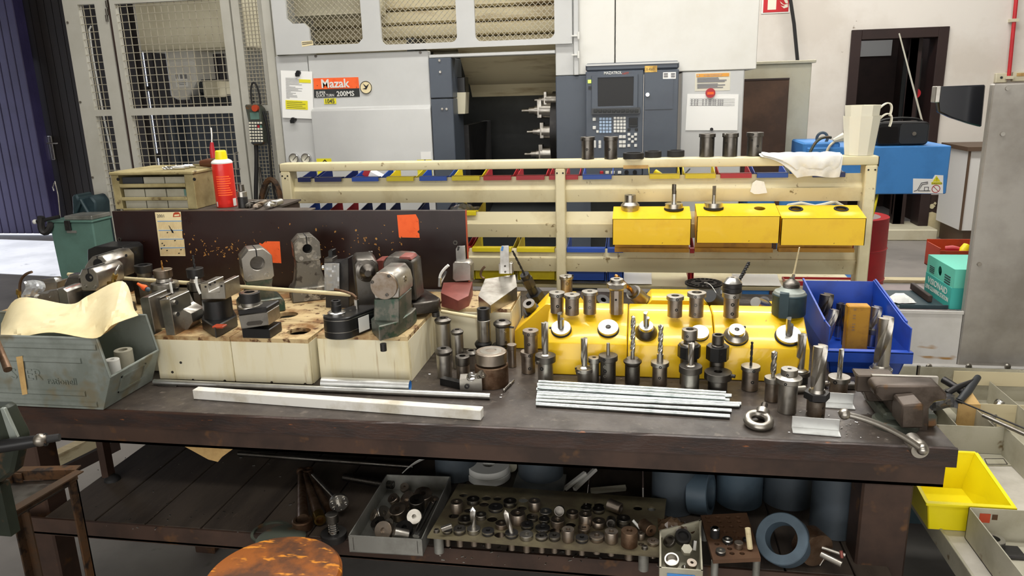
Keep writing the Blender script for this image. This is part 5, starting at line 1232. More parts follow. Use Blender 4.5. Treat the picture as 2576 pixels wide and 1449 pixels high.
for y0,y1,z0,z1 in ((YN+.05,YN+.155,zm0,zm0+.005),(YN+.05,YN+.155,zm1-.005,zm1),(YN+.05,YN+.055,zm0,zm1),(YN+.15,YN+.155,zm0,zm1)): endq(y0,y1,z0,z1,.003)
b.build('label_frame','galv',bn)
b = B();b.text('S  ER',(P(80,1160,YN)[0],YN-.001,P(80,1160,YN)[1]),(1,0,0),(0,0,1),.044,.004,sx=1.05);b.text('rationell',(P(325,1195,YN)[0],YN-.001,P(340,1195,YN)[1]),(1,0,0),(0,0,1),.027,.004);b.build('embossed_lettering','galv',bn)
b = B();poly(b,L3,[(108,1015),(150,1008),(185,1265),(150,1272)],YN-.0055,.001,0);b.build('masking_tape','cardboard',bn)
for i,(x,y,r) in enumerate(((755,1030,46),(830,965,58),(830,1035,56))):
    c = atY(*L3(x,y),1.75 if i == 0 else 1.82);kk = mpp(c)/L3.s;b = B();b.ring((c.x,c.y,BZ+.006+(.02 if i else .03)),(c.x,c.y,c.z),r*kk,r*kk*.35 if i == 0 else r*kk*.5,28,.001)
    b.build('grey_ring','plastic_white' if i == 0 else 'tray_grey',label=('pale ring at the front of the open galvanised bin','upper grey disc of the stack in the galvanised bin','lower grey disc of the stack in the galvanised bin')[i],cat='ring')
# torn kraft paper bag spilling out of the bin
random.seed(17)
def pap(u,v):
    ax,ay = 10+u*760,700
    top = (620 if u < .6 else 620)  # crop rows
    pts_top = [(10,790),(130,617),(470,660),(600,600),(830,505),(905,700)]
    pts_bot = [(5,878),(140,880),(350,850),(640,890),(760,800),(935,735)]
    s = u*5;i = min(int(s),4);f_ = s-i
    def cr(P_,k):
        g = [P_[max(0,min(5,i+o))][k] for o in (-1,0,1,2)]
        return .5*(2*g[1]+(g[2]-g[0])*f_+(2*g[0]-5*g[1]+4*g[2]-g[3])*f_**2+(3*g[1]-g[0]-3*g[2]+g[3])*f_**3)
    tx,ty,bx_,byy = cr(pts_top,0),cr(pts_top,1),cr(pts_bot,0),cr(pts_bot,1)
    cx_ = tx*(1-v)+bx_*v;cy_ = ty*(1-v)+byy*v
    Y = 1.84-.15*v+.02*math.sin(5*u+2)+.012*math.sin(11*u+4*v)+random.uniform(-.004,.004)
    return tuple(atY(*L3(cx_,cy_),Y))
b = B();b.sheet(pap,34,12,.0012);b.build('torn_paper','kraft',label='torn cream paper bag spilling over the galvanised bin',cat='paper',ang=22)
b = B();b.sheet(lambda u,v: tuple(atY(*L3(640+290*u,885-165*u-(40-30*u)*(1-v)+12*math.sin(7*u)),1.80+.06*u-.02*v+.004*math.sin(9*u))),14,4,.0015);b.build('cardboard_strip','cardboard',label='torn brown cardboard strip at the rim of the galvanised bin',cat='cardboard',ang=25)
# ------------------------------------------------------------------ yellow tool holder boxes
def atP(px,py,p0,n):
    r = ray(px,py);t = (Vector(p0)-EYE).dot(n)/r.dot(n);return EYE+r*t
LZ = 1.01;FY,FZ = 2.05,.947;LY = 2.155
SN = Vector((0,-(LZ-FZ),LY-FY)).normalized()
P0 = Vector((0,FY,FZ))
cuts = [-.262,atY(1578,890,FY).x,atY(1798,890,FY).x,.470]
YL_ = ['leftmost of the front row on the bench','middle one of the front row on the bench','right one of the front row, beside the blue bin']
for i in range(3):
    x0,x1 = cuts[i]+.0012,cuts[i+1]-.0012
    t = thing('tool_holder_box',f'yellow metal tool holder box, {YL_[i]}','tool holder box',((x0+x1)/2,2.15,BZ),'yellow tool holder boxes')
    b = B();b.prism([(FY-.004,BZ+.001),(FY,FZ),(LY,LZ),(LY+.1,LZ),(LY+.1,BZ+.001)],'yz',x0,x1,bev=.0025);b.build('box','yellow_paint',t)
    b = B();b.box(x0+.01,x1-.01,LY+.1,LY+.13,LZ-.05,LZ-.04);b.build('rear_flange','amber_paint',t)
# rear holders stood end-on behind them (their slopes face left and right)
def end_box(label,xl0,xl1,xr1,xr0,y0,y1,low=.06,zt=LZ):
    t = thing('tool_holder_box',label,'tool holder box',((xl0+xr0)/2,(y0+y1)/2,BZ),'yellow tool holder boxes')
    b = B();b.prism([(xl0,BZ+.001),(xl0,BZ+low),(xl1,zt),(xr1,zt),(xr0,BZ+low),(xr0,BZ+.001)],'xz',y0,y1,bev=.0025);b.build('box','yellow_paint',t);return t
e1 = end_box('yellow tool holder box standing end-on at the left end, its slope facing the cream boxes',-.385,-.285,-.20,-.125,2.262,2.42,zt=1.002)
e2 = end_box('yellow tool holder box standing end-on behind the front row, its slopes left and right',-.02,.045,.20,.275,2.30,2.43,low=.08,zt=1.012)
e3 = end_box('yellow tool holder box end-on behind the oil can, mostly hidden',.315,.39,.46,.50,2.30,2.42,low=.06,zt=.98)
# hanging boxes on the rack
HY = 2.872;hb = []
for i,(a,c) in enumerate(((1540,1740),(1753,1964),(1966,2181))):
    yt,ybm = ((550,616),(543,611),(548,617))[i]
    p = atY(a,yt,HY);q = atY(c,yt,HY);z1 = (p.z+q.z)/2-.001;z0 = atY((a+c)/2,ybm,HY).z
    t = thing('hanging_holder_box','yellow metal holder box hung on the rack, '+('left one with two tools','middle one with one tool','right one with two empty holes')[i],'tool holder box',((p.x+q.x)/2,HY,z0),'yellow holder boxes on the rack')
    hs = [(1585,1695),(1795,1911),(2002,2116)][i];hy = [526,524,526][i]
    sl_n = Vector((0,-.028,.13)).normalized();sp = Vector((0,HY,z1))
    cs = [atP(x,hy,sp,sl_n) for x in hs]
    b = B();x0,x1 = p.x+.001,q.x-.001;th = .0025
    b.prism([(x0,HY),(x1,HY),(x1,HY+.13),(x0,HY+.13)],'xy',0,th,[circ(v.x,v.y,.021,28) for v in cs])
    for v in b.bm.verts: v.co.z += z1+(v.co.y-HY)*.028/.13-th
    b.box(x0,x1,HY,HY+th,z0,z1-.001);b.prism([(HY,z0),(HY+.13,z0+.03),(HY+.13,z1+.026),(HY,z1-.002)],'yz',x0,x0+th);b.prism([(HY,z0),(HY+.13,z0+.03),(HY+.13,z1+.026),(HY,z1-.002)],'yz',x1-th,x1)
    b.build('box','yellow_paint',t)
    b = B();b.box(x0+.004,x1-.004,HY+.128,YR+.018,z0+.01,z1+.02);b.build('back_plate','yellow_paint',t)
    fa = atY((1546,1748,1958)[i],634,HY+.1);fb = atY((1733,1944,2149)[i],634,HY+.1)
    b = B();b.prism([(HY+.1,fa.z),(HY+.1,fa.z+.016),(HY+.103,fa.z+.016),(HY+.103,fa.z+.003),(HY+.13,fa.z+.004),(HY+.13,z0+.04),(HY+.133,z0+.04),(HY+.133,fa.z)],'yz',fa.x,fb.x);b.build('bottom_flange','amber_paint',t)
    for v in (cs if i == 2 else []):
        b = B();b.ring(v-sl_n*.004,v+sl_n*.003,.0265,.019,32,.001);b.build('ring','rubber',t)
    hb.append(cs)
def tilted(c,n,k,segs,label,name='tool_holder',cat='tool holder',group=None,hole=0,extras=None,dots=()):
    """a turned tool whose axis is n, foot centre c; segs (part, mat, [(h,r)] from foot to top) in px of size k"""
    t = thing(name,label,cat,c,group)
    for i,sg in enumerate(segs):
        part,mat,rows = sg[:3];poly = sg[3] if len(sg) > 3 else 0
        pr = [(r*k,h*k) for h,r in rows];pts = [(0,pr[0][1])]+pr
        if hole and i == len(segs)-1: pts += [(hole*k,pr[-1][1]),(hole*k,pr[-1][1]-.02),(0,pr[-1][1]-.02)]
        else: pts += [(0,pr[-1][1])]
        b = B();b.lathe(pts,28,c,n,poly=poly);b.build(part,mat,t)
    if extras: extras(t,c,n,k)
    return t
# tools in the hanging boxes
ZU = Vector((0,0,1))
v = hb[0][0];k = mpp(v)
tilted(v,ZU,k,[('flange','steel',[(-8,20),(1,22),(6,23),(11,23),(18,17)]),('collar','steel',[(18,14),(36,14)])],'grey conical sleeve with a round cap in the left hanging yellow box','reduction_sleeve','sleeve',hole=6)
v = hb[0][1]
def bar1(t,c,n,k):
    b = B();p = c+n*14*k;b.cyl(p,p+n*24*k,6.5*k);b.build('shank','steel_bright',t)
    b = B();b.cyl(p+n*24*k,p+n*32*k,5.5*k);o = b.m;b.m = Matrix.Translation(p+n*32*k);b.prism([(6*k*math.cos(a),6*k*math.sin(a)) for a in [PI*.55+i*PI*1.2/9 for i in range(10)]],'xy',0,16*k);b.m = o;b.build('cutter_head','steel_dark',t)
tilted(v,ZU,k,[('seal_ring','rubber',[(-2,24),(3,24)]),('collar','steel_bright',[(3,22),(14,22)])],'bright tool holder with an end cutter in the left hanging yellow box',extras=bar1)
v = hb[1][0]
def bar2(t,c,n,k):
    b = B();p = c+n*14*k;b.cyl(p,p+n*19*k,4.5*k);o = b.m;b.m = Matrix.Translation(p+n*19*k);b.prism([(4.5*k*math.cos(a),4.5*k*math.sin(a)) for a in [PI*.1+i*PI*1.1/9 for i in range(10)]],'xy',0,22*k);b.m = o;b.build('boring_bar','steel',t)
tilted(v,ZU,k,[('seal_ring','rubber',[(-2,24),(3,24)]),('collar','steel_bright',[(3,22),(14,22)])],'bright tool holder with a boring bar in the middle hanging yellow box',extras=bar2)
# tools on the front slope
def slope(px,py): return atP(px,py,P0,SN)
def barx(H,R,mat='steel_bright',h0=14):
    def f(t,c,n,k):
        up = (n+Vector((0,.25,.5))).normalized()
        b = B();p = c+n*h0*k;b.cyl(p-up*2*k,p+up*H*.62*k,R*k);o = b.m;b.m = Matrix.Translation(p+up*H*.62*k) @ ZU.rotation_difference(up).to_matrix().to_4x4()
        b.prism([(R*k*math.cos(a),R*k*math.sin(a)) for a in [PI*.35+i*PI*1.15/9 for i in range(10)]],'xy',0,H*.4*k);b.m = o;b.build('boring_bar',mat,t)
    return f
px_,py_ = KA(612,768);c = slope(px_,py_);k = mpp(c)
def scr(dx,h,r,mat='steel_black'):
    def f(t,c,n,k):
        u = Vector((1,0,0));v_ = n.cross(u);a = dx;d = u*math.cos(a)+v_*math.sin(a)
        b = B();p = c+n*h*k+d*r*k;b.cyl(p-d*2*k,p+d*7*k,3*k,seg=10);b.build('set_screw',mat,t)
    return f
def both(*fs): return lambda *a: [f(*a) for f in fs]
tilted(c,SN,k,[('seal_ring','rubber',[(0,26),(3,26)]),('flange','steel_bright',[(3,24),(12,24)])],'bright flange with a short boring bar on the slope of the left front yellow box',extras=both(barx(38,8.5,h0=12),scr(PI,8,23)))
px_,py_ = KA(1088,765);c = slope(px_,py_)
tilted(c,SN,k,[('seal_ring','rubber',[(0,27),(3,27)]),('flange','steel_bright',[(3,25),(12,25)])],'plain bright disc with a centre hole on the slope of the left front yellow box','tool_flange','flange',hole=7)
px_,py_ = KA(1470,800);c = slope(px_,py_)
tilted(c,SN,k,[('flange','steel_dark',[(0,27),(7,27),(20,18)]),('cap','steel_bright',[(20,16.5),(30,16.5)])],'grey conical holder with a boring bar on the slope of the middle front yellow box',extras=barx(34,7.5,h0=30))
px_,py_ = KB(455,845);c = slope(px_,py_)
tilted(c,SN,k,[('seal_ring','rubber',[(0,23),(2,23)]),('flange','steel_bright',[(2,22),(11,22)])],'plain bright disc on the slope behind the tall collet chuck','tool_flange','flange')
px_,py_ = KB(805,868);c = slope(px_,py_)
tilted(c,SN,k,[('seal_ring','rubber',[(0,29.5),(2,29.5)]),('flange','steel',[(2,28),(9,28),(17,20)]),('cap','steel_bright',[(17,18.5),(28,18.5)])],'stepped grey flange with a bright cap on the slope of the right front yellow box','tool_flange','flange',hole=6,extras=scr(.6,22,18))
px_,py_ = KB(1305,868);c = slope(px_,py_)
tilted(c,SN,k,[('seal_ring','rubber',[(0,31),(3,31)]),('flange','steel_bright',[(3,28.5),(12,28.5)])],'bright flange with a boring bar on the slope nearest the blue bin',extras=barx(40,9,h0=12))
# tools leaning out of the rear slopes
def lean(base_px,top_px,Yb,Yt,segs,label,hole=0,bit=None,name='tool_holder',cat='tool holder',group=None):
    a = atY(*base_px,Yb);c = atY(*top_px,Yt);n = (c-a).normalized();L = (c-a).length;k = mpp(a)
    rows = [(p,m,[(h*L/k,r) for h,r in rw])+tuple(po) for p,m,rw,*po in segs]
    def ex(t,cc,nn,kk):
        r0 = rows[0][2][0][1]*.6*kk;b = B();b.cyl(cc-nn*min(.09,(cc.z-BZ-.004)/max(nn.z,.3)),cc+nn*.001,r0,seg=16);b.build('shank','steel_dark',t)
        if bit:
            h,r,ll,mt = bit;p = cc+nn*h*L;b = B();b.drill(p,nn,r*kk,ll*L,turns=ll*L/(r*kk*9),tip=.6,web=.5,seg=12,n=20);b.build('drill_bit',mt,t)
    return tilted(a,n,k,rows,label,name,cat,group,hole,ex)
lean((1352,755),(1306,664),2.42,2.36,[('body','steel_black',[(0,22),(.2,22)],6),('seal_ring','steel_black',[(-.06,26),(0,26)]),('neck','steel_black',[(.2,12),(.4,12)]),('collet_nut','steel_dark',[(.4,15),(.62,15)],6),('nut_cap','steel_black',[(.62,12),(.72,12)])],'black collet holder with a long thin drill leaning from the left yellow slope',bit=(.72,3,.62,'steel_black'))
lean((1345,795),(1330,763),2.34,2.30,[('seal_ring','steel_black',[(0,27),(.12,27)]),('body','steel_black',[(.12,24),(.55,22)],6),('cap','steel_dark',[(.55,15),(1,15)])],'low black hexagonal sleeve with a socket on the left yellow slope',hole=7,name='reduction_sleeve',cat='sleeve')
lean((1510,770),(1520,750),2.38,2.36,[('flange','steel_black',[(0,20),(.8,17)])],'black disc-shaped sleeve tilted behind the ledge sleeves',hole=7,name='reduction_sleeve',cat='sleeve')
lean((1514,786),(1522,770),2.32,2.30,[('flange','steel_dark',[(0,19),(.8,17)])],'grey disc-shaped sleeve tilted low behind the ledge sleeves',hole=9,name='reduction_sleeve',cat='sleeve')
lean((1640,778),(1588,730),2.36,2.28,[('seal_ring','rubber',[(-.1,24),(0,24)]),('body','steel_black',[(0,25),(.35,20)]),('neck','steel_dark',[(.35,19),(.5,16)]),('collet_nut','steel',[(.5,19),(.9,19)]),('nut_cap','steel_dark',[(.9,15),(.98,14)])],'black collet chuck with a gold twist drill leaning left from the rear yellow box',bit=(.95,5.5,.75,'gold_drill'))
lean((1812,772),(1786,745),2.36,2.30,[('body','dark_grey',[(0,20),(1,16)])],'dark grey plain cone leaning from the right rear yellow slope','cone' and 0,name='tool_cone',cat='cone')
lean((1928,785),(1903,762),2.36,2.30,[('body','steel_black',[(0,22),(.45,24),(.5,24)]),('chuck_cone','steel_bright',[(.5,22),(1.1,13)])],'black drill chuck with a bright conical nose lying beside the oil can',name='drill_chuck',cat='drill chuck')
lean((1925,770),(1918,752),2.48,2.46,[('flange','steel_black',[(0,17),(.7,15)])],'black cap behind the lying drill chuck',name='black_plug',cat='plug')
# ------------------------------------------------------------------ sleeves along the top beam
RT = rt+.0003
def bs(x,yb,y0,y1,rc,rb_,label,dots): return sleeve(KH,x,yb,RT,y0,y1,rc,rb_,label,'sleeves on the rack beam',dots,24,'steel_dark','steel_dark')
bs(298,1212,1042,1070,55,48,'dark steel sleeve on the rack beam, nearest the console end',[(257,1062,8,55),(292,1135,9,48)])
bs(473,1210,1040,1070,55,50,'dark steel sleeve on the rack beam, second from the console end',[(505,1058,8,55),(460,1135,9,50)])
bs(1200,1194,1018,1045,62,55,'dark steel sleeve on the rack beam under the paper list, left of three',[(1242,1050,7,58)])
bs(1375,1192,1014,1044,61,55,'dark steel sleeve on the rack beam, middle of three with a screw on its rim',[(1335,1025,10,61,'steel_bright','set_screw',.004),(1342,1085,7,55)])
bs(1560,1188,1008,1040,63,55,'dark steel sleeve on the rack beam beside the white rag',[(1545,1022,8,63),(1540,1065,8,55),(1583,1110,9,55)])
for x,yb,y0,r,lab in ((645,1212,1166,80,'wide black ring on the rack beam, leftmost and largest of three'),(793,1200,1152,64,'black split ring on the rack beam, middle of three'),(965,1195,1146,65,'black ring on the rack beam, standing apart on the right')):
    st = Stand(KH,x,yb,r,RT);h = st.h(y0,r);b = B();b.ring(st.c+Vector((0,0,.0005)),st.c+Vector((0,0,h)),r*st.k,r*st.k*.72,40,.0015)
    b.build('black_ring','rubber',label=lab,cat='ring',group='black rings on the rack beam')
# nested white mugs
st = Stand(Crop(0,0,1),2160,392,34,RT);k = st.k
def mug(name,label,z0,dz,r0,r1,wall=1.5):
    t = thing(name,label,'mug',st.c+Vector((0,0,z0)),'nested white mugs')
    c = st.c+Vector((0,0,z0));b = B();H = 97*k
    b.lathe([(0,.0006),(r0*k,.0006),(r1*k,H),((r1-1.5)*k,H),((r0-1.2)*k,.004),(0,.004)],10,c);b.build('cup','plastic_offwhite',t)
    b = B();o = c+Vector((r1*k*.93,0,H-.012))
    pts = bez(o,o+Vector((.03,0,.035)),o+Vector((.052,0,.015)),o+Vector((.037,0,-.03)),14)
    for i in range(len(pts)-1): 
        p,q = pts[i],pts[i+1];w = .008;d = (q-p).normalized();nn = Vector((-d.z,0,d.x))*.0022
        b.hexa([p-nn+Vector((0,-w,0)),q-nn+Vector((0,-w,0)),q-nn+Vector((0,w,0)),p-nn+Vector((0,w,0)),p+nn+Vector((0,-w,0)),q+nn+Vector((0,-w,0)),q+nn+Vector((0,w,0)),p+nn+Vector((0,w,0))])
    b.build('handle','plastic_offwhite',t)
mug('plastic_mug','lower of two nested white plastic mugs at the right end of the beam',0,0,35,45.5)
mug('plastic_mug','upper of two nested white plastic mugs at the right end of the beam',26*k,0,35,43)
# white rag draped over the beam
xa = atY(1913,388,YR).x;xb = atY(2120,388,YR).x
def rag(u,v,o=0,lw=.078,sh=0):
    fold = .0022*math.sin(11*u+3*v+1)+.0012*math.sin(27*u+5*v)
    if v < .42:
        q = v/.42;return (xa+(xb-xa)*u+.004*math.sin(6*q+u*5),YR+.073-q*.08,rt+.003+o+abs(fold)*1.3+.004*math.sin(PI*q)*(1-u*.5))
    q = (v-.42)/.58;d = q*lw*min(1,.25+u*3.2)*(1+.05*math.sin(9*u))
    return (xa+(xb-xa)*(u+(.30*(1-u)-.02*u)*q)+sh*q,YR-.007-o+fold*2.2*q-.004*math.sin(PI*q),rt+.003+o-d)
b = B();b.sheet(lambda u,v: rag(u,v),56,30,.0012);b.sheet(lambda u,v: rag(.03+u*.95,v,.005,.052,-.006),56,30,.0012)
b.build('rag','cloth_white',label='folded white rag draped over the rack beam beside the mugs',cat='rag',ang=70)
# ------------------------------------------------------------------ sleeves on the yellow ledge
G1 = 'steel sleeves on the yellow ledge';L_ = LZ+.0004
sleeve(KA,570,605,L_,402,440,82,68,'steel sleeve on the yellow ledge, leftmost of the row',G1,[(577,426,13,82),(575,527,16,68)])
sleeve(KA,722,626,L_,424,458,83,70,'steel sleeve on the yellow ledge, second from the left',G1,[(690,441,13,83),(700,540,15,70)])
sleeve(KA,900,616,L_,392,424,82,66,'steel sleeve on the yellow ledge, third from the left, taller with dimples',G1,[(900,475,16,66,'steel_dark','dimple'),(900,540,15,66,'steel_dark','dimple')],hole=26)
sleeve(KA,665,400,LZ+.0004,232,264,72,60,'steel sleeve standing behind the left pair on the rear yellow box',G1,[(670,240,12,72),(672,298,17,60,'steel_dark','dimple'),(738,212,9,72)])
tool(KA,1170,618,L_,[('cap','steel',[(262,66),(300,66)]),('hex_flange','steel',[(300,72),(318,102),(358,102),(372,76)],8),('shank','steel_brown',[(372,70),(618,70)],10)],'tall octagonal steel sleeve with a wide flange on the yellow ledge','reduction_sleeve','sleeve',G1,[(1122,272,10,66),(1098,338,11,95),(1164,460,11,68)],hole=30)
sleeve(KB,218,690,L_,492,528,83,70,'steel sleeve on the yellow ledge just left of the tall empty one',G1,[(236,512,13,83),(232,610,14,70)],hole=38)
sleeve(KB,422,690,L_,462,500,90,69,'tall steel sleeve with a wide collar in front of the wire spool',G1,[(412,486,11,90),(415,565,17,69,'steel_dark','dimple'),(412,652,13,69,'steel_dark','dimple')],hole=48)
tool(KB,755,694,L_,[('nose_cone','steel_bright',[(305,45),(318,58),(366,90)]),('knurled_ring','steel_black',[(372,91),(408,91),(411,87),(416,91),(452,91)]),('collar','steel',[(458,90),(505,90)]),('shank','steel_brown',[(505,72),(694,72)])],'keyless drill chuck with a bright nose on a steel sleeve on the yellow ledge','drill_chuck','drill chuck',None,[(780,490,12,90),(768,560,17,72),(768,648,16,72)],hole=18)
# oil can
st = Stand(KB,1305,695,158,L_);c = st.c;k = st.k
t = thing('oil_can','dark green dented oil can with a pale spout on the yellow ledge','oil can',c)
h1 = st.h(505,160);h2 = st.h(400,75);h3 = st.h(300,30)
b = B();b.lathe([(0,.0005),(150*k,.0005),(158*k,.004),(158*k,h1),(163*k,h1+.002),(156*k,h1+.005),(0,h1+.005)],36,c);b.build('body','teal_metal',t)
b = B();b.lathe([(0,h1+.004),(154*k,h1+.005),(140*k,h1+.012),(110*k,h1+(h2-h1)*.62),(80*k,h2-.002),(0,h2-.002)],36,c);b.build('dome','galv',t)
b = B();ny = [(0,h2-.003)]
for i in range(4): ny += [(80*k,h2+i*.003),(75*k,h2+i*.003+.0015)]
ny += [(70*k,h2+.013),(40*k,h2+.018),(20*k,h3-.004),(20*k,h3),(0,h3)]
b.lathe(ny,28,c+Vector((.003,0,0)));b.build('cap','steel_dark',t)
tp = atY(*KB(1415,8),c.y-.02);b = B();q = c+Vector((.006,0,h3-.003));b.cyl(q,q.lerp(tp,.14),17*k,13*k,14);b.build('spout_base','steel',t)
b = B();b.cyl(q.lerp(tp,.13),tp,10*k,6*k,12);b.build('spout','dowel',t)
b = B();w = 42*k;u = -st.u*(158*k+.004)-st.side*(45*k)
for (za,zb) in ((.001,h1+.012),): b.hexa([c+u+st.side*(s*w)+Vector((0,0,z))+st.u*d for z in (za,zb) for s,d in ((-1,0),(1,0),(1,.003),(-1,.003))])
b.hexa([c+u+st.side*(s*w)+Vector((0,0,z+d2))+st.u*d for z in (h1+.012,) for d2 in (0,.003) for s,d in ((-1,0),(1,0),(1,.03),(-1,.03))]);b.build('handle_strap','teal_metal',t)
# wire spool behind
c = atZ(*KB(500,400),.87);c.y = 2.82;c = atY(*KB(498,345),2.82);c.z = c.z;k = mpp(c)/KB.s
t = thing('wire_spool','clear wire spool with a black spoked flange behind the yellow ledge','spool',(c.x,c.y,BZ));zt_ = c.z
b = B();sp = []
R = 178*k
for i in range(22):
    a0,a1 = 2*PI*i/22+.05,2*PI*(i+1)/22-.05
    sp.append([(c.x+R*.92*math.cos(a0),c.y+R*.92*math.sin(a0)),(c.x+R*.92*math.cos(a1),c.y+R*.92*math.sin(a1)),(c.x+R*.68*math.cos(a1),c.y+R*.68*math.sin(a1)),(c.x+R*.68*math.cos(a0),c.y+R*.68*math.sin(a0))])
for i in range(3):
    a = 2*PI*i/3+.3;sp.append(circ(c.x+R*.38*math.cos(a),c.y+R*.38*math.sin(a),R*.19,14))
b.prism(circ(c.x,c.y,R,48),'xy',zt_-.006,zt_,sp+[circ(c.x,c.y,R*.09,12)]);b.build('flange','black_plastic',t)
M('clear_plastic','#d9dcdb',.08,trans=.75)
b = B();b.ring((c.x,c.y,BZ+.005),(c.x,c.y,zt_-.0065),R*.9,R*.8,40);b.build('drum','clear_plastic',t)
b = B();b.ring((c.x,c.y,BZ+.0005),(c.x,c.y,BZ+.005),R,R*.3,40);b.build('flange','black_plastic',t)
b = B();b.tube(bez((c.x,c.y-.01,zt_+.001),(c.x+.02,c.y-.03,zt_+.01),(c.x+.03,c.y-.08,zt_),(c.x+.045,c.y-.15,zt_-.03),10),.0012,6);b.build('loose_wire','plastic_white',t)
# long drill leaning behind the chuck
a = atY(*KB(930,158),2.62);e = atY(*KB(835,330),2.55);b = B();n_ = (a-e).normalized();b.drill(e,n_,.0062,(a-e).length,turns=3.5,web=.5);
t = b.build('long_drill','steel_black',label='long dark drill leaning behind the keyless chuck',cat='drill')
b = B();b.cyl(e-n_*((e.z-BZ-.001)/n_.z),e,.0055);b.build('drill_shank','steel_black',t)
a = atY(*KB(900,250),2.6);e = atY(*KB(840,330),2.55);b = B();b.cyl(e+(e-a)*.8,a,.002,seg=8);b.build('thin_rod','steel_bright',label='thin bright rod beside the long dark drill',cat='rod')
# ------------------------------------------------------------------ tools standing along the bench front
G2 = 'tools standing on the bench in front of the yellow boxes';Z = BZ+.0004
t,s1 = tool(KA,280,1216,Z,[('collar','steel_brown',[(1005,78),(1040,78)]),('shank','steel_brown',[(1040,70),(1216,70)])],'lower of two stacked brown steel sleeves by the left yellow slope','reduction_sleeve','sleeve',G2,[(294,1030,13,78),(292,1158,16,70)],hole=30)
hz = s1.h(1005,78)
tool(KA,306,1008,Z+hz,[('collar','steel_brown',[(790,82),(828,82)]),('shank','steel_brown',[(828,70),(1008,70)])],'upper of two stacked brown steel sleeves by the left yellow slope','reduction_sleeve','sleeve',G2,[(283,815,14,82),(287,915,14,70)],hole=24)
tool(KA,455,1300,Z,[('collar','steel_dark',[(1052,106),(1115,106)]),('shank','steel',[(1115,78),(1300,78)])],'large indexable drill in a dark collar, leftmost drill on the bench',group=G2,dots=[(382,1093,18,106,'steel','set_screw',.006),(416,1160,20,78)],bit=('index',1030,700,36,'steel',60))
tool(KA,845,1310,Z,[('collar','steel',[(1178,94),(1215,94)]),('shank','steel',[(1215,72),(1310,72)])],'indexable drill in a bright collar behind the ends of the rods',group=G2,dots=[(785,1200,17,94,'steel','set_screw',.005),(745,1155,10,94)],bit=('index',1152,860,34,'steel',56))
tool(KA,945,1300,Z,[('collar','steel',[(1062,62),(1110,62)]),('shank','steel',[(1110,48),(1300,48)])],'plain steel sleeve half hidden between two drills on the bench','reduction_sleeve','sleeve',G2,[(898,1085,11,62)],hole=20)
tool(KA,1085,1318,Z,[('collar','steel_dark',[(1050,97),(1100,97)]),('shank','steel_dark',[(1100,78),(1318,78)])],'short pointed spot drill in a dark collar with dimpled shank',group=G2,dots=[(1045,1072,15,97),(1052,1140,17,78,'steel','dimple'),(1055,1185,18,78),(1052,1235,17,78,'steel','dimple')],bit=('pin',1025,905,21,'steel'))
tool(KA,1330,1330,Z,[('cone_collar','steel_dark',[(1068,62),(1108,93),(1120,93),(1145,68)]),('shank','steel_dark',[(1145,76),(1330,76)])],'long twist drill in a dark conical collar',group=G2,bit=('shank',1060,640,26,'steel_bright',990,21))
tool(KA,1605,1345,Z,[('collar','steel',[(1115,92),(1155,92)]),('shank','steel_brown',[(1155,75),(1345,75)])],'bright step drill in a steel collar left of the collet chuck',group=G2,dots=[(1610,1145,14,92),(1605,1252,14,75)],bit=('shank',1085,730,27,'steel_bright',1020,33))
# collet chucks, two stacked pairs
tool(KB,345,1345,Z,[('collet_nut','steel',[(815,75),(905,75)]),('neck','steel_dark',[(905,54),(950,54)]),('flange','steel',[(950,82),(975,84)]),('body','black_paint',[(978,108),(1090,108)],10),('shank','steel_dark',[(1090,80),(1345,80)])],'collet chuck with a slotted nut behind the short drill','collet_chuck','collet chuck',G2,[(325,865,12,75),(335,1025,12,100)],hole=38)
tool(KB,362,1425,Z,[('collar','steel_dark',[(1180,110),(1240,110)]),('shank','steel',[(1240,86),(1425,86)])],'short drill in a thick dark collar in front of the slotted collet chuck',group=G2,bit=('index',1150,935,28,'steel',50))
tool(KB,615,1345,Z,[('collet_nut','steel_dark',[(862,57),(945,57)]),('neck','steel_dark',[(945,46),(965,60),(985,60)]),('body','black_paint',[(985,107),(1115,107)],8),('shank','steel_dark',[(1115,70),(1345,70)])],'slim collet chuck with a black body behind the wide flat collar','collet_chuck','collet chuck',G2,[(655,1038,14,100),(655,1100,12,100)],hole=34)
tool(KB,625,1430,Z,[('collar','steel_dark',[(1245,130),(1310,130)]),('shank','steel_dark',[(1310,92),(1430,92)])],'wide flat dark collar with an open bore and a side screw','reduction_sleeve','sleeve',G2,[(752,1240,18,130,'steel_black','set_screw',.01)],hole=40)
tool(KB,935,1396,Z,[('collar','steel',[(1172,91),(1210,91)]),('shank','steel_brown',[(1210,78),(1396,78)])],'thin dark drill in a steel collar right of the rod ends',group=G2,dots=[(965,1200,14,91),(958,1305,16,78)],bit=('twist',1155,920,13,'steel_black'))
tool(KB,1145,1500,Z,[('collar','steel',[(1278,78),(1325,78)]),('shank','steel_brown',[(1325,66),(1500,66)])],'twist drill in a steel collar behind the conical sleeve',group=G2,dots=[],bit=('shank',1250,1020,28,'steel',1215,17))
tool(KB,1408,1330,Z,[('collar','steel_dark',[(1222,95),(1262,95)]),('shank','black_paint',[(1262,80),(1330,80)])],'tall indexable drill in a dark collar at the right end of the yellow boxes',group=G2,bit=('index',1195,850,41,'steel',72))
tool(KC,385,1125,Z,[('cap','steel',[(818,57),(860,57)]),('cone_flange','steel',[(862,57),(890,89),(922,89)]),('shank','steel',[(922,64),(1125,64)])],'tall steel sleeve with a conical flange at the front of the bench','reduction_sleeve','sleeve',G2,[(375,846,9,57),(366,910,10,89)],hole=14)
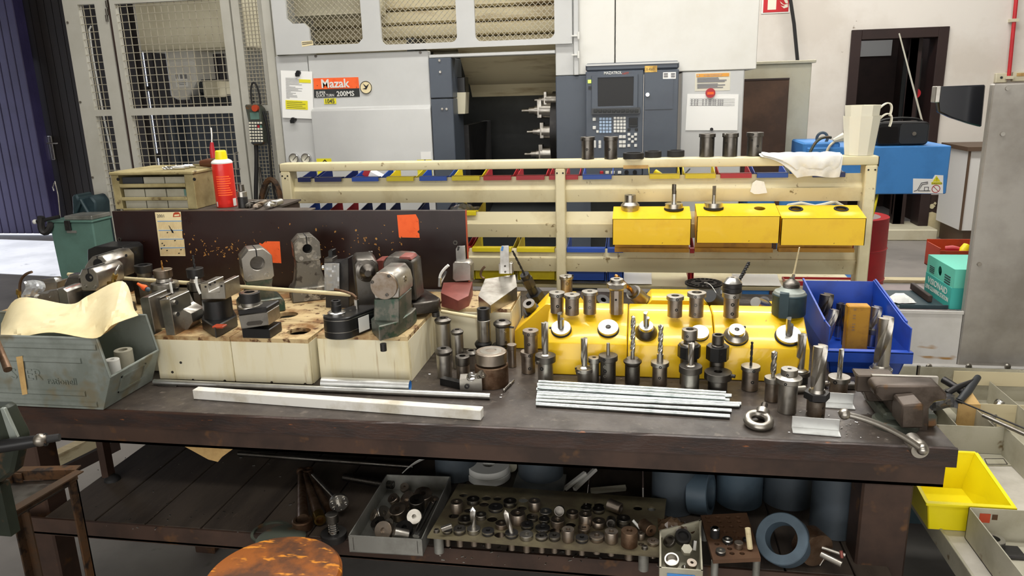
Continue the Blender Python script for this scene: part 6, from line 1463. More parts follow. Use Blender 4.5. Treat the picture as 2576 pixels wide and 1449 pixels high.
tool(KC,585,1150,Z,[('hex_collar','steel_black',[(992,88),(1038,88)],6),('shank','steel_brown',[(1038,63),(1150,63)])],'large fluted indexable drill in a black hexagonal collar at the bench front',group=G2,dots=[(548,1022,11,84),(630,1075,9,60),(630,1130,9,60)],bit=('index',978,652,48,'steel',58))
tool(KC,745,985,Z,[('collar','steel',[(878,74),(910,74)]),('shank','steel_brown',[(910,61),(985,61)])],'small bright drill in a steel collar in front of the blue bin',group=G2,dots=[(722,897,14,74)],bit=('index',868,665,17,'steel_bright',28))
tool(KC,1035,920,Z,[('flange','steel',[(820,76),(835,76)]),('shank','brass',[(835,58),(920,58)])],'biggest indexable drill with a brass coloured shank behind the vise',group=G2,dots=[],bit=('index',812,452,52,'steel',70))
# lying sleeves
def lying(K,x0,y0,x1,y1,r,label,mat='steel',z=BZ,name='reduction_sleeve',group=None,collar=0):
    a = atZ(*K(x0,y0),z+.001);e = atZ(*K(x1,y1),z+.001);k = mpp(a)/K.s;R = r*k;up = Vector((0,0,R+.0005))
    t = thing(name,label,'sleeve',a,group);d = (e-a).normalized();b = B();b.ring(a+up,e+up,R,R*.5,24,.001);b.build('shank',mat,t)
    if collar:
        b = B();b.ring(a+up,a+up+d*collar*k,R*1.0,R*.45,24,.001);b.build('collar','steel_dark',t)
    return t
lying(KC,450,972,515,968,26,'short steel sleeve lying behind the conical sleeve',group=G2)
lying(KC,630,935,668,928,22,'small steel sleeve lying behind the black hexagonal collar',group=G2)
b = B();a = atZ(*KC(818,930),BZ+.001);b.prism([(a.x-.022,a.y-.02),(a.x+.015,a.y-.02),(a.x+.02,a.y+.02),(a.x-.015,a.y+.02)],'xy',BZ+.0005,BZ+.016,bev=.003);b.build('steel_block','steel_dark',label='small dark steel block right of the bright drill',cat='block')
# ------------------------------------------------------------------ left group around the flanged bushing
G3 = 'tools standing between the cream boxes and the yellow boxes'
def cone(x,yb,y0,ym,y1,rt_,rm,rb_,label,dots=(),mat='steel_dark',hole=28,K=KD,z=Z,g=G3): return tool(K,x,yb,z,[('cone_collar',mat,[(y0,rt_),(ym,rm),(ym+9,rm),(y1,rb_*1.02)]),('shank','steel',[(y1,rb_),(yb,rb_)])],label,'reduction_sleeve','sleeve',g,dots,hole=hole)
t,sa_ = tool(KD,1447,1290,Z,[('cone_collar','steel_dark',[(1038,58),(1066,77),(1076,77),(1090,66)]),('shank','steel',[(1090,65),(1290,65)])],'lower conical collar sleeve beside the cream box, front one','reduction_sleeve','sleeve',G3,hole=26)
cone(1448,1070,768,792,812,55,73,64,'tall conical collar sleeve leaning height above the front one by the cream box') if False else None
cone(1448,1150,770,792,815,52,73,66,'tall sleeve with a conical collar right against the cream box')
cone(1568,1205,868,890,908,38,55,50,'slim sleeve with a conical collar behind the front pair',hole=20)
t,sb_ = tool(KD,1785,1110,Z,[('cone_collar','black_paint',[(975,62),(1000,76),(1010,76),(1030,66)]),('shank','steel_black',[(1030,60),(1110,60)])],'black conical sleeve under the collet chuck','reduction_sleeve','sleeve',G3)
tool(KD,1790,975,Z+sb_.h(975,62),[('collet_nut','steel_black',[(688,55),(788,55)]),('shank','steel',[(790,60),(975,60)])],'collet chuck with a black nut standing on a black conical sleeve','collet_chuck','collet chuck',G3,[(1765,760,6,55)],hole=32)
t,sc_ = tool(KD,1925,1120,Z,[('cone_collar','black_paint',[(1000,58),(1028,74),(1038,74),(1050,60)]),('shank','steel_black',[(1050,58),(1120,58)])],'black conical sleeve under the upright one behind the flanged bushing','reduction_sleeve','sleeve',G3)
tool(KD,1950,1000,Z+sc_.h(1000,58),[('cone_collar','steel_dark',[(795,55),(822,78),(838,78),(850,62)]),('shank','steel',[(850,62),(1000,62)])],'conical collar sleeve with a side pin stacked behind the flanged bushing','reduction_sleeve','sleeve',G3,[(2030,838,9,70,'steel_black','set_screw',.012),(1975,880,10,62,'steel_bright','dimple'),(1978,970,10,62)],hole=30)
cone(1680,1215,1052,1078,1092,42,60,50,'low sleeve with a dark conical collar behind the knurled cap',hole=26)
tool(KD,1608,1300,Z,[('cap','steel_dark',[(1105,58),(1112,62),(1178,62)]),('shank','steel_brown',[(1180,58),(1300,58)])],'small sleeve with a dark round cap behind the tool block','reduction_sleeve','sleeve',G3,hole=28)
tool(KD,2032,1192,Z,[('collar','steel_brown',[(1000,42),(1040,40)]),('shank','steel_brown',[(1040,36),(1192,36)])],'brown steel sleeve right behind the flanged bushing','reduction_sleeve','sleeve',G3)
tool(KD,1858,1385,Z,[('boss','steel',[(1072,98),(1100,98)]),('rim','steel_brown',[(1085,130),(1095,137),(1185,139)]),('body','steel_rust',[(1205,143),(1215,148),(1385,148)])],'big stepped steel bushing with a wide bore on the bench','bushing','bushing',G3,hole=48)
# knurling tool lying in front of it
t = thing('knurling_tool','black and grey knurling tool with a round chrome roller in front of the bushing','knurling tool',atZ(*KD(1600,1390),BZ))
a = atZ(*KD(1405,1340),Z);e = atZ(*KD(1640,1395),Z);k = mpp(a)/KD.s;d = (e-a).normalized();w = Vector((-d.y,d.x,0))*.02;h = Vector((0,0,62*k))
b = B();b.hexa([a,e,e+w,a+w,a+h,e+h,e+w+h,a+w+h]);b.build('shank','black_paint',t)
a = atZ(*KD(1578,1400),Z);e = atZ(*KD(1770,1398),Z);h = Vector((0,0,125*k));w = Vector((-.004,.03,0))
b = B();b.hexa([a,e,e+w,a+w,a+h*.85,e+h*.95,e+w+h*1.05,a+w+h]);b.build('head','steel',t)
c = a.lerp(e,.33)+h*.42+Vector((0,-.001,0));b = B();b.ring(c,c+Vector((0,-.004,0)),.007,.0032,14);b.build('screw','steel_black',t)
c = a.lerp(e,.55)+h*1.05+Vector((0,-.004,.002));n = Vector((-.15,-.85,.4)).normalized();b = B();b.lathe([(0,-.012),(.008,-.012),(.012,0),(.0125,.004),(.009,.0065),(.004,.007),(.0035,.005),(0,.005)],24,c,n);b.build('roller','chrome',t)
c = a.lerp(e,.95)+h*1.15+Vector((0,.008,0));n = Vector((.7,-.45,.5)).normalized();b = B();b.lathe([(0,-.01),(.009,-.01),(.0115,0),(.0115,.006),(.006,.007),(.005,.003),(0,.003)],20,c,n);b.build('roller','steel',t)
a = atZ(*KD(2045,1312),Z);e = atZ(*KD(1958,1402),Z);d = (e-a);L = d.length;b = B();b.cyl(a+Vector((0,0,.0045)),a+d*.35+Vector((0,0,.0045)),.003,seg=10);t = b.build('small_drill','steel',label='small drill lying alone on the bench right of the big bushing',cat='drill')
b = B();b.drill(a+d*.35+Vector((0,0,.0045)),d.normalized(),.0042,L*.65,turns=3,seg=12);b.build('flutes','steel',t)
# ------------------------------------------------------------------ bars, rods and loose things on the bench
def bar(p0,p1,r,name,mat,label,cat,group=None,z=BZ,hollow=0,dz=0):
    a = atZ(*p0,z+r);e = atZ(*p1,z+r);a.z = e.z = z+r+.0004+dz;b = B()
    if hollow: b.ring(a,e,r,hollow,32)
    else: b.cyl(a,e,r,seg=20)
    return b.build(name,mat,label=label,cat=cat,group=group)
bar((388,961),(1233,997),.0085,'steel_bar','alu','long thin round steel bar along the foot of the cream boxes','bar')
t = thing('steel_tube','short thick bright tube in front of the middle cream box','tube',atZ(920,975,BZ))
a = atZ(811,963,BZ+.0165);e = atZ(1032,971,BZ+.0165);a.z = e.z = BZ+.0168
b = B();b.ring(a,e,.0163,.0145,36);b.build('tube','alu',t)
d = (e-a).normalized();b = B();b.ring(e-d*.02,e-d*.0005,.0145,.0138,30);b.build('blue_lining','compressor_blue',t)
a,e = atZ(493,988,BZ+.014),atZ(1213,1040,BZ+.014);d = (e-a).normalized();w = Vector((-d.y,d.x,0))*.0135
b = B();b.hexa([Vector((p.x,p.y,z)) for z in (BZ+.0006,BZ+.0275) for p in (a-w,e-w,e+w,a+w)]);bmesh.ops.bevel(b.bm,geom=b.bm.edges[:],offset=.0012,segments=1,affect='EDGES')
b.build('plastic_bar','white_board',label='long square white plastic bar lying along the bench front',cat='bar')
rods = [((1355,961),(1826,989),1),((1352,968),(1840,996),1),((1353,975),(1824,1003),1),((1350,980),(1835,1008),0),((1352,988),(1824,1014),0),((1351,993),(1864,1017),0),((1350,1000),(1860,1021),0),((1349,1008),(1840,1034),0),((1349,1017),(1836,1048),0)]
for i,(p,q,lv) in enumerate(rods):
    r = .0058;a = atZ(*p,BZ+r+lv*.0095);e = atZ(*q,BZ+r+lv*.0095);a.z = e.z = BZ+r+.0005+lv*.0098;b = B();b.cyl(a,e,r,seg=14)
    d = (e-a).normalized()
    for s in (0,1): 
        o = a if s == 0 else e-d*.06
        for j in range(20): b.ring(o+d*(j*.003+.0004),o+d*(j*.003+.0016),r+.0004,r-.001,14)
    b.build('threaded_rod','zinc',label=f'zinc plated rod, {NUM[i]} from the back in the bundle on the bench',cat='rod',group='zinc rods on the bench')
# small flat bits
a = atZ(425,970,BZ);b = B();b.box(a.x-.03,a.x+.03,a.y-.01,a.y+.008,BZ+.0005,BZ+.003);b.build('steel_strip','steel_dark',label='thin dark steel strip under the end of the round bar',cat='strip')
# eye bolt
c = atZ(1908,1058,BZ+.012);k = mpp(c);R = 25*k
t = thing('eye_bolt','forged steel eye bolt lying at the front edge of the bench','eye bolt',(c.x,c.y,BZ))
tl = Matrix.Translation((c.x,c.y,BZ+.0125)) @ Matrix.Rotation(.12,4,'X')
b = B().at(tl);b.tube([(R*1.06*math.cos(2*PI*i/36),R*1.3*math.sin(2*PI*i/36),0) for i in range(36)],.0105,14,True);b.build('ring','steel',t)
e = atZ(1923,1035,BZ+.03);n_ = Vector((.25,.75,.35)).normalized();q = Vector((c.x+.012,c.y+R*1.15,BZ+.016))
b = B();b.cyl(q-n_*.004,q+n_*.012,.017,seg=24);b.build('collar','steel',t)
b = B();b.cyl(q+n_*.01,q+n_*.036,.008,seg=16);b.build('stud','steel_dark',t)
# angle pieces
def angle(p,q,label):
    a,e = atZ(*p,BZ),atZ(*q,BZ);d = (e-a).normalized();w = Vector((-d.y,d.x,0));b = B();b.at(Matrix.Translation((a.x,a.y,BZ+.0006)) @ Matrix(((d.x,w.x,0,0),(d.y,w.y,0,0),(0,0,1,0),(0,0,0,1))))
    L = (e-a).length;b.prism([(0,0),(.034,0),(.034,.03),(.0315,.03),(.0315,.0025),(0,.0025)],'yz',0,L,bev=.0005);b.build('angle_bracket','alu',label=label,cat='angle bracket',group='aluminium angle pieces')
angle((1994,1091),(2116,1101),'bright aluminium angle piece at the front edge of the bench')
angle((2066,1026),(2152,1032),'bright aluminium angle piece left of the vise')
random.seed(77);b = B()
for i in range(130):
    px,py = (random.gauss(2130,60),random.uniform(1035,1105)) if i < 60 else ((random.gauss(1240,110),random.uniform(900,1010)) if i < 90 else (random.uniform(1380,2060),random.uniform(935,1000)))
    c = atZ(px,py,BZ);s = random.uniform(.0006,.0017);a = random.uniform(0,PI)
    b.at(Matrix.Translation((c.x,c.y,BZ+.0016)) @ Matrix.Rotation(a,4,'Z') @ Matrix.Rotation(random.uniform(-.5,.5),4,'X'));b.box(-s*2,s*2,-s*.5,s*.5,-.0004,.0004)
tag(b.build('metal_chips','steel_bright',pivot=(0,1.9,BZ)),'bright metal chips scattered over the bench top','metal chips',kind='stuff')
# blue storage bin with drills
bb = thing('blue_storage_bin','large blue plastic storage bin of drills at the right end of the bench','storage bin',(.64,2.3,BZ))
X0,X1,ya,yb_,zl,zh = .53,.745,2.115,2.48,.922,1.038
def tap(x,f): return (X0+X1)/2+(x-(X0+X1)/2)*f
b = B();w = .0035
def side(xs):
    x_lo,x_hi = tap(xs,.86),xs
    for s in (0,):
        o = w if xs < .6 else -w
        b.hexa([(x_lo,ya+.02,BZ+.001),(x_lo+o,ya+.02,BZ+.001),(x_lo+o,yb_-.02,BZ+.001),(x_lo,yb_-.02,BZ+.001),(x_hi,ya,zl),(x_hi+o,ya,zl),(x_hi+o,yb_,zl+.01),(x_hi,yb_,zl+.01)])
        b.hexa([(x_hi,ya,zl-.002),(x_hi+o,ya,zl-.002),(x_hi+o,yb_,zl+.008),(x_hi,yb_,zl+.008),(x_hi,ya+.06,zl+.072),(x_hi+o,ya+.06,zl+.072),(x_hi+o,yb_,zh),(x_hi,yb_,zh)])
        b.hexa([(x_hi,ya,zl-.001),(x_hi+o,ya,zl-.001),(x_hi+o,ya+.06,zl+.07),(x_hi,ya+.06,zl+.07),(x_hi,ya,zl+.071),(x_hi+o,ya,zl+.071),(x_hi+o,ya+.06,zl+.072),(x_hi,ya+.06,zl+.072)])
side(X0);side(X1)
b.hexa([(tap(X0,.86),ya+.02,BZ+.001),(tap(X1,.86),ya+.02,BZ+.001),(tap(X1,.86),ya+.024,BZ+.001),(tap(X0,.86),ya+.024,BZ+.001),(X0,ya,zl),(X1,ya,zl),(X1,ya+.004,zl),(X0,ya+.004,zl)])
b.hexa([(tap(X0,.86),yb_-.024,BZ+.001),(tap(X1,.86),yb_-.024,BZ+.001),(tap(X1,.86),yb_-.02,BZ+.001),(tap(X0,.86),yb_-.02,BZ+.001),(X0,yb_-.004,zh-.004),(X1,yb_-.004,zh-.004),(X1,yb_,zh-.004),(X0,yb_,zh-.004)])
b.box(tap(X0,.86),tap(X1,.86),ya+.02,yb_-.02,BZ+.001,BZ+.005);b.build('tub','big_blue',bb)
b = B();b.box(X0-.004,X1+.008,ya-.008,ya+.012,zl-.002,zl+.004,.001);b.box(X0-.004,X1+.008,ya-.008,ya-.004,zl-.03,zl+.002,.001);b.build('front_lip','big_blue',bb)
for xs in (X0-.003,X1+.001):
    b = B();b.hexa([(xs,ya+.055,zl+.068),(xs+.005,ya+.055,zl+.068),(xs+.005,yb_,zh-.002),(xs,yb_,zh-.002),(xs,ya+.055,zl+.075),(xs+.005,ya+.055,zl+.075),(xs+.005,yb_,zh+.004),(xs,yb_,zh+.004)]);b.build('side_rim','big_blue',bb)
FB = BZ+.0055
def bdrill(x,ytop,r,Y,label,lean=(0,0),collar=0,mat='steel_dark'):
    tp = atY(*KJ(x,ytop),Y);k = mpp(tp)/KJ.s;R = r*k;ft = Vector((tp.x+lean[0],Y+lean[1],FB+.01))
    t = thing('indexable_drill',label,'drill',(ft.x,ft.y,FB),'drills in the blue bin');ax = (tp-ft).normalized();L = (tp-ft).length
    b = B();b.cyl(ft,ft+ax*L*.34,R*.9,seg=20);b.build('shank','steel',t)
    if collar: b = B();b.cyl(ft+ax*L*.32,ft+ax*L*.44,R*1.6,seg=24);b.build('collar','steel_dark',t)
    b = B();b.drill(ft+ax*L*.34,ax,R,L*.64,turns=.4,tip=.05,web=.4,wide=.36,seg=28);b.build('fluted_body',mat,t)
bdrill(1040,300,88,2.38,'large indexable drill in the left rear corner of the blue bin',(-.01,0))
bdrill(1140,500,62,2.27,'indexable drill leaning at the front left inside the blue bin',(-.03,-.01),mat='steel')
bdrill(1285,435,46,2.36,'slimmer indexable drill just left of the yellow block in the blue bin',(0,-.02))
bdrill(1215,420,50,2.42,'short fluted drill between the two left drills in the blue bin',(0,0))
bdrill(1690,465,72,2.34,'collared indexable drill right of the yellow block in the blue bin',(-.01,0),1,'steel')
x0,x1,z0,z1 = rect(*KJ(1322,450),*KJ(1565,1000),2.28);b = B();b.box(x0,x1,2.28,2.318,FB,z1-.004,.003);t = b.build('yellow_block','amber_paint',label='tall yellow wooden block standing in the blue bin',cat='block')
b = B()
for i,ch in enumerate('592 30 0'):
    if ch != ' ': b.text(ch,(x0+.022,2.2795,FB+.075+i*.009),(0,0,1),(-1,0,0),.011,.0004)
b.build('pencil_writing','steel_brown',t)
# vise
vk = Crop(2140,900,2.64)
vs = thing('bench_vise','heavy worn steel bench vise at the right corner of the bench','vise',(.62,1.8,BZ))
def V(x,y,Y): return atY(*vk(x,y),Y)
Yj = 1.80
# front jaw body: T-shaped casting
out = cnr([vk(*p) for p in ((135,215),(130,175),(160,152),(560,160),(605,205),(610,250),(530,262),(492,300),(488,560),(480,600),(330,600),(322,470),(345,400),(335,310),(290,255),(180,262))],Yj)
b = B();b.prism(out,'xz',Yj-.03,Yj+.03,bev=.004);b.build('front_jaw','vise_iron',vs)
o2 = [V(x,y,Yj+.03) for x,y in ((60,140),(560,155))]
b = B();x0,x1,z0,z1 = V(140,150,Yj+.03).x,V(585,160,Yj+.03).x,V(300,205,Yj).z,V(300,152,Yj).z
b.box(x0,x1,Yj+.031,Yj+.042,z0,z1,.001);b.build('jaw_plate','steel',vs)
b = B();b.box(x0-.03,x1-.05,Yj+.043,Yj+.06,z0-.03,z1-.006,.003);b.prism([(x0-.03,z1-.008),(x0+.06,z1-.008),(x0+.07,BZ+.035),(x0+.0,BZ+.035)],'xz',Yj+.045,Yj+.1,bev=.003);b.build('rear_jaw','vise_iron',vs)
b = B();b.box(x0+.035,x0+.1,Yj-.02,Yj+.12,BZ+.03,z0-.012,.006);b.build('slide','vise_iron',vs)
c = V(180,520,1.77);b = B();b.lathe([(0,0),(.052,0),(.052,.012),(.046,.018),(0,.018)],32,(x0+.05,1.79,BZ+.0005));b.box(x0+.02,x0+.14,1.78,1.95,BZ+.0005,BZ+.034,.006);b.build('base','olive_paint',vs)
sc = V(440,590,1.645);b = B();b.cyl(sc+Vector((.0,-.01,0)),sc+Vector((-.003,.03,.004)),.0165,seg=24);b.lathe([(0,0),(.018,0),(.0195,.003),(.0195,.02),(0,.022)],28,sc+Vector((0,-.02,0)),(0,1,0));b.build('spindle','steel',vs)
hs = cnr([vk(*p) for p in ((335,470),(335,400),(345,315),(486,305),(488,470))],1.70);bb_ = B();bb_.prism([(x,max(z,BZ+.001)) for x,z in hs],'xz',1.70,1.768,bev=.004);bb_.build('screw_housing','vise_iron',vs);b = B()
h0,h1 = atY(2124,1042,1.615),atY(2320,1131,1.618);b.tube(bez(h0,h0+Vector((.05,0,-.008)),h1+Vector((-.06,0,.045)),h1,14),.0068,12);hd_ = b.build('handle_bar','steel',vs)
b = B();b.sphere(h0,.0125,18);b.build('handle_knob','steel',vs);b = B();b.sphere(h1,.0125,18);b.build('handle_knob','steel',vs)
# ------------------------------------------------------------------ things on the shelf under the bench
U1 = Crop(600,1120,4.4037);U2 = Crop(1060,1120,4.1548);U3 = Crop(1620,1140,4.6)
S0 = SZ+.0005
# steel tray of bushings
tz = SZ+.048
tcs = [atZ(*U1(x,y),tz) for x,y in ((1215,1000),(2030,1045),(2350,345),(1640,322))]
tr = thing('steel_tray','shallow bare steel tray full of loose bushings on the bench shelf','tray',(tcs[0]+tcs[2])/2*1.0-Vector((0,0,tz-S0)))
def wall(b,p,q,z0,z1,th): 
    d = (q-p).normalized();n = Vector((d.y,-d.x,0))*th
    b.hexa([Vector((v.x,v.y,z)) for z in (z0,z1) for v in (p,q,q-n,p-n)])
b = B()
for i in range(4): wall(b,tcs[i],tcs[(i+1) % 4],S0,tz,.0025)
b.prism([(p.x,p.y) for p in tcs],'xy',S0,S0+.002);b.build('pan','galv_light',tr)
b = B();p,q = tcs[0],tcs[1];d = (q-p).normalized()
b.tube([p+d*.012+Vector((0,-.0008,-.005)),p+d*.012+Vector((0,-.0008,-.04))],.0006,6);b.tube([q-d*.012+Vector((0,-.0008,-.005)),q-d*.012+Vector((0,-.0008,-.04))],.0006,6);b.build('fold_line','steel_dark',tr)
random.seed(41)
def bush(K,x,y,r,h,ax,label,mat,group,z=S0,hole=.3,name='bushing',lift=0,poly=0):
    """a loose bushing whose visible end face is centred at crop pixel (x,y), radius r crop px, length h (in r), axis ax pointing out of that face"""
    ax = Vector(ax).normalized();p = atZ(*K(x,y),z+.03+lift);k = mpp(p)/K.s;R = r*k;L = h*R
    lowest = min(0,-L*ax.z)-R*math.sqrt(max(0,1-ax.z**2));zc = max(z+.004+lift-lowest,z)
    p = atZ(*K(x,y),zc)
    b = B();b.lathe([(0,-L),(R-.001,-L),(R,-L+.001),(R,-.001),(R-.001,0),(R*hole,0),(R*hole,-L*.7),(0,-L*.7)],poly or 26,p,ax)
    return b.build(name,mat,label=label,cat='bushing',group=group)
GB = 'loose bushings in the steel tray'
for (x,y,r,h,ax,lb,mt) in (
    (1838,460,42,1.2,(.2,-.6,.7),'small flat-sided bushing at the back of the steel tray','steel_brown'),
    (1705,580,55,.8,(-.3,-.4,.85),'brown disc lying at the left back of the steel tray','steel_brown'),
    (1862,600,90,.35,(-.45,-.55,.7),'large thin disc leaning in the middle of the steel tray','steel_brown'),
    (2045,530,88,1.1,(.1,-.25,.95),'brown bored bushing at the right back of the steel tray','steel_brown'),
    (1972,600,74,1.6,(.05,-.2,.95),'upright capped bushing in the middle of the steel tray','steel_dark'),
    (1945,790,74,1.0,(.1,-.75,.6),'bright ring facing the front in the steel tray','steel'),
    (1758,700,82,.95,(-.1,-.3,.95),'open cup in the centre of the steel tray','steel_brown'),
    (1620,745,72,.9,(.7,-.3,.6),'bright shouldered bushing left of the cup in the steel tray','steel'),
    (1490,770,60,.9,(-.6,-.4,.5),'dull bushing against the left wall of the steel tray','steel_brown'),
    (1535,850,72,1.2,(-.3,-.3,.9),'dark drilled bushing near the front left of the steel tray','steel_dark'),
    (1598,945,92,.5,(-.15,-.8,.5),'wide disc facing forward at the front of the steel tray','steel_brown'),
    (1715,975,62,1.8,(-.8,-.3,.35),'cylinder lying along the front wall of the steel tray','steel'),
    (1835,905,84,.5,(.1,-.3,.9),'black disc at the bottom of the steel tray','steel_black'),
    (1665,850,44,.8,(0,-.4,.9),'small bright bushing in front of the cup in the steel tray','steel'),
    (2175,600,46,.8,(.3,-.3,.9),'small bushing in the right back corner of the steel tray','steel_brown')):
    bush(U1,x,y,r*1.14,h*1.3,ax,lb,mt,GB,S0+.004)
for i,(a,c) in enumerate((((2128,640),(1950,1008)),((2188,628),(1982,1012)))):
    p,q = atZ(*U1(*a),SZ+.045),atZ(*U1(*c),SZ+.03);b = B();b.cyl(p,q,.0052,seg=16);b.build('round_pin','steel_bright',label=('left','right')[i]+' of two bright round pins leaning in the steel tray',cat='pin',group='pins in the steel tray')
# wrenches and studs left of the tray
def U(x,y,h): return atZ(*U1(x,y),SZ+h)
t = thing('box_wrench','old brown ring wrench lying on the bench shelf, leftmost of the wrenches','wrench',U(710,860,0))
a,e = U(690,290,.03),U(715,820,.022);k = mpp(e)/U1.s
b = B();b.tube([a,a.lerp(e,.5),e],[.009,.0125,.016],14);b.sphere(a,.0135,16);b.build('shaft','steel_rust',t)
c = U(710,865,.016);b = B();b.ring(c+Vector((0,0,-.015)),c+Vector((0,0,.012)),112*k,74*k,32,.003);b.build('ring_end','steel_rust',t)
t = thing('socket_wrench','brass brown tubular socket wrench with an open end, second of the wrenches','wrench',U(900,850,0))
a,e = U(735,330,.03),U(890,790,.022);d = (e-a).normalized();b = B();b.tube([a,a.lerp(e,.6),e],[.009,.012,.015],16);b.build('shaft','steel_rust',t)
b = B();b.ring(e-d*.012,e+d*.02,.0155,.0105,24);b.build('socket','brass',t)
t = thing('spanner','dark spanner lying behind the bright flanged rod','wrench',U(1000,700,0))
a,e = U(770,290,.03),U(1015,730,.013);b = B();b.tube([a,e],[.008,.011],12);b.ring(a+Vector((0,0,-.008)),a+Vector((0,0,.008)),.016,.008);b.build('shaft','steel_rust',t)
t = thing('flanged_rod','bright rod with a round drilled flange leaning on the wrenches','rod',U(1150,740,0))
a,e = U(825,330,.05),U(1110,630,.055);d = (e-a).normalized();b = B();b.cyl(a,e,.0058,seg=16);b.build('rod','steel_bright',t)
n = (d+Vector((0,-.5,-.1))).normalized();R = 104*mpp(e)/U1.s;b = B();b.lathe([(0,-.004),(R,-.004),(R,.006),(0,.006)],36,e,n);b.build('flange','steel',t)
u = n.orthogonal().normalized();w_ = n.cross(u)
for i in range(6): cap_screw(t,e+n*.006+(u*math.cos(i*PI/3)+w_*math.sin(i*PI/3))*R*.74,n,.0045,'steel_bright')
b = B();b.cyl(e+n*.006,e+n*.017,.008,poly=6);b.cyl(e+n*.017,e+n*.026,.0045);b.build('nut','steel_bright',t)
tool(U1,1068,1115,SZ,[('top_nut','steel_dark',[(790,70),(880,70)]),('threaded_stem','chrome',[(882,50)]+[(885+i*12,56 if i % 2 else 50) for i in range(9)]+[(992,62)]),('base_disc','steel_black',[(1000,64),(1040,143),(1062,147),(1072,140),(1100,142),(1115,138)])],'dark threaded jack screw standing on a round base beside the steel tray','jack_screw','jack screw')
c = U(470,1030,.006);b = B();b.lathe([(0,-.005),(.062,-.005),(.064,0),(.05,.006),(0,.008)],36,c);b.build('green_disc','olive_paint',label='dull green round lid half hidden behind the stool seat',cat='disc')
c = U(360,960,.004);b = B();b.ring(c+Vector((0,0,-.0035)),c+Vector((0,0,.002)),.052,.045,36);b.build('green_ring','olive_paint',label='thin green ring behind the round green lid',cat='ring')
a,e = atZ(*U1(1170,352),SZ+.02),atZ(*U1(1600,425),SZ+.02);b = B();b.cyl(a,e,.0105,seg=16);d = (e-a).normalized()
for i in range(40): b.ring(a+d*(i*.0042),a+d*(i*.0042+.002),.0115,.009,14)
b.build('threaded_bar','steel_dark',label='dark threaded bar on the shelf behind the steel tray',cat='bar')
a,e = atZ(600,1141,SZ+.012),atZ(1040,1174,SZ+.012);b = B();b.cyl(a,e,.008);b.build('rear_bar','steel_dark',label='long dark bar across the back under the bench',cat='bar')
random.seed(5);b = B()
for i in range(90):
    px,py = random.uniform(240,760),random.uniform(1140,1340)
    if i > 45: px,py = random.uniform(1100,1680),random.uniform(1370,1425)
    c = atZ(px,py,SZ);s = random.uniform(.001,.003);b.at(Matrix.Translation((c.x,c.y,SZ+.0015)) @ Matrix.Rotation(random.uniform(0,PI),4,'Z'));b.box(-s*1.5,s*1.5,-s*.6,s*.6,-.0008,.0006)
tag(b.build('shelf_swarf','steel_bright',pivot=(0,1.8,SZ)),'bright swarf flakes scattered on the bench shelf','swarf',kind='stuff')
# perforated bushing plate on legs
pz = SZ+.056
pc_ = [atZ(*U2(x,y),pz) for x,y in ((60,958),(2500,1160),(2560,560),(390,400))]
rows_ = [
 (0,275,880,52,30,'steel_dark'),(0,402,868,66,45,'steel_dark'),(0,550,868,70,40,'steel'),(0,700,890,66,36,'steel_black'),(0,945,912,70,36,'steel_black'),(0,1100,930,72,40,'steel'),(0,1258,948,65,26,'steel_dark'),(0,1392,942,64,36,'steel_dark'),(0,1535,880,66,112,'steel_brown'),(0,1678,962,66,36,'steel_black'),(0,1833,942,80,42,'steel_brown'),(0,1985,900,72,105,'steel_brown'),(0,2172,895,88,150,'steel_rust'),(0,2292,915,46,60,'steel_brown'),(0,2420,1000,62,30,'steel_brown'),
 (1,460,765,76,36,'steel_dark'),(1,625,722,60,40,'steel'),(1,840,815,66,42,'steel_brown'),(1,1010,708,80,100,'steel_brown'),(1,1108,825,66,36,'steel_black'),(1,1268,860,78,28,'steel_black'),(1,1425,775,76,62,'steel_brown'),(1,1700,860,66,40,'steel_brown'),(1,1855,790,70,62,'steel_brown'),(1,2112,760,72,76,'steel_dark'),
 (2,375,590,66,100,'steel_brown'),(2,780,640,76,34,'steel_black'),(2,1160,745,60,34,'steel_dark'),(2,1284,768,56,34,'steel_dark'),(2,1300,688,66,36,'steel'),(2,1580,698,62,46,'steel_brown'),(2,1715,718,72,110,'steel_brown'),
 (3,545,560,68,42,'steel_dark'),(3,928,580,70,46,'steel_dark'),(3,1185,580,66,92,'steel_brown'),(3,1722,650,56,40,'steel_dark'),(3,1852,660,62,36,'steel_dark')]
empt = [(340,735,58),(498,678,55),(655,615,56),(740,770,58),(680,550,54),(440,520,48),(795,556,48),(1065,572,55),(1050,655,56),(820,932,60),(1400,890,62),(1560,830,55),(1735,618,52),(1858,622,54),(2262,656,50),(2405,665,46),(2298,1035,30),(2420,985,5)]
holes = []
pk = mpp(atZ(*U2(1200,800),pz))/U2.s
for x,y,r in empt[:-1]:
    c = atZ(*U2(x,y),pz);holes.append(circ(c.x,c.y,r*pk,20))
pt = thing('bushing_plate','dull brown perforated steel plate on short legs holding rows of bushings','rack',(pc_[0]+pc_[2])/2-Vector((0,0,pz-S0)))
b = B();b.prism([(p.x,p.y) for p in pc_],'xy',pz-.004,pz,holes);b.build('plate','plate_olive',pt)
for (x,y) in ((165,935),(2325,1110),(480,470),(2400,640)):
    c = atZ(*U2(x,y),pz);b = B();b.cyl((c.x,c.y+.01,S0),(c.x,c.y+.01,pz-.0045),.0125);lg = b.build('leg','galv_light',pt)
for (x,y) in ((160,905),(2335,1080)):
    c = atZ(*U2(x,y),pz);b = B();b.lathe([(0,0),(.008,0),(.007,.006),(.0035,.007),(.0035,.004),(0,.004)],14,c);b.build('leg_screw','steel_dark',pt)
rn = ['front','second','third','back'];cnt = [0]*4
adj = {'steel_dark': 'dark','steel': 'bright-rimmed','steel_black': 'black','steel_brown': 'brown','steel_rust': 'rusty'}
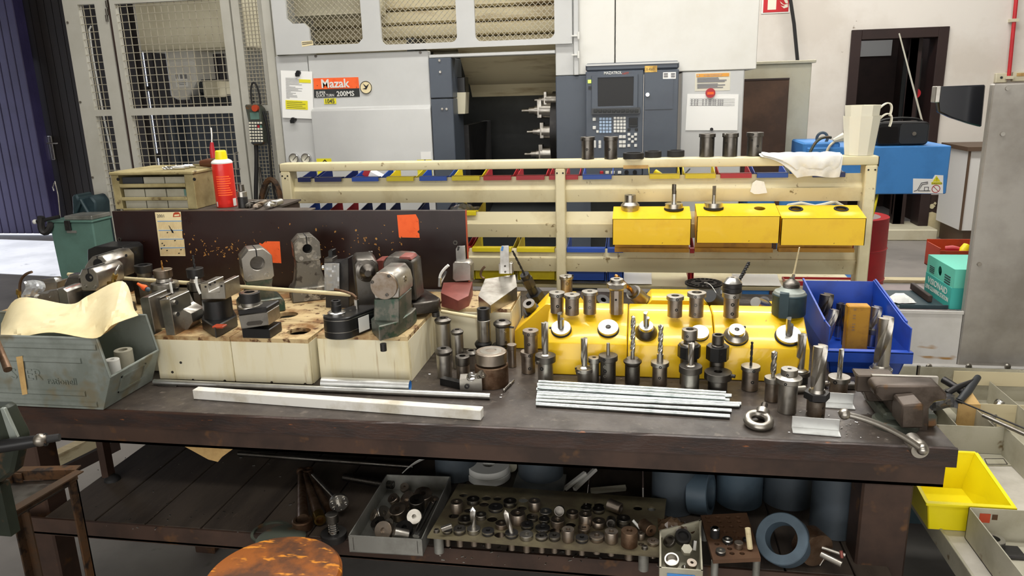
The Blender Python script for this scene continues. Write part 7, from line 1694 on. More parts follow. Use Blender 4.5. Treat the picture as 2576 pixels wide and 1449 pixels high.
for rw,x,y,r,h,mt in rows_:
    cnt[rw] += 1
    kk = 'tall' if h > 80 else ('low' if h < 45 else 'plain')
    st = Stand(U2,x,y+.53*r+h,r,pz);ht = st.h(y+.53*r,r);R = r*st.k
    lb = f'{adj[mt]} {kk} bushing, {NUM[cnt[rw]-1]} from the left in the {rn[rw]} row of the perforated plate'
    t = thing('bushing',lb,'bushing',st.c,'bushings in the perforated plate')
    hexa = mt == 'steel_black';o = st.c+Vector((0,0,.0004))
    b = B();b.lathe([(0,0),(R,0),(R,ht*.94),(R*.96,ht),(R*.36,ht),(R*.3,ht-.006),(0,ht-.006)],8 if hexa and h < 30 else 26,o);b.build('head',mt,t)
    if mt in ('steel','steel_dark','steel_black') or (rw == 0 and h < 60): b = B();b.ring(o+Vector((0,0,ht*.55)),o+Vector((0,0,ht*.9)),R*1.012,R*.9,26);b.build('bright_rim','steel_bright',t)
    if rw < 2: b = B();b.cyl(o+Vector((0,0,-.0375)),o+Vector((0,0,-.0006)),R*.56,seg=18);b.build('shank','steel_brown',t)
    if (rw,x) == (0,550): b = B();b.drill(o+Vector((0,0,ht)),ZU,33*st.k,.05,turns=.3,tip=1.2,web=.55,wide=.5);b.build('spot_drill','steel_bright',t)
    if (rw,x) == (0,945): b = B();b.drill(o+Vector((0,0,ht-.002)),Vector((-.28,.15,1)).normalized(),30*st.k,.052,turns=.3,tip=1.2,web=.55,wide=.5);b.build('spot_drill','steel',t)
def plate_bush(x,y,r,h,ax,lb,mt,**k): return bush(U2,x,y,r,h,ax,lb,mt,'bushings in the perforated plate',pz,**k)
plate_bush(2085,665,62,2.4,(.62,-.3,-.05),'bushing with a golden rim lying at the back right of the perforated plate','steel_brown',hole=.7)
plate_bush(1980,825,50,2.2,(.0,-.75,.1),'dark tube lying towards the front in the perforated plate','steel_dark',hole=.7)
plate_bush(2405,895,66,2.4,(.5,-.75,.05),'brown cylinder with a hole lying at the right end of the perforated plate','steel_rust')
plate_bush(1440,690,55,2.2,(.02,-.6,.3),'brownish translucent vial lying at the back of the perforated plate','steel_dark',hole=.85)
b = B();p,q = atZ(*U2(2210,785),pz+.03),atZ(*U2(2285,870),pz+.012);b.cyl(p,q,.0035);b.build('white_pin','plastic_white',label='thin white pin leaning between the right hand bushings of the plate',cat='pin')
p = atZ(*U2(265,862),pz+.02);b = B();b.at(Matrix.Translation(p) @ Matrix.Rotation(.35,4,'Z') @ Matrix.Rotation(-.25,4,'Y'));b.box(-.014,.014,-.005,.005,-.004,.006,.001);b.build('tool_bit','steel',label='small square tool bit lying on the front left bushing',cat='tool bit')
# little grey bin of collets
gz = SZ+.075
gc = [atZ(*U3(x,y),gz) for x,y in ((180,1325),(682,1362),(655,770),(180,890))]
g = thing('collet_bin','small grey plastic bin of collets between the perforated plate and the little stand','storage bin',(gc[0]+gc[2])/2-Vector((0,0,gz-S0)))
b = B()
for i in range(4): wall(b,gc[i],gc[(i+1) % 4],S0,gz,.004)
b.prism([(p.x,p.y) for p in gc],'xy',S0,S0+.003);b.build('tub','tray_grey',g)
b = B();q = gc[0].lerp(gc[1],.18),gc[0].lerp(gc[1],.82);n = Vector((0,-.001,0))
b.hexa([Vector((p.x,p.y+d_,z)) for z in (gz-.045,gz-.012) for p,d_ in ((q[0],-.0035),(q[1],-.0035),(q[1],-.0005),(q[0],-.0005))]);b.build('blue_label','compressor_blue',g)
GC = 'collets in the small grey bin'
for (x,y,r,h,ax,hl,lb,mt) in ((455,955,92,.8,(.1,-.5,.85),.68,'large ringed collet nut at the back of the grey bin','steel_black'),(285,1010,75,.6,(-.5,-.3,.8),.7,'thin dark ring against the left wall of the grey bin','steel_dark'),(320,1225,88,.9,(-.1,-.45,.9),.75,'bright collet nut at the front left of the grey bin','steel'),(555,1265,62,1.2,(.1,-.3,.95),.3,'slotted collet at the front right of the grey bin','steel_brown'),(592,1010,32,3.6,(.1,.5,.75),.1,'bright square shank standing in the grey bin','steel_bright'),(530,860,72,.6,(.1,-.3,.95),.8,'open dark cup in the back corner of the grey bin','steel_rust'),(450,1320,30,1.4,(-.7,-.4,.5),.1,'small bright stub at the front of the grey bin','steel_bright')):
    bush(U3,x,y,r,h,ax,lb,mt,GC,S0+.036,hl,'collet',poly=6 if 'square' in lb else 0)
c = atZ(*U3(495,1120),S0+.06);b = B();b.at(Matrix.Translation(c) @ Matrix.Rotation(.5,4,'X'));b.lathe([(0,-.006),(.013,-.006),(.013,.006),(0,.006)],6);b.build('lilac_block','tray_grey',label='pale lilac hexagonal block in the middle of the grey bin',cat='block')
random.seed(3);c0 = atZ(*U3(330,790),SZ+.075)
b = B();b.sheet(lambda u,v: (c0.x+(u-.5)*.07,c0.y+(v-.5)*.05,c0.z-.012+.02*math.sin(PI*u)*math.sin(PI*v)+random.uniform(-.006,.006)),9,7,.0006)
M('brown_film','#5b4836',.25,trans=.25);b.build('brown_bag','brown_film',label='crumpled brown plastic bag behind the small grey bin',cat='plastic bag',ang=10)
# little perforated stand
hz_ = SZ+.062
hc = [atZ(*U3(x,y),hz_) for x,y in ((800,1235),(1352,1212),(1190,688),(655,718))]
hs_ = thing('perforated_stand','small brown perforated wooden stand on four pegs','tool stand',(hc[0]+hc[2])/2-Vector((0,0,hz_-S0)))
hh_ = []
for j,(y,x0,dx,n) in enumerate(((745,735,118,4),(795,757,114,4),(850,790,112,4),(910,825,112,3),(970,840,115,3),(1050,845,116,3),(1105,880,112,3),(1160,900,118,3))):
    for i in range(n):
        c = atZ(*U3(x0+i*dx,y),hz_);hh_.append(circ(c.x,c.y,.0062,12))
b = B();b.prism([(p.x,p.y) for p in hc],'xy',hz_-.010,hz_,hh_);b.build('plate','brown_panel',hs_)
for i,f_ in enumerate(((.06,.06),(.94,.06),(.9,.92),(.08,.92))):
    p = hc[0].lerp(hc[1],f_[0]).lerp(hc[3].lerp(hc[2],f_[0]),f_[1]);b = B();b.cyl((p.x,p.y,S0),(p.x,p.y,hz_-.0105),.0085);b.build('peg','galv_light',hs_)
GH = 'parts on the little perforated stand'
tool(U3,818,1000,hz_,[('cap','chrome',[(880,40),(900,50)]),('body','steel_black',[(902,53),(1000,53)])],'black cylinder with a bright cap on the little stand','tool_insert','insert',GH)
tool(U3,965,1062,hz_,[('rim','steel_bright',[(1020,58),(1032,60)]),('body','steel_black',[(1033,60),(1062,58)])],'low black ring in the middle of the little stand','tool_insert','insert',GH,hole=24)
tool(U3,885,1192,hz_,[('rim','steel',[(1150,56),(1160,58)]),('body','steel_black',[(1161,58),(1192,56)])],'low black ring at the front left of the little stand','tool_insert','insert',GH,hole=22)
tool(U3,1092,1120,hz_,[('body','steel_brown',[(1060,52),(1120,50)])],'plain brown stub near the front of the little stand','tool_insert','insert',GH)
tool(U3,1170,1030,hz_,[('body','steel_black',[(1000,30),(1030,30)])],'small black stub beside the wooden peg on the little stand','tool_insert','insert',GH)
a,e = atZ(*U3(1228,1105),hz_+.004),atZ(*U3(1200,868),hz_+.052);b = B();d = (e-a)
b.cyl(a,e,.0065,seg=10);b.build('wooden_peg','dowel',label='pale wooden peg leaning on the little stand',cat='peg')
# big PVC ring and the chuck behind it
c = atZ(*U3(1588,985),SZ+.08);k = mpp(c)/U3.s;n = Vector((-.40,-.62,.58)).normalized();R = 300*k;zmin = R*math.sqrt(1-n.z**2)
c = atZ(*U3(1588,985),SZ+zmin+.042*n.z+.001)
b = B();b.ring(c-n*.042,c,R,R*.62,48,.002);b.build('pvc_ring','pvc_blue',label='big blue grey plastic ring leaning at the right end of the shelf',cat='ring')
t = thing('clamp_head','rusty cylindrical clamp with two rods behind the big plastic ring','clamp',atZ(2085,1420,SZ))
a,e = atZ(*U3(1880,1010),SZ+.052),atZ(*U3(2010,1130),SZ+.05);k = mpp(a)/U3.s;d = (e-a).normalized()
b = B();b.cyl(a,e,200*k,seg=36);b.build('cylinder','steel_rust',t)
for q in ((2120,1130,2330,1180,24),(2110,1210,2290,1290,34)):
    p,w_ = atZ(*U3(q[0]-60,q[1]-40),SZ+.055),atZ(*U3(q[2],q[3]),SZ+.05);b = B();b.cyl(p,w_,q[4]*k);b.build('rod','steel',t)
b = B();b.cyl(atZ(*U3(2280,1130),SZ+.065),atZ(*U3(2290,1210),SZ+.05),18*k);b.build('copper_pin','red_cast',t)
b = B();b.cyl(atZ(*U3(2110,1180),SZ+.05),atZ(*U3(2035,1300),SZ+.03),7*k);b.build('thin_rod','steel',t)
# grey plastic pipes and white discs at the back of the shelf
def pipe(px0,px1,pyb,h,mat,label,wall_=.82,name='plastic_pipe',K=None,lid=False):
    p = atZ((px0+px1)/2,pyb,S0);k = mpp(p);R = (px1-px0)/2*k;c = Vector((p.x,p.y+R*.92,S0));t = B()
    t.ring(c,c+Vector((0,0,h)),R,R*wall_,44,.002);return t.build(name,mat,label=label,cat='pipe',group='grey plastic pipes under the bench')
pipe(1083,1192,1215,.105,'pvc_grey','dark grey pipe section behind the white discs, leftmost')
pipe(1296,1412,1232,.2,'pvc_grey','dark grey pipe standing on a metal channel behind the perforated plate')
pipe(1640,1752,1300,.24,'pvc_grey','tall grey pipe left of the ring on edge')
pipe(1806,1922,1285,.12,'pvc_blue','bluish pipe section in the middle of the right hand pipes',.86)
pipe(1926,2052,1285,.14,'pvc_grey','dark pipe section right of the bluish one')
pipe(2050,2165,1360,.2,'pvc_grey','grey pipe in the right corner beside the bench leg')
c = atY(*U3(690,480),1.88);R = 250*mpp(c)/U3.s;c.z = SZ+R+.001;n = Vector((.93,-.3,.1)).normalized();b = B();b.ring(c-n*.035,c+n*.02,R,R*.72,44,.002);b.build('plastic_ring','pvc_blue',label='grey plastic ring standing on edge between the pipes',cat='ring')
a = atZ(*U2(925,535),SZ+.02);e = atZ(*U2(1472,535),SZ+.02);b = B();b.box(a.x,e.x,a.y-.001,a.y+.14,S0,SZ+.022);b.build('metal_channel','galv_light',label='flat grey metal channel under the dark pipe',cat='channel')
st = Stand(U2,712,440,232,S0);R = 232*st.k
for i,(z0,z1,rr) in enumerate(((0,.02,1),(.0205,.041,.965))):
    b = B();b.ring(st.c+Vector((0,0,z0)),st.c+Vector((0,0,z1)),R*rr,R*.28,44,.0015);b.build('white_disc','plastic_white',label=('lower','upper')[i]+' of two thick white plastic discs on the shelf',cat='disc',group='white plastic discs')
b = B();b.sheet(lambda u,v: tuple(atZ(*U1(1815+310*u-35*(1-v)*math.sin(PI*u),315-185*u-40*math.sin(PI*u)*v),SZ+.075+.02*v)),12,3,.002);b.build('white_strip','plastic_white',label='curved white plastic strip behind the steel tray',cat='strip')
for i,(a,e) in enumerate((((1500,455),(1712,292)),((1600,458),(1820,250)))):
    p,q = atZ(*U2(*a),SZ+.012),atZ(*U2(*e),SZ+.03);b = B();b.cyl(p,q,.0075,poly=4);b.build('white_batten','white_board',label=('left','right')[i]+' of two white battens lying behind the perforated plate',cat='slat',group='white battens')
p,q = atZ(*U2(1770,478),SZ+.01),atZ(*U2(2135,445),SZ+.01);b = B();b.cyl(p,q,.009,poly=4);b.build('grey_strip','tray_grey',label='grey strip lying flat behind the perforated plate',cat='strip')
c = atZ(*U2(925,215),SZ+.025);b = B();b.cyl(c,c+Vector((0,.03,0)),.022,seg=28);b.build('pale_roller','tray_grey',label='pale round end left of the dark pipe',cat='roller')
# stool in front of the bench
sc_ = atZ(686,1443,.63);t = thing('stool','round worn orange brown wooden stool in front of the bench','stool',(sc_.x,sc_.y,0));R = 171*mpp(sc_)
b = B();b.lathe([(0,-.028),(R*.94,-.028),(R,-.02),(R,-.008),(R*.96,-.001),(R*.9,0),(0,-.003)],56,sc_);b.build('seat','stool_wood',t)
for i in range(4):
    a = PI/4+i*PI/2;p = sc_+Vector((R*.6*math.cos(a),R*.6*math.sin(a),-.028));q = Vector((sc_.x+R*.85*math.cos(a),sc_.y+R*.85*math.sin(a),0));b = B();b.cyl(q,p,.014,.017);b.build('leg','wood_brown',t)
b = B();b.tube([(sc_.x+R*.76*math.cos(2*PI*i/32),sc_.y+R*.76*math.sin(2*PI*i/32),.22) for i in range(32)],.008,8,True);b.build('foot_ring','steel_dark',t)
# ------------------------------------------------------------------ blue machine housing with radio, barrel
YQ = 5.0
x0,x1,z0,z1 = rect(2030,378,2380,488,YQ)
zt = atY(2290,368,YQ).z
cp = thing('compressor','blue sheet metal machine housing behind the right end of the rack','machine',((x0+x1)/2,YQ,0))
b = B();b.box(x0,x1,YQ,YQ+.45,z0,zt,.006);b.build('housing','compressor_blue',cp)
b = B();b.prism([(YQ+.02,.35),(YQ+.42,.35),(YQ+.42,z0),(YQ+.05,z0)],'yz',atY(1868,700,YQ+.1).x,atY(2060,700,YQ).x,bev=.004);b.box(atY(1868,700,YQ+.1).x,x1-.35,YQ+.06,YQ+.42,0,.35);b.build('lower_housing','compressor_blue',cp)
b = B();b.box(atY(1938,700,YQ).x,atY(1948,700,YQ).x,YQ-.004,YQ+.02,.2,z0);b.build('trim_strip','brown_panel',cp)
b = B();b.box(x0-.02,x0+.2,YQ+.02,YQ+.4,z0-.2,zt+.03,.01);b.build('side_hood','compressor_blue',cp)
c = atY(2068,350,YQ+.1);b = B();b.tube([(c.x+.032*math.cos(2*PI*i/24),YQ+.1,zt+.05+.036*math.sin(2*PI*i/24)) for i in range(24)],.009,10,True);b.cyl((c.x,YQ+.1,zt-.002),(c.x,YQ+.1,zt+.02),.015);b.build('lifting_eye','pvc_blue',cp)
q = cnr([(2296,486),(2372,487),(2373,441),(2352,440),(2346,450),(2297,449)],YQ-.001)
b = B();b.prism(q,'xz',YQ-.002,YQ-.0005);b.build('warning_sticker','paper',cp)
b = B();b.prism(cnr([(2346,457),(2366,457),(2356,442)],YQ-.002),'xz',YQ-.003,YQ-.002);b.prism(cnr([(2343,464),(2369,464),(2369,458),(2343,458)],YQ-.002),'xz',YQ-.003,YQ-.002);b.build('yellow_sign','yellow_paper',cp)
k = mpp(atY(2350,460,YQ));b = B();b.text('DANGER',atY(2344,463.6,YQ-.0035),(1,0,0),(0,0,1),6.2*k,.0004,sx=.98);b.text('!',atY(2354.5,456,YQ-.0035),(1,0,0),(0,0,1),12*k,.0004)
b.tube([atY(x,y,YQ-.003) for x,y in ((2299,481),(2308,478),(2318,460),(2334,458),(2334,462),(2320,464),(2310,480),(2340,480))],.002,6)
x0_,x1_,za,zb = rect(2325,470,2335,480,YQ);
for s in ((x0_,x1_,za,za+.003),(x0_,x1_,zb-.003,zb),(x0_,x0_+.003,za,zb),(x1_-.003,x1_,za,zb)): b.box(s[0],s[1],YQ-.003,YQ-.002,s[2],s[3])
b.build('sticker_print','ink',cp)
c = atY(2354,475,YQ);b = B();b.ring((c.x,YQ-.002,c.z),(c.x,YQ-.003,c.z),10*k,8.4*k,28);b.tube([c+Vector((-6.5*k,-.003,6.5*k)),c+Vector((6.5*k,-.003,-6.5*k))],.0016,6);b.build('no_entry_ring','red_bin',cp)
# radio on top
ra = atY(2271,340,YQ+.12);x0,x1,z0r,z1r = rect(2208,308,2335,362,YQ+.06)
r_ = thing('radio','black portable radio with its long aerial up on the blue housing','radio',((x0+x1)/2,YQ+.12,zt))
b = B();b.prism(rrect(x0,zt+.002,x1,z1r,.03),'xz',YQ+.06,YQ+.2,bev=.008);b.build('body','black_plastic',r_)
b = B();m = (x0+x1)/2;b.prism(rrect(m-.02,zt+.012,x1-.012,z1r-.012,.02),'xz',YQ+.054,YQ+.062);b.build('speaker_grille','dark_grey',r_)
b = B();b.prism(rrect(x0+.012,zt+.018,m-.03,z1r-.03,.012),'xz',YQ+.054,YQ+.062);b.build('cassette_door','black_gloss',r_)
b = B();b.cyl((x1-.09,YQ+.06,(zt+z1r)/2),(x1-.09,YQ+.046,(zt+z1r)/2),.012);b.build('knob','steel',r_)
b = B();b.tube(bez((x0+.02,YQ+.13,z1r-.01),(x0+.03,YQ+.13,z1r+.03),(x1-.03,YQ+.13,z1r+.03),(x1-.02,YQ+.13,z1r-.01),10),.008);b.build('carry_handle','black_plastic',r_)
b = B();b.cyl(atY(2320,306,YQ+.14),atY(2262,84,YQ+.14),.0058,.0042);b.build('aerial','plastic_offwhite',r_)
t = thing('power_cable','beige cable with a pale plug lying on the blue housing','cable',atY(2100,360,YQ+.05))
b = B();b.tube(bez(atY(2075,400,YQ-.05),atY(2080,372,YQ-.05),atY(2090,362,YQ-.02),atY(2098,358,YQ+.02),8),.008);b.build('lead','beige',t)
b = B();a,e = atY(2096,359,YQ+.02),atY(2123,350,YQ+.02);a.z += .012;e.z += .012;b.cyl(a,e,.012,.03,8);b.build('plug','plastic_offwhite',t)
b = B();b.tube(bez(atY(2032,400,YQ-.1),atY(2045,360,YQ-.1),atY(2060,340,YQ-.08),atY(2090,346,YQ-.02),10),.009);b.build('dark_cable','olive_paint',label='olive cable arching past the lifting eye',cat='cable')
b = B();b.tube(bez(atY(2208,480,YQ+.1),atY(2206,505,YQ),atY(2200,525,YQ),atY(2190,560,YQ),8),.007);b.build('yellow_cable','yellow_bin',label='yellow green cable hanging under the blue housing',cat='cable')
b = B()
p = [atY(x,y,4.2) for x,y in ((1960,540),(1985,517),(2015,512),(2050,520),(2075,515),(2100,508),(2120,520))];b.tube(p,.011);b.build('pale_hose','beige',label='pale hose looping behind the rack above the yellow boxes',cat='hose')
c = atY(2165,545,5.6);kk = mpp(c);R = 94*kk;t = thing('red_barrel','red steel barrel with a dusty grey lid right of the rack','barrel',(c.x,5.6+R,0));ztb = atY(2165,557,5.6).z
b = B();b.lathe([(0,.001),(R,.001),(R,ztb*.33),(R+.006,ztb*.34),(R,ztb*.35),(R,ztb*.66),(R+.006,ztb*.67),(R,ztb*.68),(R,ztb),(R-.008,ztb),(0,ztb-.01)],48,(c.x,5.6+R,0));b.build('drum','red_barrel',t)
b = B();b.lathe([(0,ztb-.012),(R-.01,ztb-.012),(R-.01,ztb-.002),(0,ztb-.002)],48,(c.x,5.6+R,0));b.build('lid','barrel_top',t)
x0,x1,z0,z1 = rect(1972,690,2150,760,3.2);t = thing('red_crate','long red plastic bin behind the rack at the right','storage bin',((x0+x1)/2,3.4,BZ))
b = B();b.box(x0,x1,3.13,3.135,BZ+.001,z1-.02,.001);b.box(x0-.012,x1,3.125,3.14,z1-.03,z1-.012,.002);b.box(x0,x0+.004,3.135,3.24,BZ+.001,z1-.02);b.box(x1-.004,x1,3.135,3.24,BZ+.001,z1-.02);b.box(x0,x1,3.236,3.24,BZ+.001,z1-.02);b.build('tub','red_bin',t)
# white paper lying on the rear of the bench, behind the rack
for i,(a,c) in enumerate(((1436,1640),(1850,1968),(1232,1330))):
    p,q = atZ(a,722,BZ),atZ(c,722,BZ);b = B();random.seed(i);b.sheet(lambda u,v: (p.x+(q.x-p.x)*u,3.115+v*.12,BZ+.002+.02*v*v+random.uniform(0,.001)),20,5,.0006)
    b.build('paper_sheet','paper',label=('long white paper sheet on the rear of the bench under the middle louvre','white paper sheet on the rear of the bench behind the oil can','crumpled white paper behind the thin leaning drill')[i],cat='paper')
# louvred vent low on the machine, seen under the rack
b = B();x0,x1,z0,z1 = rect(1436,700,1502,740,YM-.03)
for i in range(7): b.box(x0,x1,YM-.03,YM-.01,z0+(z1-z0)*i/7,z0+(z1-z0)*(i+.55)/7)
b.build('vent','dark_grey',mach)
# blue side of the parts bins hanging below the third louvre are the bins themselves
# ------------------------------------------------------------------ neighbouring machine guard at the right edge
YV = 2.75
sx0 = atY(2452,580,YV).x;szt = atY(2500,211,YV).z;szb = atY(2425,925,YV).z
gv = thing('machine_guard','tall stained stainless steel machine guard at the right edge','machine guard',(sx0+.5,YV,0))
b = B();b.box(sx0,sx0+1.6,YV,YV+.03,szb,szt,.004);b.build('steel_panel','stainless',gv)
b = B()
for q in ((2534,222),(2521,337),(2463,664)):
    c = atY(*q,YV);b.cyl((c.x,YV,c.z),(c.x,YV-.006,c.z),.007)
b.build('bolt','steel',gv)
wx0 = atY(2262,850,YV).x;wzt = atY(2340,782,YV).z
M('panel_white','#cfcdc9',.45,.1,'#bdbab4',3,.45,.65,col3='#a27a42',lo3=.66,hi3=.72,scale3=7,stretch3=(.6,1,2))
b = B();b.box(wx0-.03,sx0-.001,YV+.004,YV+.012,szb,wzt,.002);b.box(wx0-.03,sx0,YV,YV+.012,wzt-.012,wzt,.001);b.build('low_panel','panel_white',gv)
lz1 = atY(2400,922,YV-.02).z;lz0 = atY(2400,944,YV-.02).z
b = B();b.box(wx0-.03,sx0+1.6,YV-.02,YV+.02,lz0,lz1,.002);b.build('ledge','panel_white',gv)
for x in (2337,2437,2535):
    c = atY(x,922,YV-.02);b = B();b.lathe([(0,0),(.011,0),(.008,.006),(0,.007)],14,(c.x,YV-.02,c.z),(0,-1,0));b.build('ledge_bolt','steel',gv)
b = B();b.box(wx0-.03,sx0+1.6,YV-.015,YV+.01,lz0-.012,lz0,.001);b.build('rust_strip','rust_frame',gv)
b = B();b.box(wx0-.03,sx0+1.6,YV+.0,YV+.9,.02,lz0-.012);b.build('base','teal_metal',gv)
szs = wzt-.012
b = B();b.box(wx0-.0,sx0-.002,YV+.013,YV+.42,szs-.02,szs,.001);b.build('shelf','barrel_top',gv)
M('black_glaze','#10131a',.22)
b = B()
c0 = cnr([(2357,218),(2480,213),(2470,320),(2440,312),(2395,297),(2362,282)],YV+.1)
b.prism(c0,'xz',YV+.1,YV+.13,bev=.004);b.build('dark_window','black_glaze',gv)
b = B();x0,x1,z0,z1 = rect(2353,217,2361,258,YV+.09);b.box(x0,x1,YV+.08,YV+.12,z0,z1,.002);b.build('window_edge','steel',gv)
# teal carton, tray and red tool tray on the shelf
n0,f0 = atZ(2388,779,szs),atZ(2322,733,szs);xb = n0.x;hb_ = atY(2407,678,n0.y).z-szs
bxw = .16
t = thing('lens_station_box','teal cardboard lens cleaning box standing on the ledge beside the steel guard','carton',((xb+bxw/2),(n0.y+f0.y)/2,szs))
b = B();mid = szs+hb_*.54
b.box(xb,xb+bxw,n0.y,f0.y,szs+.001,mid,.001);b.build('lower_carton','teal_card_dark',t)
b = B();b.prism([(n0.y,mid),(f0.y,mid),(f0.y,szs+hb_),(n0.y,szs+hb_)],'yz',xb+.0015,xb+.0035,[circ((n0.y+f0.y)/2,szs+hb_*.76,.018,20)]);b.box(xb+.003,xb+bxw-.001,n0.y+.002,f0.y-.001,szs+hb_-.003,szs+hb_);b.box(xb+.003,xb+bxw,f0.y-.003,f0.y,mid,szs+hb_);b.box(xb+.003,xb+.05,n0.y,n0.y+.002,mid,szs+hb_);b.build('upper_carton','teal_card',t)
D = f0.y-n0.y
b = B();b.text('VISIONAID',(xb-.0012,f0.y-D*.12,szs+hb_*.31),(0,-1,0),(0,0,1),.033,.0006,sx=D*.76/.033/4.9);b.text('LENS CLEANING STATION',(xb-.0012,f0.y-D*.05,szs+hb_*.15),(0,-1,0),(0,0,1),.023,.0006,sx=D*.9/.023/12.2);b.build('lettering','plastic_white',t)
b = B()
for j in range(4): b.box(xb,xb+.0015,f0.y-D*.3,f0.y-D*.12,szs+hb_*.6+j*.007,szs+hb_*.6+j*.007+.003);b.box(xb,xb+.0015,n0.y+D*.1,n0.y+D*.3,szs+hb_*.56+j*.009,szs+hb_*.56+j*.009+.004);b.box(xb+.05+.0,xb+.1,n0.y-.0008,n0.y+.001,szs+.03+j*.009,szs+.034+j*.009)
b.build('small_print','teal_metal',t)
p,q = atZ(2262,776,szs),atZ(2376,778,szs);t = thing('blue_tray','flat dark blue tray in front of the teal carton','tray',((p.x+q.x)/2,p.y,szs))
b = B();b.box(p.x,xb-.004,n0.y-.0,n0.y+.006,szs+.001,szs+.016,.001);b.box(p.x,xb-.004,n0.y+.006,f0.y,szs+.001,szs+.003);b.build('tray','teal_metal',t)
b = B();a_,c_ = atZ(2316,768,szs),atZ(2352,742,szs);b.box(xb-.045,xb-.03,n0.y+.08,f0.y+.02,szs+.004,szs+.03,.002);b.build('divider','wall_brown',t)
b = B();c_ = atZ(2262,762,szs);random.seed(2);b.sheet(lambda u,v: (c_.x-.05+u*.1,c_.y-.03+v*.06,szs+.006+.03*math.sin(PI*u)*math.sin(PI*v)+random.uniform(0,.006)),8,6,.0008);b.build('tissue','cloth_white',label='crumpled white tissue beside the blue bin on the ledge',cat='tissue',ang=15)
x0,x1,z0,z1 = rect(2345,608,2460,650,3.5);t = thing('red_tool_tray','red enamelled open tool tray behind the teal carton','tool tray',((x0+x1)/2,3.5,szs))
b = B();b.box(x0,x1,3.4,3.404,szs,z1-.02);b.box(x0,x1,3.56,3.564,szs,z1);b.box(x0,x0+.004,3.404,3.56,szs,z1-.01);b.box(x0,x1,3.4,3.56,szs,szs+.004);b.build('tray','red_enamel',t)
b = B();b.tube([atY(2378,626,3.48),atY(2396,625,3.47),atY(2416,628,3.46)],[.012,.014,.01],12);b.build('pliers_grip','red_bin',label='red plier grip lying in the red tool tray',cat='pliers')
b = B();a_,c_ = atY(2418,640,3.44),atY(2432,617,3.46);b.tube([a_,a_.lerp(c_,.5),c_],[.011,.019,.015],14);b.build('screwdriver_handle','yellow_bin_bright',label='yellow screwdriver handle in the red tool tray',cat='screwdriver')
# strip on the floor beyond
a_,c_ = atZ(2215,712,0),atZ(2400,714,0);b = B();b.box(a_.x-.3,c_.x+2,a_.y,a_.y+.1,.001,.03,.004);b.build('trim_2','beige_dirty',kind='structure',pivot=(0,0,0))
# ------------------------------------------------------------------ grey bench with trays at the lower right
RZ = .56
rtb = thing('side_table','low grey steel table with trays right of the work bench','table',(1.4,1.8,0))
b = B();b.box(.757,2.3,.9,2.62,RZ-.02,RZ,.002);b.build('top','table_grey',rtb)
b = B();b.box(.755,.762,.9,2.62,RZ-.05,RZ+.004,.001);b.build('edge_strip','tray_grey',rtb)
for x,y in ((.78,.95),(.78,2.55),(2.2,.95),(2.2,2.55)):
    b = B();b.box(x,x+.04,y,y+.04,0,RZ-.02);b.build('leg','tray_grey',rtb)
W_ = Crop(2140,900,2.64)
def T(x,y,z=RZ): return atZ(*W_(x,y),z)
# yellow bin
fl_,bl_ = T(512,1138),T(428,995);frx = T(779,1150)
yh = atY(*W_(510,950),fl_.y).z-RZ
t = thing('yellow_bin','bright yellow empty plastic bin on the grey side table','storage bin',((fl_.x+frx.x)/2,(fl_.y+bl_.y)/2,RZ))
X0_,X1_,Ya,Yb_ = fl_.x,frx.x+.075,fl_.y,fl_.y+.215;zf,zb_ = RZ+yh,RZ+yh+.03;w = .003
b = B();o_ = .012
b.hexa([(X0_,Ya,RZ+.001),(X1_-.01,Ya,RZ+.001),(X1_-.01,Ya+w,RZ+.001),(X0_,Ya+w,RZ+.001),(X0_-o_,Ya-.008,zf),(X1_+o_,Ya-.008,zf),(X1_+o_,Ya-.008+w,zf),(X0_-o_,Ya-.008+w,zf)])
b.hexa([(X0_,Yb_-w,RZ+.001),(X1_-.01,Yb_-w,RZ+.001),(X1_-.01,Yb_,RZ+.001),(X0_,Yb_,RZ+.001),(X0_-o_,Yb_,zb_),(X1_+o_,Yb_,zb_),(X1_+o_,Yb_+w,zb_),(X0_-o_,Yb_+w,zb_)])
for xl,xh in ((X0_,X0_-o_),(X1_-.01-w,X1_+o_-w)): b.hexa([(xl,Ya,RZ+.001),(xl+w,Ya,RZ+.001),(xl+w,Yb_,RZ+.001),(xl,Yb_,RZ+.001),(xh,Ya-.008,zf),(xh+w,Ya-.008,zf),(xh+w,Yb_,zb_),(xh,Yb_,zb_)])
b.box(X0_,X1_-.01,Ya,Yb_,RZ+.001,RZ+.004);b.build('tub','yellow_bin_bright',t)
b = B();b.box(X0_-o_-.006,X1_+o_+.006,Ya-.018,Ya-.004,zf-.004,zf+.003,.001);b.box(X0_-o_-.002,X1_+o_+.002,Yb_-.002,Yb_+.008,zb_-.004,zb_+.003,.001)
for xs in (X0_-o_-.006,X1_+o_-.003): b.hexa([(xs,Ya-.01,zf-.003),(xs+.009,Ya-.01,zf-.003),(xs+.009,Yb_,zb_-.003),(xs,Yb_,zb_-.003),(xs,Ya-.01,zf+.003),(xs+.009,Ya-.01,zf+.003),(xs+.009,Yb_,zb_+.003),(xs,Yb_,zb_+.003)])
b.build('rim','yellow_bin_bright',t)
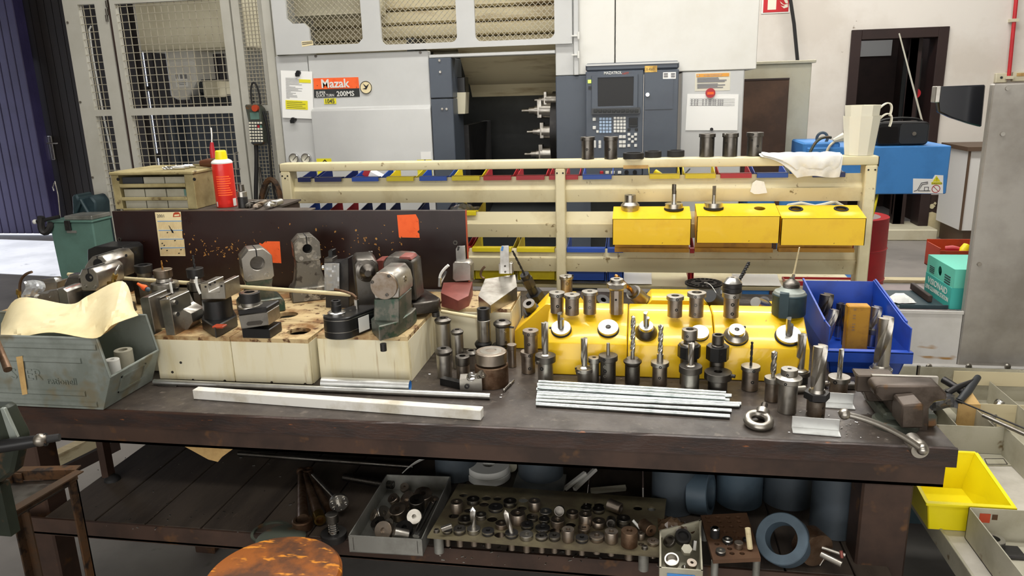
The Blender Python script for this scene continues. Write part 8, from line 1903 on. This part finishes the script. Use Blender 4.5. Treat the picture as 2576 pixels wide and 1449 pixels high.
# front tray with rings
z1_ = RZ+.085
a_ = atZ(*W_(785,993),z1_);d_ = atZ(*W_(1010,1449),z1_);e_ = atZ(*W_(1151,1022),z1_)
t = thing('grey_tray','grey sheet metal drawer with bearing rings at the bottom right corner','tray',(a_.x+.15,a_.y-.2,RZ))
b = B();xx = a_.x;b.box(xx,xx+.0025,a_.y-.5,a_.y,RZ+.001,z1_);b.box(xx,xx+.6,a_.y-.0025,a_.y,RZ+.001,z1_);b.box(xx,xx+.6,a_.y-.5,a_.y,RZ+.001,RZ+.003);b.build('pan','tray_grey',t)
b = B();c_ = atY(*W_(890,1065),a_.y-.003);b.box(c_.x-.012,c_.x+.012,a_.y-.0036,a_.y-.0026,c_.z-.012,c_.z+.012);b.build('red_tag','red_enamel',t)
b = B();c_ = atY(*W_(957,1062),a_.y-.003);b.box(c_.x-.006,c_.x+.006,a_.y-.0036,a_.y-.0026,c_.z-.006,c_.z+.008);b.build('rust_mark','rust_frame',t)
c_ = atZ(*W_(950,1215),RZ+.03);
for i in range(2):
    b = B();b.ring((c_.x,c_.y,RZ+.0035+i*.0165),(c_.x,c_.y,RZ+.0195+i*.0165),.026-.002*i,.013,32,.0012);b.build('bearing_ring','steel_bright',label=('lower','upper')[i]+' bearing ring of the pair in the grey corner drawer',cat='bearing',group='bearing rings in the drawer')
c_ = atZ(*W_(1060,1290),RZ+.02);b = B();b.box(c_.x-.03,c_.x+.03,c_.y-.02,c_.y+.03,RZ+.0035,RZ+.02,.003);b.build('dark_block','steel_black',label='dark steel block behind the bearing rings in the corner drawer',cat='block')
c_ = atZ(*W_(1125,1340),RZ+.015);b = B();b.box(c_.x-.02,c_.x+.1,c_.y-.06,c_.y+.06,RZ+.0035,RZ+.012,.002);b.build('grey_plate','tray_grey',label='flat grey plate at the right of the corner drawer',cat='plate')
# rear compartment tray
z2_ = RZ+.09
a_ = atZ(*W_(560,440),z2_);e_ = atZ(*W_(1030,470),z2_);
t = thing('compartment_tray','grey green compartment tray of tools at the right behind the vise','tray',(e_.x,a_.y+.2,RZ))
yq = (a_.y+e_.y)/2;xq = e_.x
b = B();b.box(.80,xq,yq,yq+.003,RZ+.001,z2_);b.box(xq,xq+.003,yq-.3,yq,RZ+.001,z2_);b.box(.80,2.0,yq+.42,yq+.423,RZ+.001,z2_+.03);b.box(.80,2.0,yq,yq+.42,RZ+.001,RZ+.004)
b.build('pan','tray_grey',t)
b = B();b.box(xq+.003,2.0,yq-.3,yq-.297,RZ+.001,z2_);b.box(xq+.003,2.0,yq-.3,yq+.0,RZ+.001,RZ+.003);b.build('side_pan','tray_grey',t)
for x in (.86,.955,1.06,1.2):
    b = B();b.box(x,x+.0025,yq+.003,yq+.4,RZ+.004,z2_-.008);b.build('divider','tray_grey',t)
b = B();b.box(1.05,1.9,yq+.2,yq+.2025,RZ+.004,z2_-.01);b.box(1.09,1.9,yq+.416,yq+.419,z2_-.03,z2_+.02);b.build('amber_divider','beige_dirty',t)
GT = 'drills in the compartment tray'
for i,(x,y,ax,r,L,mt,lb) in enumerate(((560,420,(-.25,.2,.6),.015,.07,'steel_bright','bright fluted cutter standing behind the vise in the compartment tray'),(830,425,(.35,-.3,.25),.011,.07,'steel_brown','brown twist drill lying in the middle compartment'),(865,440,(.2,-.5,.2),.012,.06,'steel','grey fluted cutter lying beside the brown drill'),(930,400,(.3,.2,.5),.014,.08,'steel_rust','rusty bright-tipped tool leaning in the right compartment'))):
    p = atZ(*W_(x,y),RZ+.03);ax = Vector(ax).normalized();b = B();b.cyl(p-ax*L*.5,p,r*.9);tt = b.build('fluted_cutter',mt,label=lb,cat='cutter',group=GT);b = B();b.drill(p,ax,r,L*.8,turns=.7,tip=.3,web=.5,wide=.4);b.build('flutes','steel_bright',tt)
p,q = atZ(*W_(880,385),z2_+.012),atZ(*W_(1180,520),z2_+.012);b = B();b.cyl(p,q,.006);b.build('long_bar','steel',label='long grey bar lying across the compartment tray',cat='bar')
p,q = atZ(*W_(700,280),z2_+.02),atZ(*W_(1180,480),z2_+.02);b = B();b.cyl(p,q,.0025,seg=8);b.build('thin_wire_rod','steel_black',label='thin black rod lying across the compartment tray',cat='rod')
t = thing('card_box','open small cardboard box behind the compartment tray','box',T(790,290,RZ));p = atZ(*W_(790,265),z2_+.03)
b = B();b.box(p.x-.03,p.x+.035,p.y,p.y+.003,RZ+.005,z2_+.008);b.box(p.x+.032,p.x+.035,p.y+.003,p.y+.06,RZ+.005,z2_+.008);b.build('walls','cardboard',t)
b = B();b.hexa([(p.x-.01,p.y+.003,z2_+.007),(p.x+.035,p.y+.003,z2_+.007),(p.x+.035,p.y+.005,z2_+.007),(p.x-.01,p.y+.005,z2_+.007),(p.x-.005,p.y+.04,z2_+.035),(p.x+.02,p.y+.04,z2_+.035),(p.x+.02,p.y+.042,z2_+.035),(p.x-.005,p.y+.042,z2_+.035)]);b.build('flap','cardboard',t)
t = thing('pliers','dark grey pliers lying open behind the vise','pliers',atY(*W_(730,250),2.05))
b = B();b.tube([atZ(*W_(845,130),z2_+.05),atZ(*W_(775,225),z2_+.035),atZ(*W_(720,290),z2_+.015)],[.010,.013,.011],12);b.build('grey_handle','dark_grey',t)
b = B();b.tube([atZ(*W_(615,145),z2_+.05),atZ(*W_(700,195),z2_+.04),atZ(*W_(740,225),z2_+.03)],[.012,.011,.012],12);b.tube([atZ(*W_(820,150),z2_+.05),atZ(*W_(700,200),z2_+.045),atZ(*W_(640,235),z2_+.03)],[.006,.01,.01],12);b.build('jaw','steel_black',t)
random.seed(14);b = B();b.sheet(lambda u,v: tuple(atZ(*W_(495+215*u,215+125*v+12*math.sin(6*u)),z2_+.006+.04*math.sin(PI*u)*math.sin(PI*v)+random.uniform(0,.008))),9,7,.001)
M('grey_film','#5a5a5c',.18,.3);b.build('film_bag','grey_film',label='shiny crumpled grey film bag right of the vise',cat='plastic bag',ang=12)
b = B();a_ = atZ(2307,957,BZ-.02);b.cyl((a_.x,a_.y,RZ+.0006),(a_.x,a_.y,atY(2307,919,a_.y).z),.0045);b.build('upright_pin','steel_dark',label='thin upright pin between the vise and the white panel',cat='pin')
# loose things on the table behind the yellow bin
p = T(555,760);t = thing('chuck_body','brassy round chuck lying on the side table behind the yellow bin','chuck',p);n_ = Vector((.05,-.95,.25)).normalized();c_ = p+Vector((0,0,.034))
b = B();b.lathe([(0,-.05),(.032,-.05),(.034,0),(.028,.004),(.014,.006),(.013,-.008),(0,-.008)],32,c_,n_);b.build('body','steel_rust',t)
b = B();b.lathe([(0,-.006),(.009,-.006),(.006,.008),(0,.01)],16,c_,n_);b.build('centre','brass',t)
b = B();b.ring(c_+n_*-.02+Vector((-.03,0,0)),c_+n_*-.012+Vector((-.03,0,0)),.03,.024);b.build('ring','steel_bright',t)
t = thing('snips','black handled snips lying behind the yellow bin','snips',T(740,770));
b = B();b.tube([T(640,715,RZ+.02),T(700,730,RZ+.02),T(830,805,RZ+.012)],.006);b.tube([T(640,735,RZ+.02),T(720,765,RZ+.02),T(800,800,RZ+.012)],.006);b.build('handles','black_plastic',t)
t = thing('wing_screw','bright wing screw standing on the side table','screw',T(745,740))
p = T(742,740);b = B();b.cyl(p,p+Vector((0,0,.022)),.005);b.cyl(p+Vector((0,0,.02)),p+Vector((-.006,0,.042)),.0045);b.cyl(p+Vector((0,0,.02)),p+Vector((.014,0,.036)),.0045);b.build('body','steel',t)
p = T(790,775);b = B();b.sphere(p+Vector((0,0,.009)),.0085,16);b.build('bright_ball','chrome',label='small bright ball beside the wing screw',cat='ball')
p = T(930,845);b = B();b.box(p.x-.016,p.x+.016,p.y-.006,p.y+.006,RZ+.0005,RZ+.005,.002);b.build('white_wedge','plastic_white',label='small white wedge right of the yellow bin',cat='wedge')
p,q = T(870,720),T(1112,722);r0_ = T(790,635);b = B();q2 = T(1010,632);b.prism([(p.x,p.y),(q.x,q.y),(q2.x,q2.y),(r0_.x,r0_.y)],'xy',RZ+.0006,RZ+.003);t = b.build('flat_plate','tray_grey',label='flat grey plate with a card frame lying on the side table',cat='plate')
b = B();o_ = [T(905,715),T(1040,715),T(1015,678),T(888,678)]
for i in range(4): b.tube([Vector((o_[i].x,o_[i].y,RZ+.0035)),Vector((o_[(i+1) % 4].x,o_[(i+1) % 4].y,RZ+.0035))],.0011,6)
b.build('card_frame','steel_dark',t)
# ------------------------------------------------------------------ left foreground and floor
# rusty trolley frame
FZ_ = .80
c1 = atZ(190,1182,FZ_);c2 = atZ(30,1186,FZ_);c3 = atZ(0,1292,FZ_)
c3 = c1+(c3-c1)*1.6;c4 = c2+(c3-c1)
t = thing('trolley','rusty angle iron trolley frame at the lower left corner','trolley',((c1+c4)/2).xy.to_3d())
def lbar(b,p,q,w=.024,h=.024,th=.003):
    d = (q-p).normalized();n = Vector((-d.y,d.x,0));L = (q-p).length;o = b.m
    b.m = Matrix(((d.x,n.x,0,p.x),(d.y,n.y,0,p.y),(0,0,1,p.z),(0,0,0,1)));b.box(0,L,0,w,-th,0);b.box(0,L,0,th,-h,-th);b.m = o
b = B();lbar(b,c2,c1);lbar(b,c1,c3);lbar(b,c3,c4);lbar(b,c4,c2);b.build('top_frame','rust_frame',t)
b = B();q = [c.copy() for c in (c1,c3,c4,c2)];b.prism([(v.x,v.y) for v in q],'xy',FZ_-.03,FZ_-.026);b.build('sheet','steel_dark',t)
for c in (c1,c2,c3,c4):
    b = B();m = (c1+c4)/2;s = Vector((1 if m.x > c.x else -1,1 if m.y > c.y else -1,0));b.box(min(c.x,c.x+s.x*.026),max(c.x,c.x+s.x*.026),c.y,c.y+s.y*.004,0,FZ_-.003);b.box(c.x,c.x+s.x*.004,min(c.y,c.y+s.y*.026),max(c.y,c.y+s.y*.026),0,FZ_-.003);b.build('post','rust_frame',t)
# green machine part with a lever
t = thing('bench_tool','olive green machine casting with a black lever at the left edge','machine',atY(10,1100,1.2))
b = B();b.prism(cnr([(-60,1025),(8,1025),(48,1105),(30,1190),(0,1215),(-60,1230)],1.2),'xz',1.2,1.235,bev=.006);b.box(atY(-60,1100,1.22).x,atY(-10,1100,1.22).x,1.205,1.23,FZ_-.025,atY(0,1225,1.2).z);M('olive_dark','#2a3126',.5,.2,'#20261d',8,.45,.6,col3='#4a3824',lo3=.6,hi3=.68,scale3=20)
b.build('casting','olive_dark',t)
b = B();b.prism(cnr([(2,1026),(12,1026),(46,1100),(30,1112)],1.195),'xz',1.192,1.2,bev=.001);b.build('edge_plate','galv',t)
b = B();a,e = atY(-30,1128,1.17),atY(112,1106,1.19);b.tube([a,a.lerp(e,.6),e],[.013,.013,.010],14);b.build('lever','black_plastic',t)
b = B();e2 = atY(150,1100,1.2);b.cyl(e,e.lerp(e2,.12),.013);b.tube([e.lerp(e2,.1),e2],[.008,.0075],12);b.build('grip','rubber',t)
b = B();b.sphere(e+Vector((-.004,-.006,.002)),.013,14);b.build('joint','steel',t)
b = B();b.tube([atY(-10,860,1.45),atY(8,900,1.42),atY(20,930,1.4)],[.009,.008,.009],12);b.build('brown_lever','steel_rust',t)
# second table behind, its rail and rubber footed leg
t = thing('back_table','low dark framed table whose rail and leg show left under the bench','table',atZ(150,1200,0))
a,e = atZ(70,1180,.28),atZ(225,1106,.28);d = e-a
b = B();lbar(b,a,a+d*1.5,.05,.05,.006);b.build('rail','beige_dirty',t)
a2,e2_ = a+Vector((0,0,-.06)),a+d*1.5+Vector((0,0,-.06));b = B();lbar(b,a2,e2_,.03,.05,.006);b.build('lower_rail','wall_brown',t)
f = atZ(272,1212,SZ);
t = thing('footed_post','dark post with a black rubber foot on the left edge of the bench shelf','post',f)
b = B();z1 = BZ-.101;b.box(f.x-.018,f.x+.004,f.y,f.y+.03,SZ+.012,z1);b.build('post','bench_steel',t)
b = B();b.lathe([(0,0),(.024,0),(.022,.008),(.012,.016),(0,.018)],18,(f.x+.006,f.y+.012,SZ+.0005));b.build('rubber_foot','rubber',t)
# hanging cardboard under the bench edge
a = atY(520,1130,1.72);b = B();b.prism(cnr([(462,1122),(588,1128),(558,1150),(548,1162),(524,1156)],1.745),'xz',1.745,1.748);b.build('cardboard_scrap','cardboard',label='torn brown cardboard scrap hanging under the bench edge',cat='cardboard')
# green bin with clutter, behind the bench on the left
YW = 4.3
gx0,gx1 = atY(124,570,YW).x,atY(232,560,YW).x;gzt = atY(185,560,YW).z
t = thing('green_bin','tall grey green metal bin standing on the floor left of the dark board','bin',((gx0+gx1)/2,YW+.08,0))
b = B();b.prism([(gx0+.03,.001),(gx1-.01,.001),(gx1,gzt),(gx0,gzt)],'xz',YW,YW+.18,bev=.008);b.build('body','green_bin',t)
b = B();b.box(gx0-.008,gx1+.008,YW-.008,YW+.188,gzt,gzt+.012,.004);b.build('rim','green_bin',t)
c = atY(181,583,YW-.002);b = B();b.box(c.x-.035,c.x+.035,YW-.006,YW-.001,c.z-.008,c.z+.008);b.build('label_plate','galv_light',t)
c = atY(173,568,YW-.002);b = B();b.box(c.x-.02,c.x+.02,YW-.018,YW-.002,c.z-.03,c.z+.035,.003);b.build('latch','steel_black',t)
x0,x1,z0,z1 = rect(160,543,232,556,YW+.02);b = B();b.box(x0,x1,YW+.02,YW+.2,gzt+.0125,gzt+.04,.004);b.build('metal_plate','galv_light',label='grey metal plate lying on the green bin',cat='plate')
t = thing('black_bracket','black bracket with a pale tipped rod on the green bin','bracket',atY(120,570,YW))
b = B();b.tube([atY(92,558,YW-.05),atY(150,545,YW)],.012);b.tube(bez(atY(104,545,YW-.04),atY(98,600,YW-.04),atY(125,590,YW-.04),atY(128,560,YW),10),.022);b.build('bracket','steel_black',t)
b = B();b.sphere(atY(88,558,YW-.05),.016,12);b.build('pale_tip','plastic_white',t)
t = thing('teal_vise','old teal machine vise standing behind the green bin','vise',atY(212,545,YW+.2))
b = B();b.prism(cnr([(182,560),(180,492),(192,488),(196,500),(226,492),(240,510),(242,560)],YW+.2),'xz',YW+.2,YW+.35,bev=.01);b.box(atY(182,550,YW+.2).x,atY(242,550,YW+.2).x,YW+.2,YW+.35,0,gzt-.02);b.build('body','teal_metal',t)
b = B();b.tube([atY(190,540,YW+.19),atY(205,505,YW+.19),atY(228,545,YW+.19)],.016);b.build('brace','teal_metal',t)
# things at the left end behind the dark board's top edge
CZ2 = KZ
P1 = Crop(0,0,2.6833)
st = Stand(P1,1535,1402,66,CZ2);c = st.c;k = st.k
t = thing('spray_can','red spray can with a yellow cap standing behind the dark board','spray can',c)
zb1,zs1,zc1,zc2 = st.h(1130,68),st.h(1098,68),st.h(1075,40),st.h(1020,36)
M('can_red','#dd2a20',.35,coat=.2)
b = B();b.lathe([(0,.0005),(66*k,.0005),(68*k,.004),(68*k,zs1-.004),(0,zs1-.004)],36,c);b.build('label_sleeve','can_red',t)
b = B();b.lathe([(0,zs1-.004),(68*k,zs1-.004),(69*k,zs1),(62*k,zs1+.006),(45*k,zc1),(0,zc1)],36,c);b.build('shoulder','plastic_white',t)
b = B();b.lathe([(0,zc1),(38*k,zc1),(40*k,zc1+.004),(35*k,zc2),(28*k,zc2+.003),(0,zc2+.003)],28,c);b.build('cap','yellow_bin_bright',t)
b = B();R = 68.5*k
def band(a0,a1,z0,z1):
    n = 8;ps = [c+(-st.u*math.cos(a0+(a1-a0)*i/n)+st.side*math.sin(a0+(a1-a0)*i/n))*R for i in range(n+1)]
    for i in range(n): b.hexa([ps[i]+Vector((0,0,z0)),ps[i+1]+Vector((0,0,z0)),ps[i+1]*1.0+st.u*.0008+Vector((0,0,z0)),ps[i]+st.u*.0008+Vector((0,0,z0)),ps[i]+Vector((0,0,z1)),ps[i+1]+Vector((0,0,z1)),ps[i+1]+st.u*.0008+Vector((0,0,z1)),ps[i]+st.u*.0008+Vector((0,0,z1))])
random.seed(6)
for i in range(9): band(-.75,.55+random.uniform(-.15,.2),.045+i*.0085,.0485+i*.0085)
b.build('label_text','orange_paper',t)
b = B();band(.1,.42,.014,.026);band(-.75,-.55,.012,.026);b.build('hazard_mark','can_red',t)
b = B();band(.65,1.1,.004,.032);band(-1.2,-.95,.004,.022);b.build('white_patch','plastic_white',t)
tool(P1,1645,1405,CZ2,[('nut','steel_dark',[(1245,18),(1290,20)]),('body','steel',[(1295,32),(1330,32)]),('base','steel_black',[(1332,33),(1405,33)])],'black and steel collet holder right of the spray can','collet_chuck','collet chuck')
for i,(x0,y0,x1,y1,r,mt,lb) in enumerate(((1672,1385,1740,1360,19,'steel_dark','dark drill stub lying left of the bright cutter behind the board'),(1722,1392,1790,1358,18,'steel_brown','brown drill stub lying in the middle behind the board'),(1800,1392,1895,1362,24,'steel_bright','bright end cutter lying behind the board beside the rack post'))):
    p,q = atZ(*P1(x0,y0),CZ2+.012),atZ(*P1(x1,y1),CZ2+.012);k = mpp(p)/P1.s;p.z = q.z = CZ2+r*k+.0005;d = (q-p).normalized();L = (q-p).length
    b = B();b.cyl(p+d*L*.5,q,r*k*.9);tt = b.build('end_cutter',mt,label=lb,cat='cutter',group='cutters lying behind the board');b = B();b.drill(p+d*L*.52,-d,r*k,L*.5,turns=.3,tip=.2,web=.5);b.build('flutes',mt,tt)
# ------------------------------------------------------------------ daylight through the gate, the hall's ceiling lamps and an added front fill
w = bpy.data.worlds.new('world');SC.world = w;w.use_nodes = True
w.node_tree.nodes['Background'].inputs['Color'].default_value = (.8,.86,1,1);w.node_tree.nodes['Background'].inputs['Strength'].default_value = 2.6
def area(name,loc,sx,sy,power,col=(1,.97,.92),rot=(0,0,0)):
    l = bpy.data.lights.new(name,'AREA');l.shape = 'RECTANGLE';l.size = sx;l.size_y = sy;l.energy = power;l.color = col
    o = bpy.data.objects.new(name,l);COL.objects.link(o);o.location = loc;o.rotation_euler = rot;return o
area('ceiling_lamp_bench',(-.1,2.05,3.4),2.8,.22,46)
area('ceiling_lamp_aisle',(-.6,3.3,4.0),5.0,.3,75)
area('ceiling_lamp_front',(0,-1.0,3.9),4.0,.4,45)
area('front_fill_light',(-.3,-3.9,1.75),7.0,2.4,150,(1,.985,.96),(-PI/2,0,PI))  # added fill behind the camera, brightens shelf and metals; no window there
area('ceiling_lamp_rear',(1.2,6.6,4.3),5.0,.4,175)
sun = bpy.data.lights.new('sun','SUN');sun.energy = 22;sun.angle = .01;sun.color = (.8,.87,1)
so = bpy.data.objects.new('sun',sun);COL.objects.link(so)
so.rotation_euler = Vector((1.0,-.12,-.45)).to_track_quat('-Z','Y').to_euler()
SC.view_settings.view_transform = 'Standard';SC.view_settings.look = 'None';SC.view_settings.exposure = 0.3;SC.view_settings.gamma = 1
SC.view_settings.use_curve_mapping = False
SC.cycles.use_denoising = True
SC.cycles.max_bounces = 8
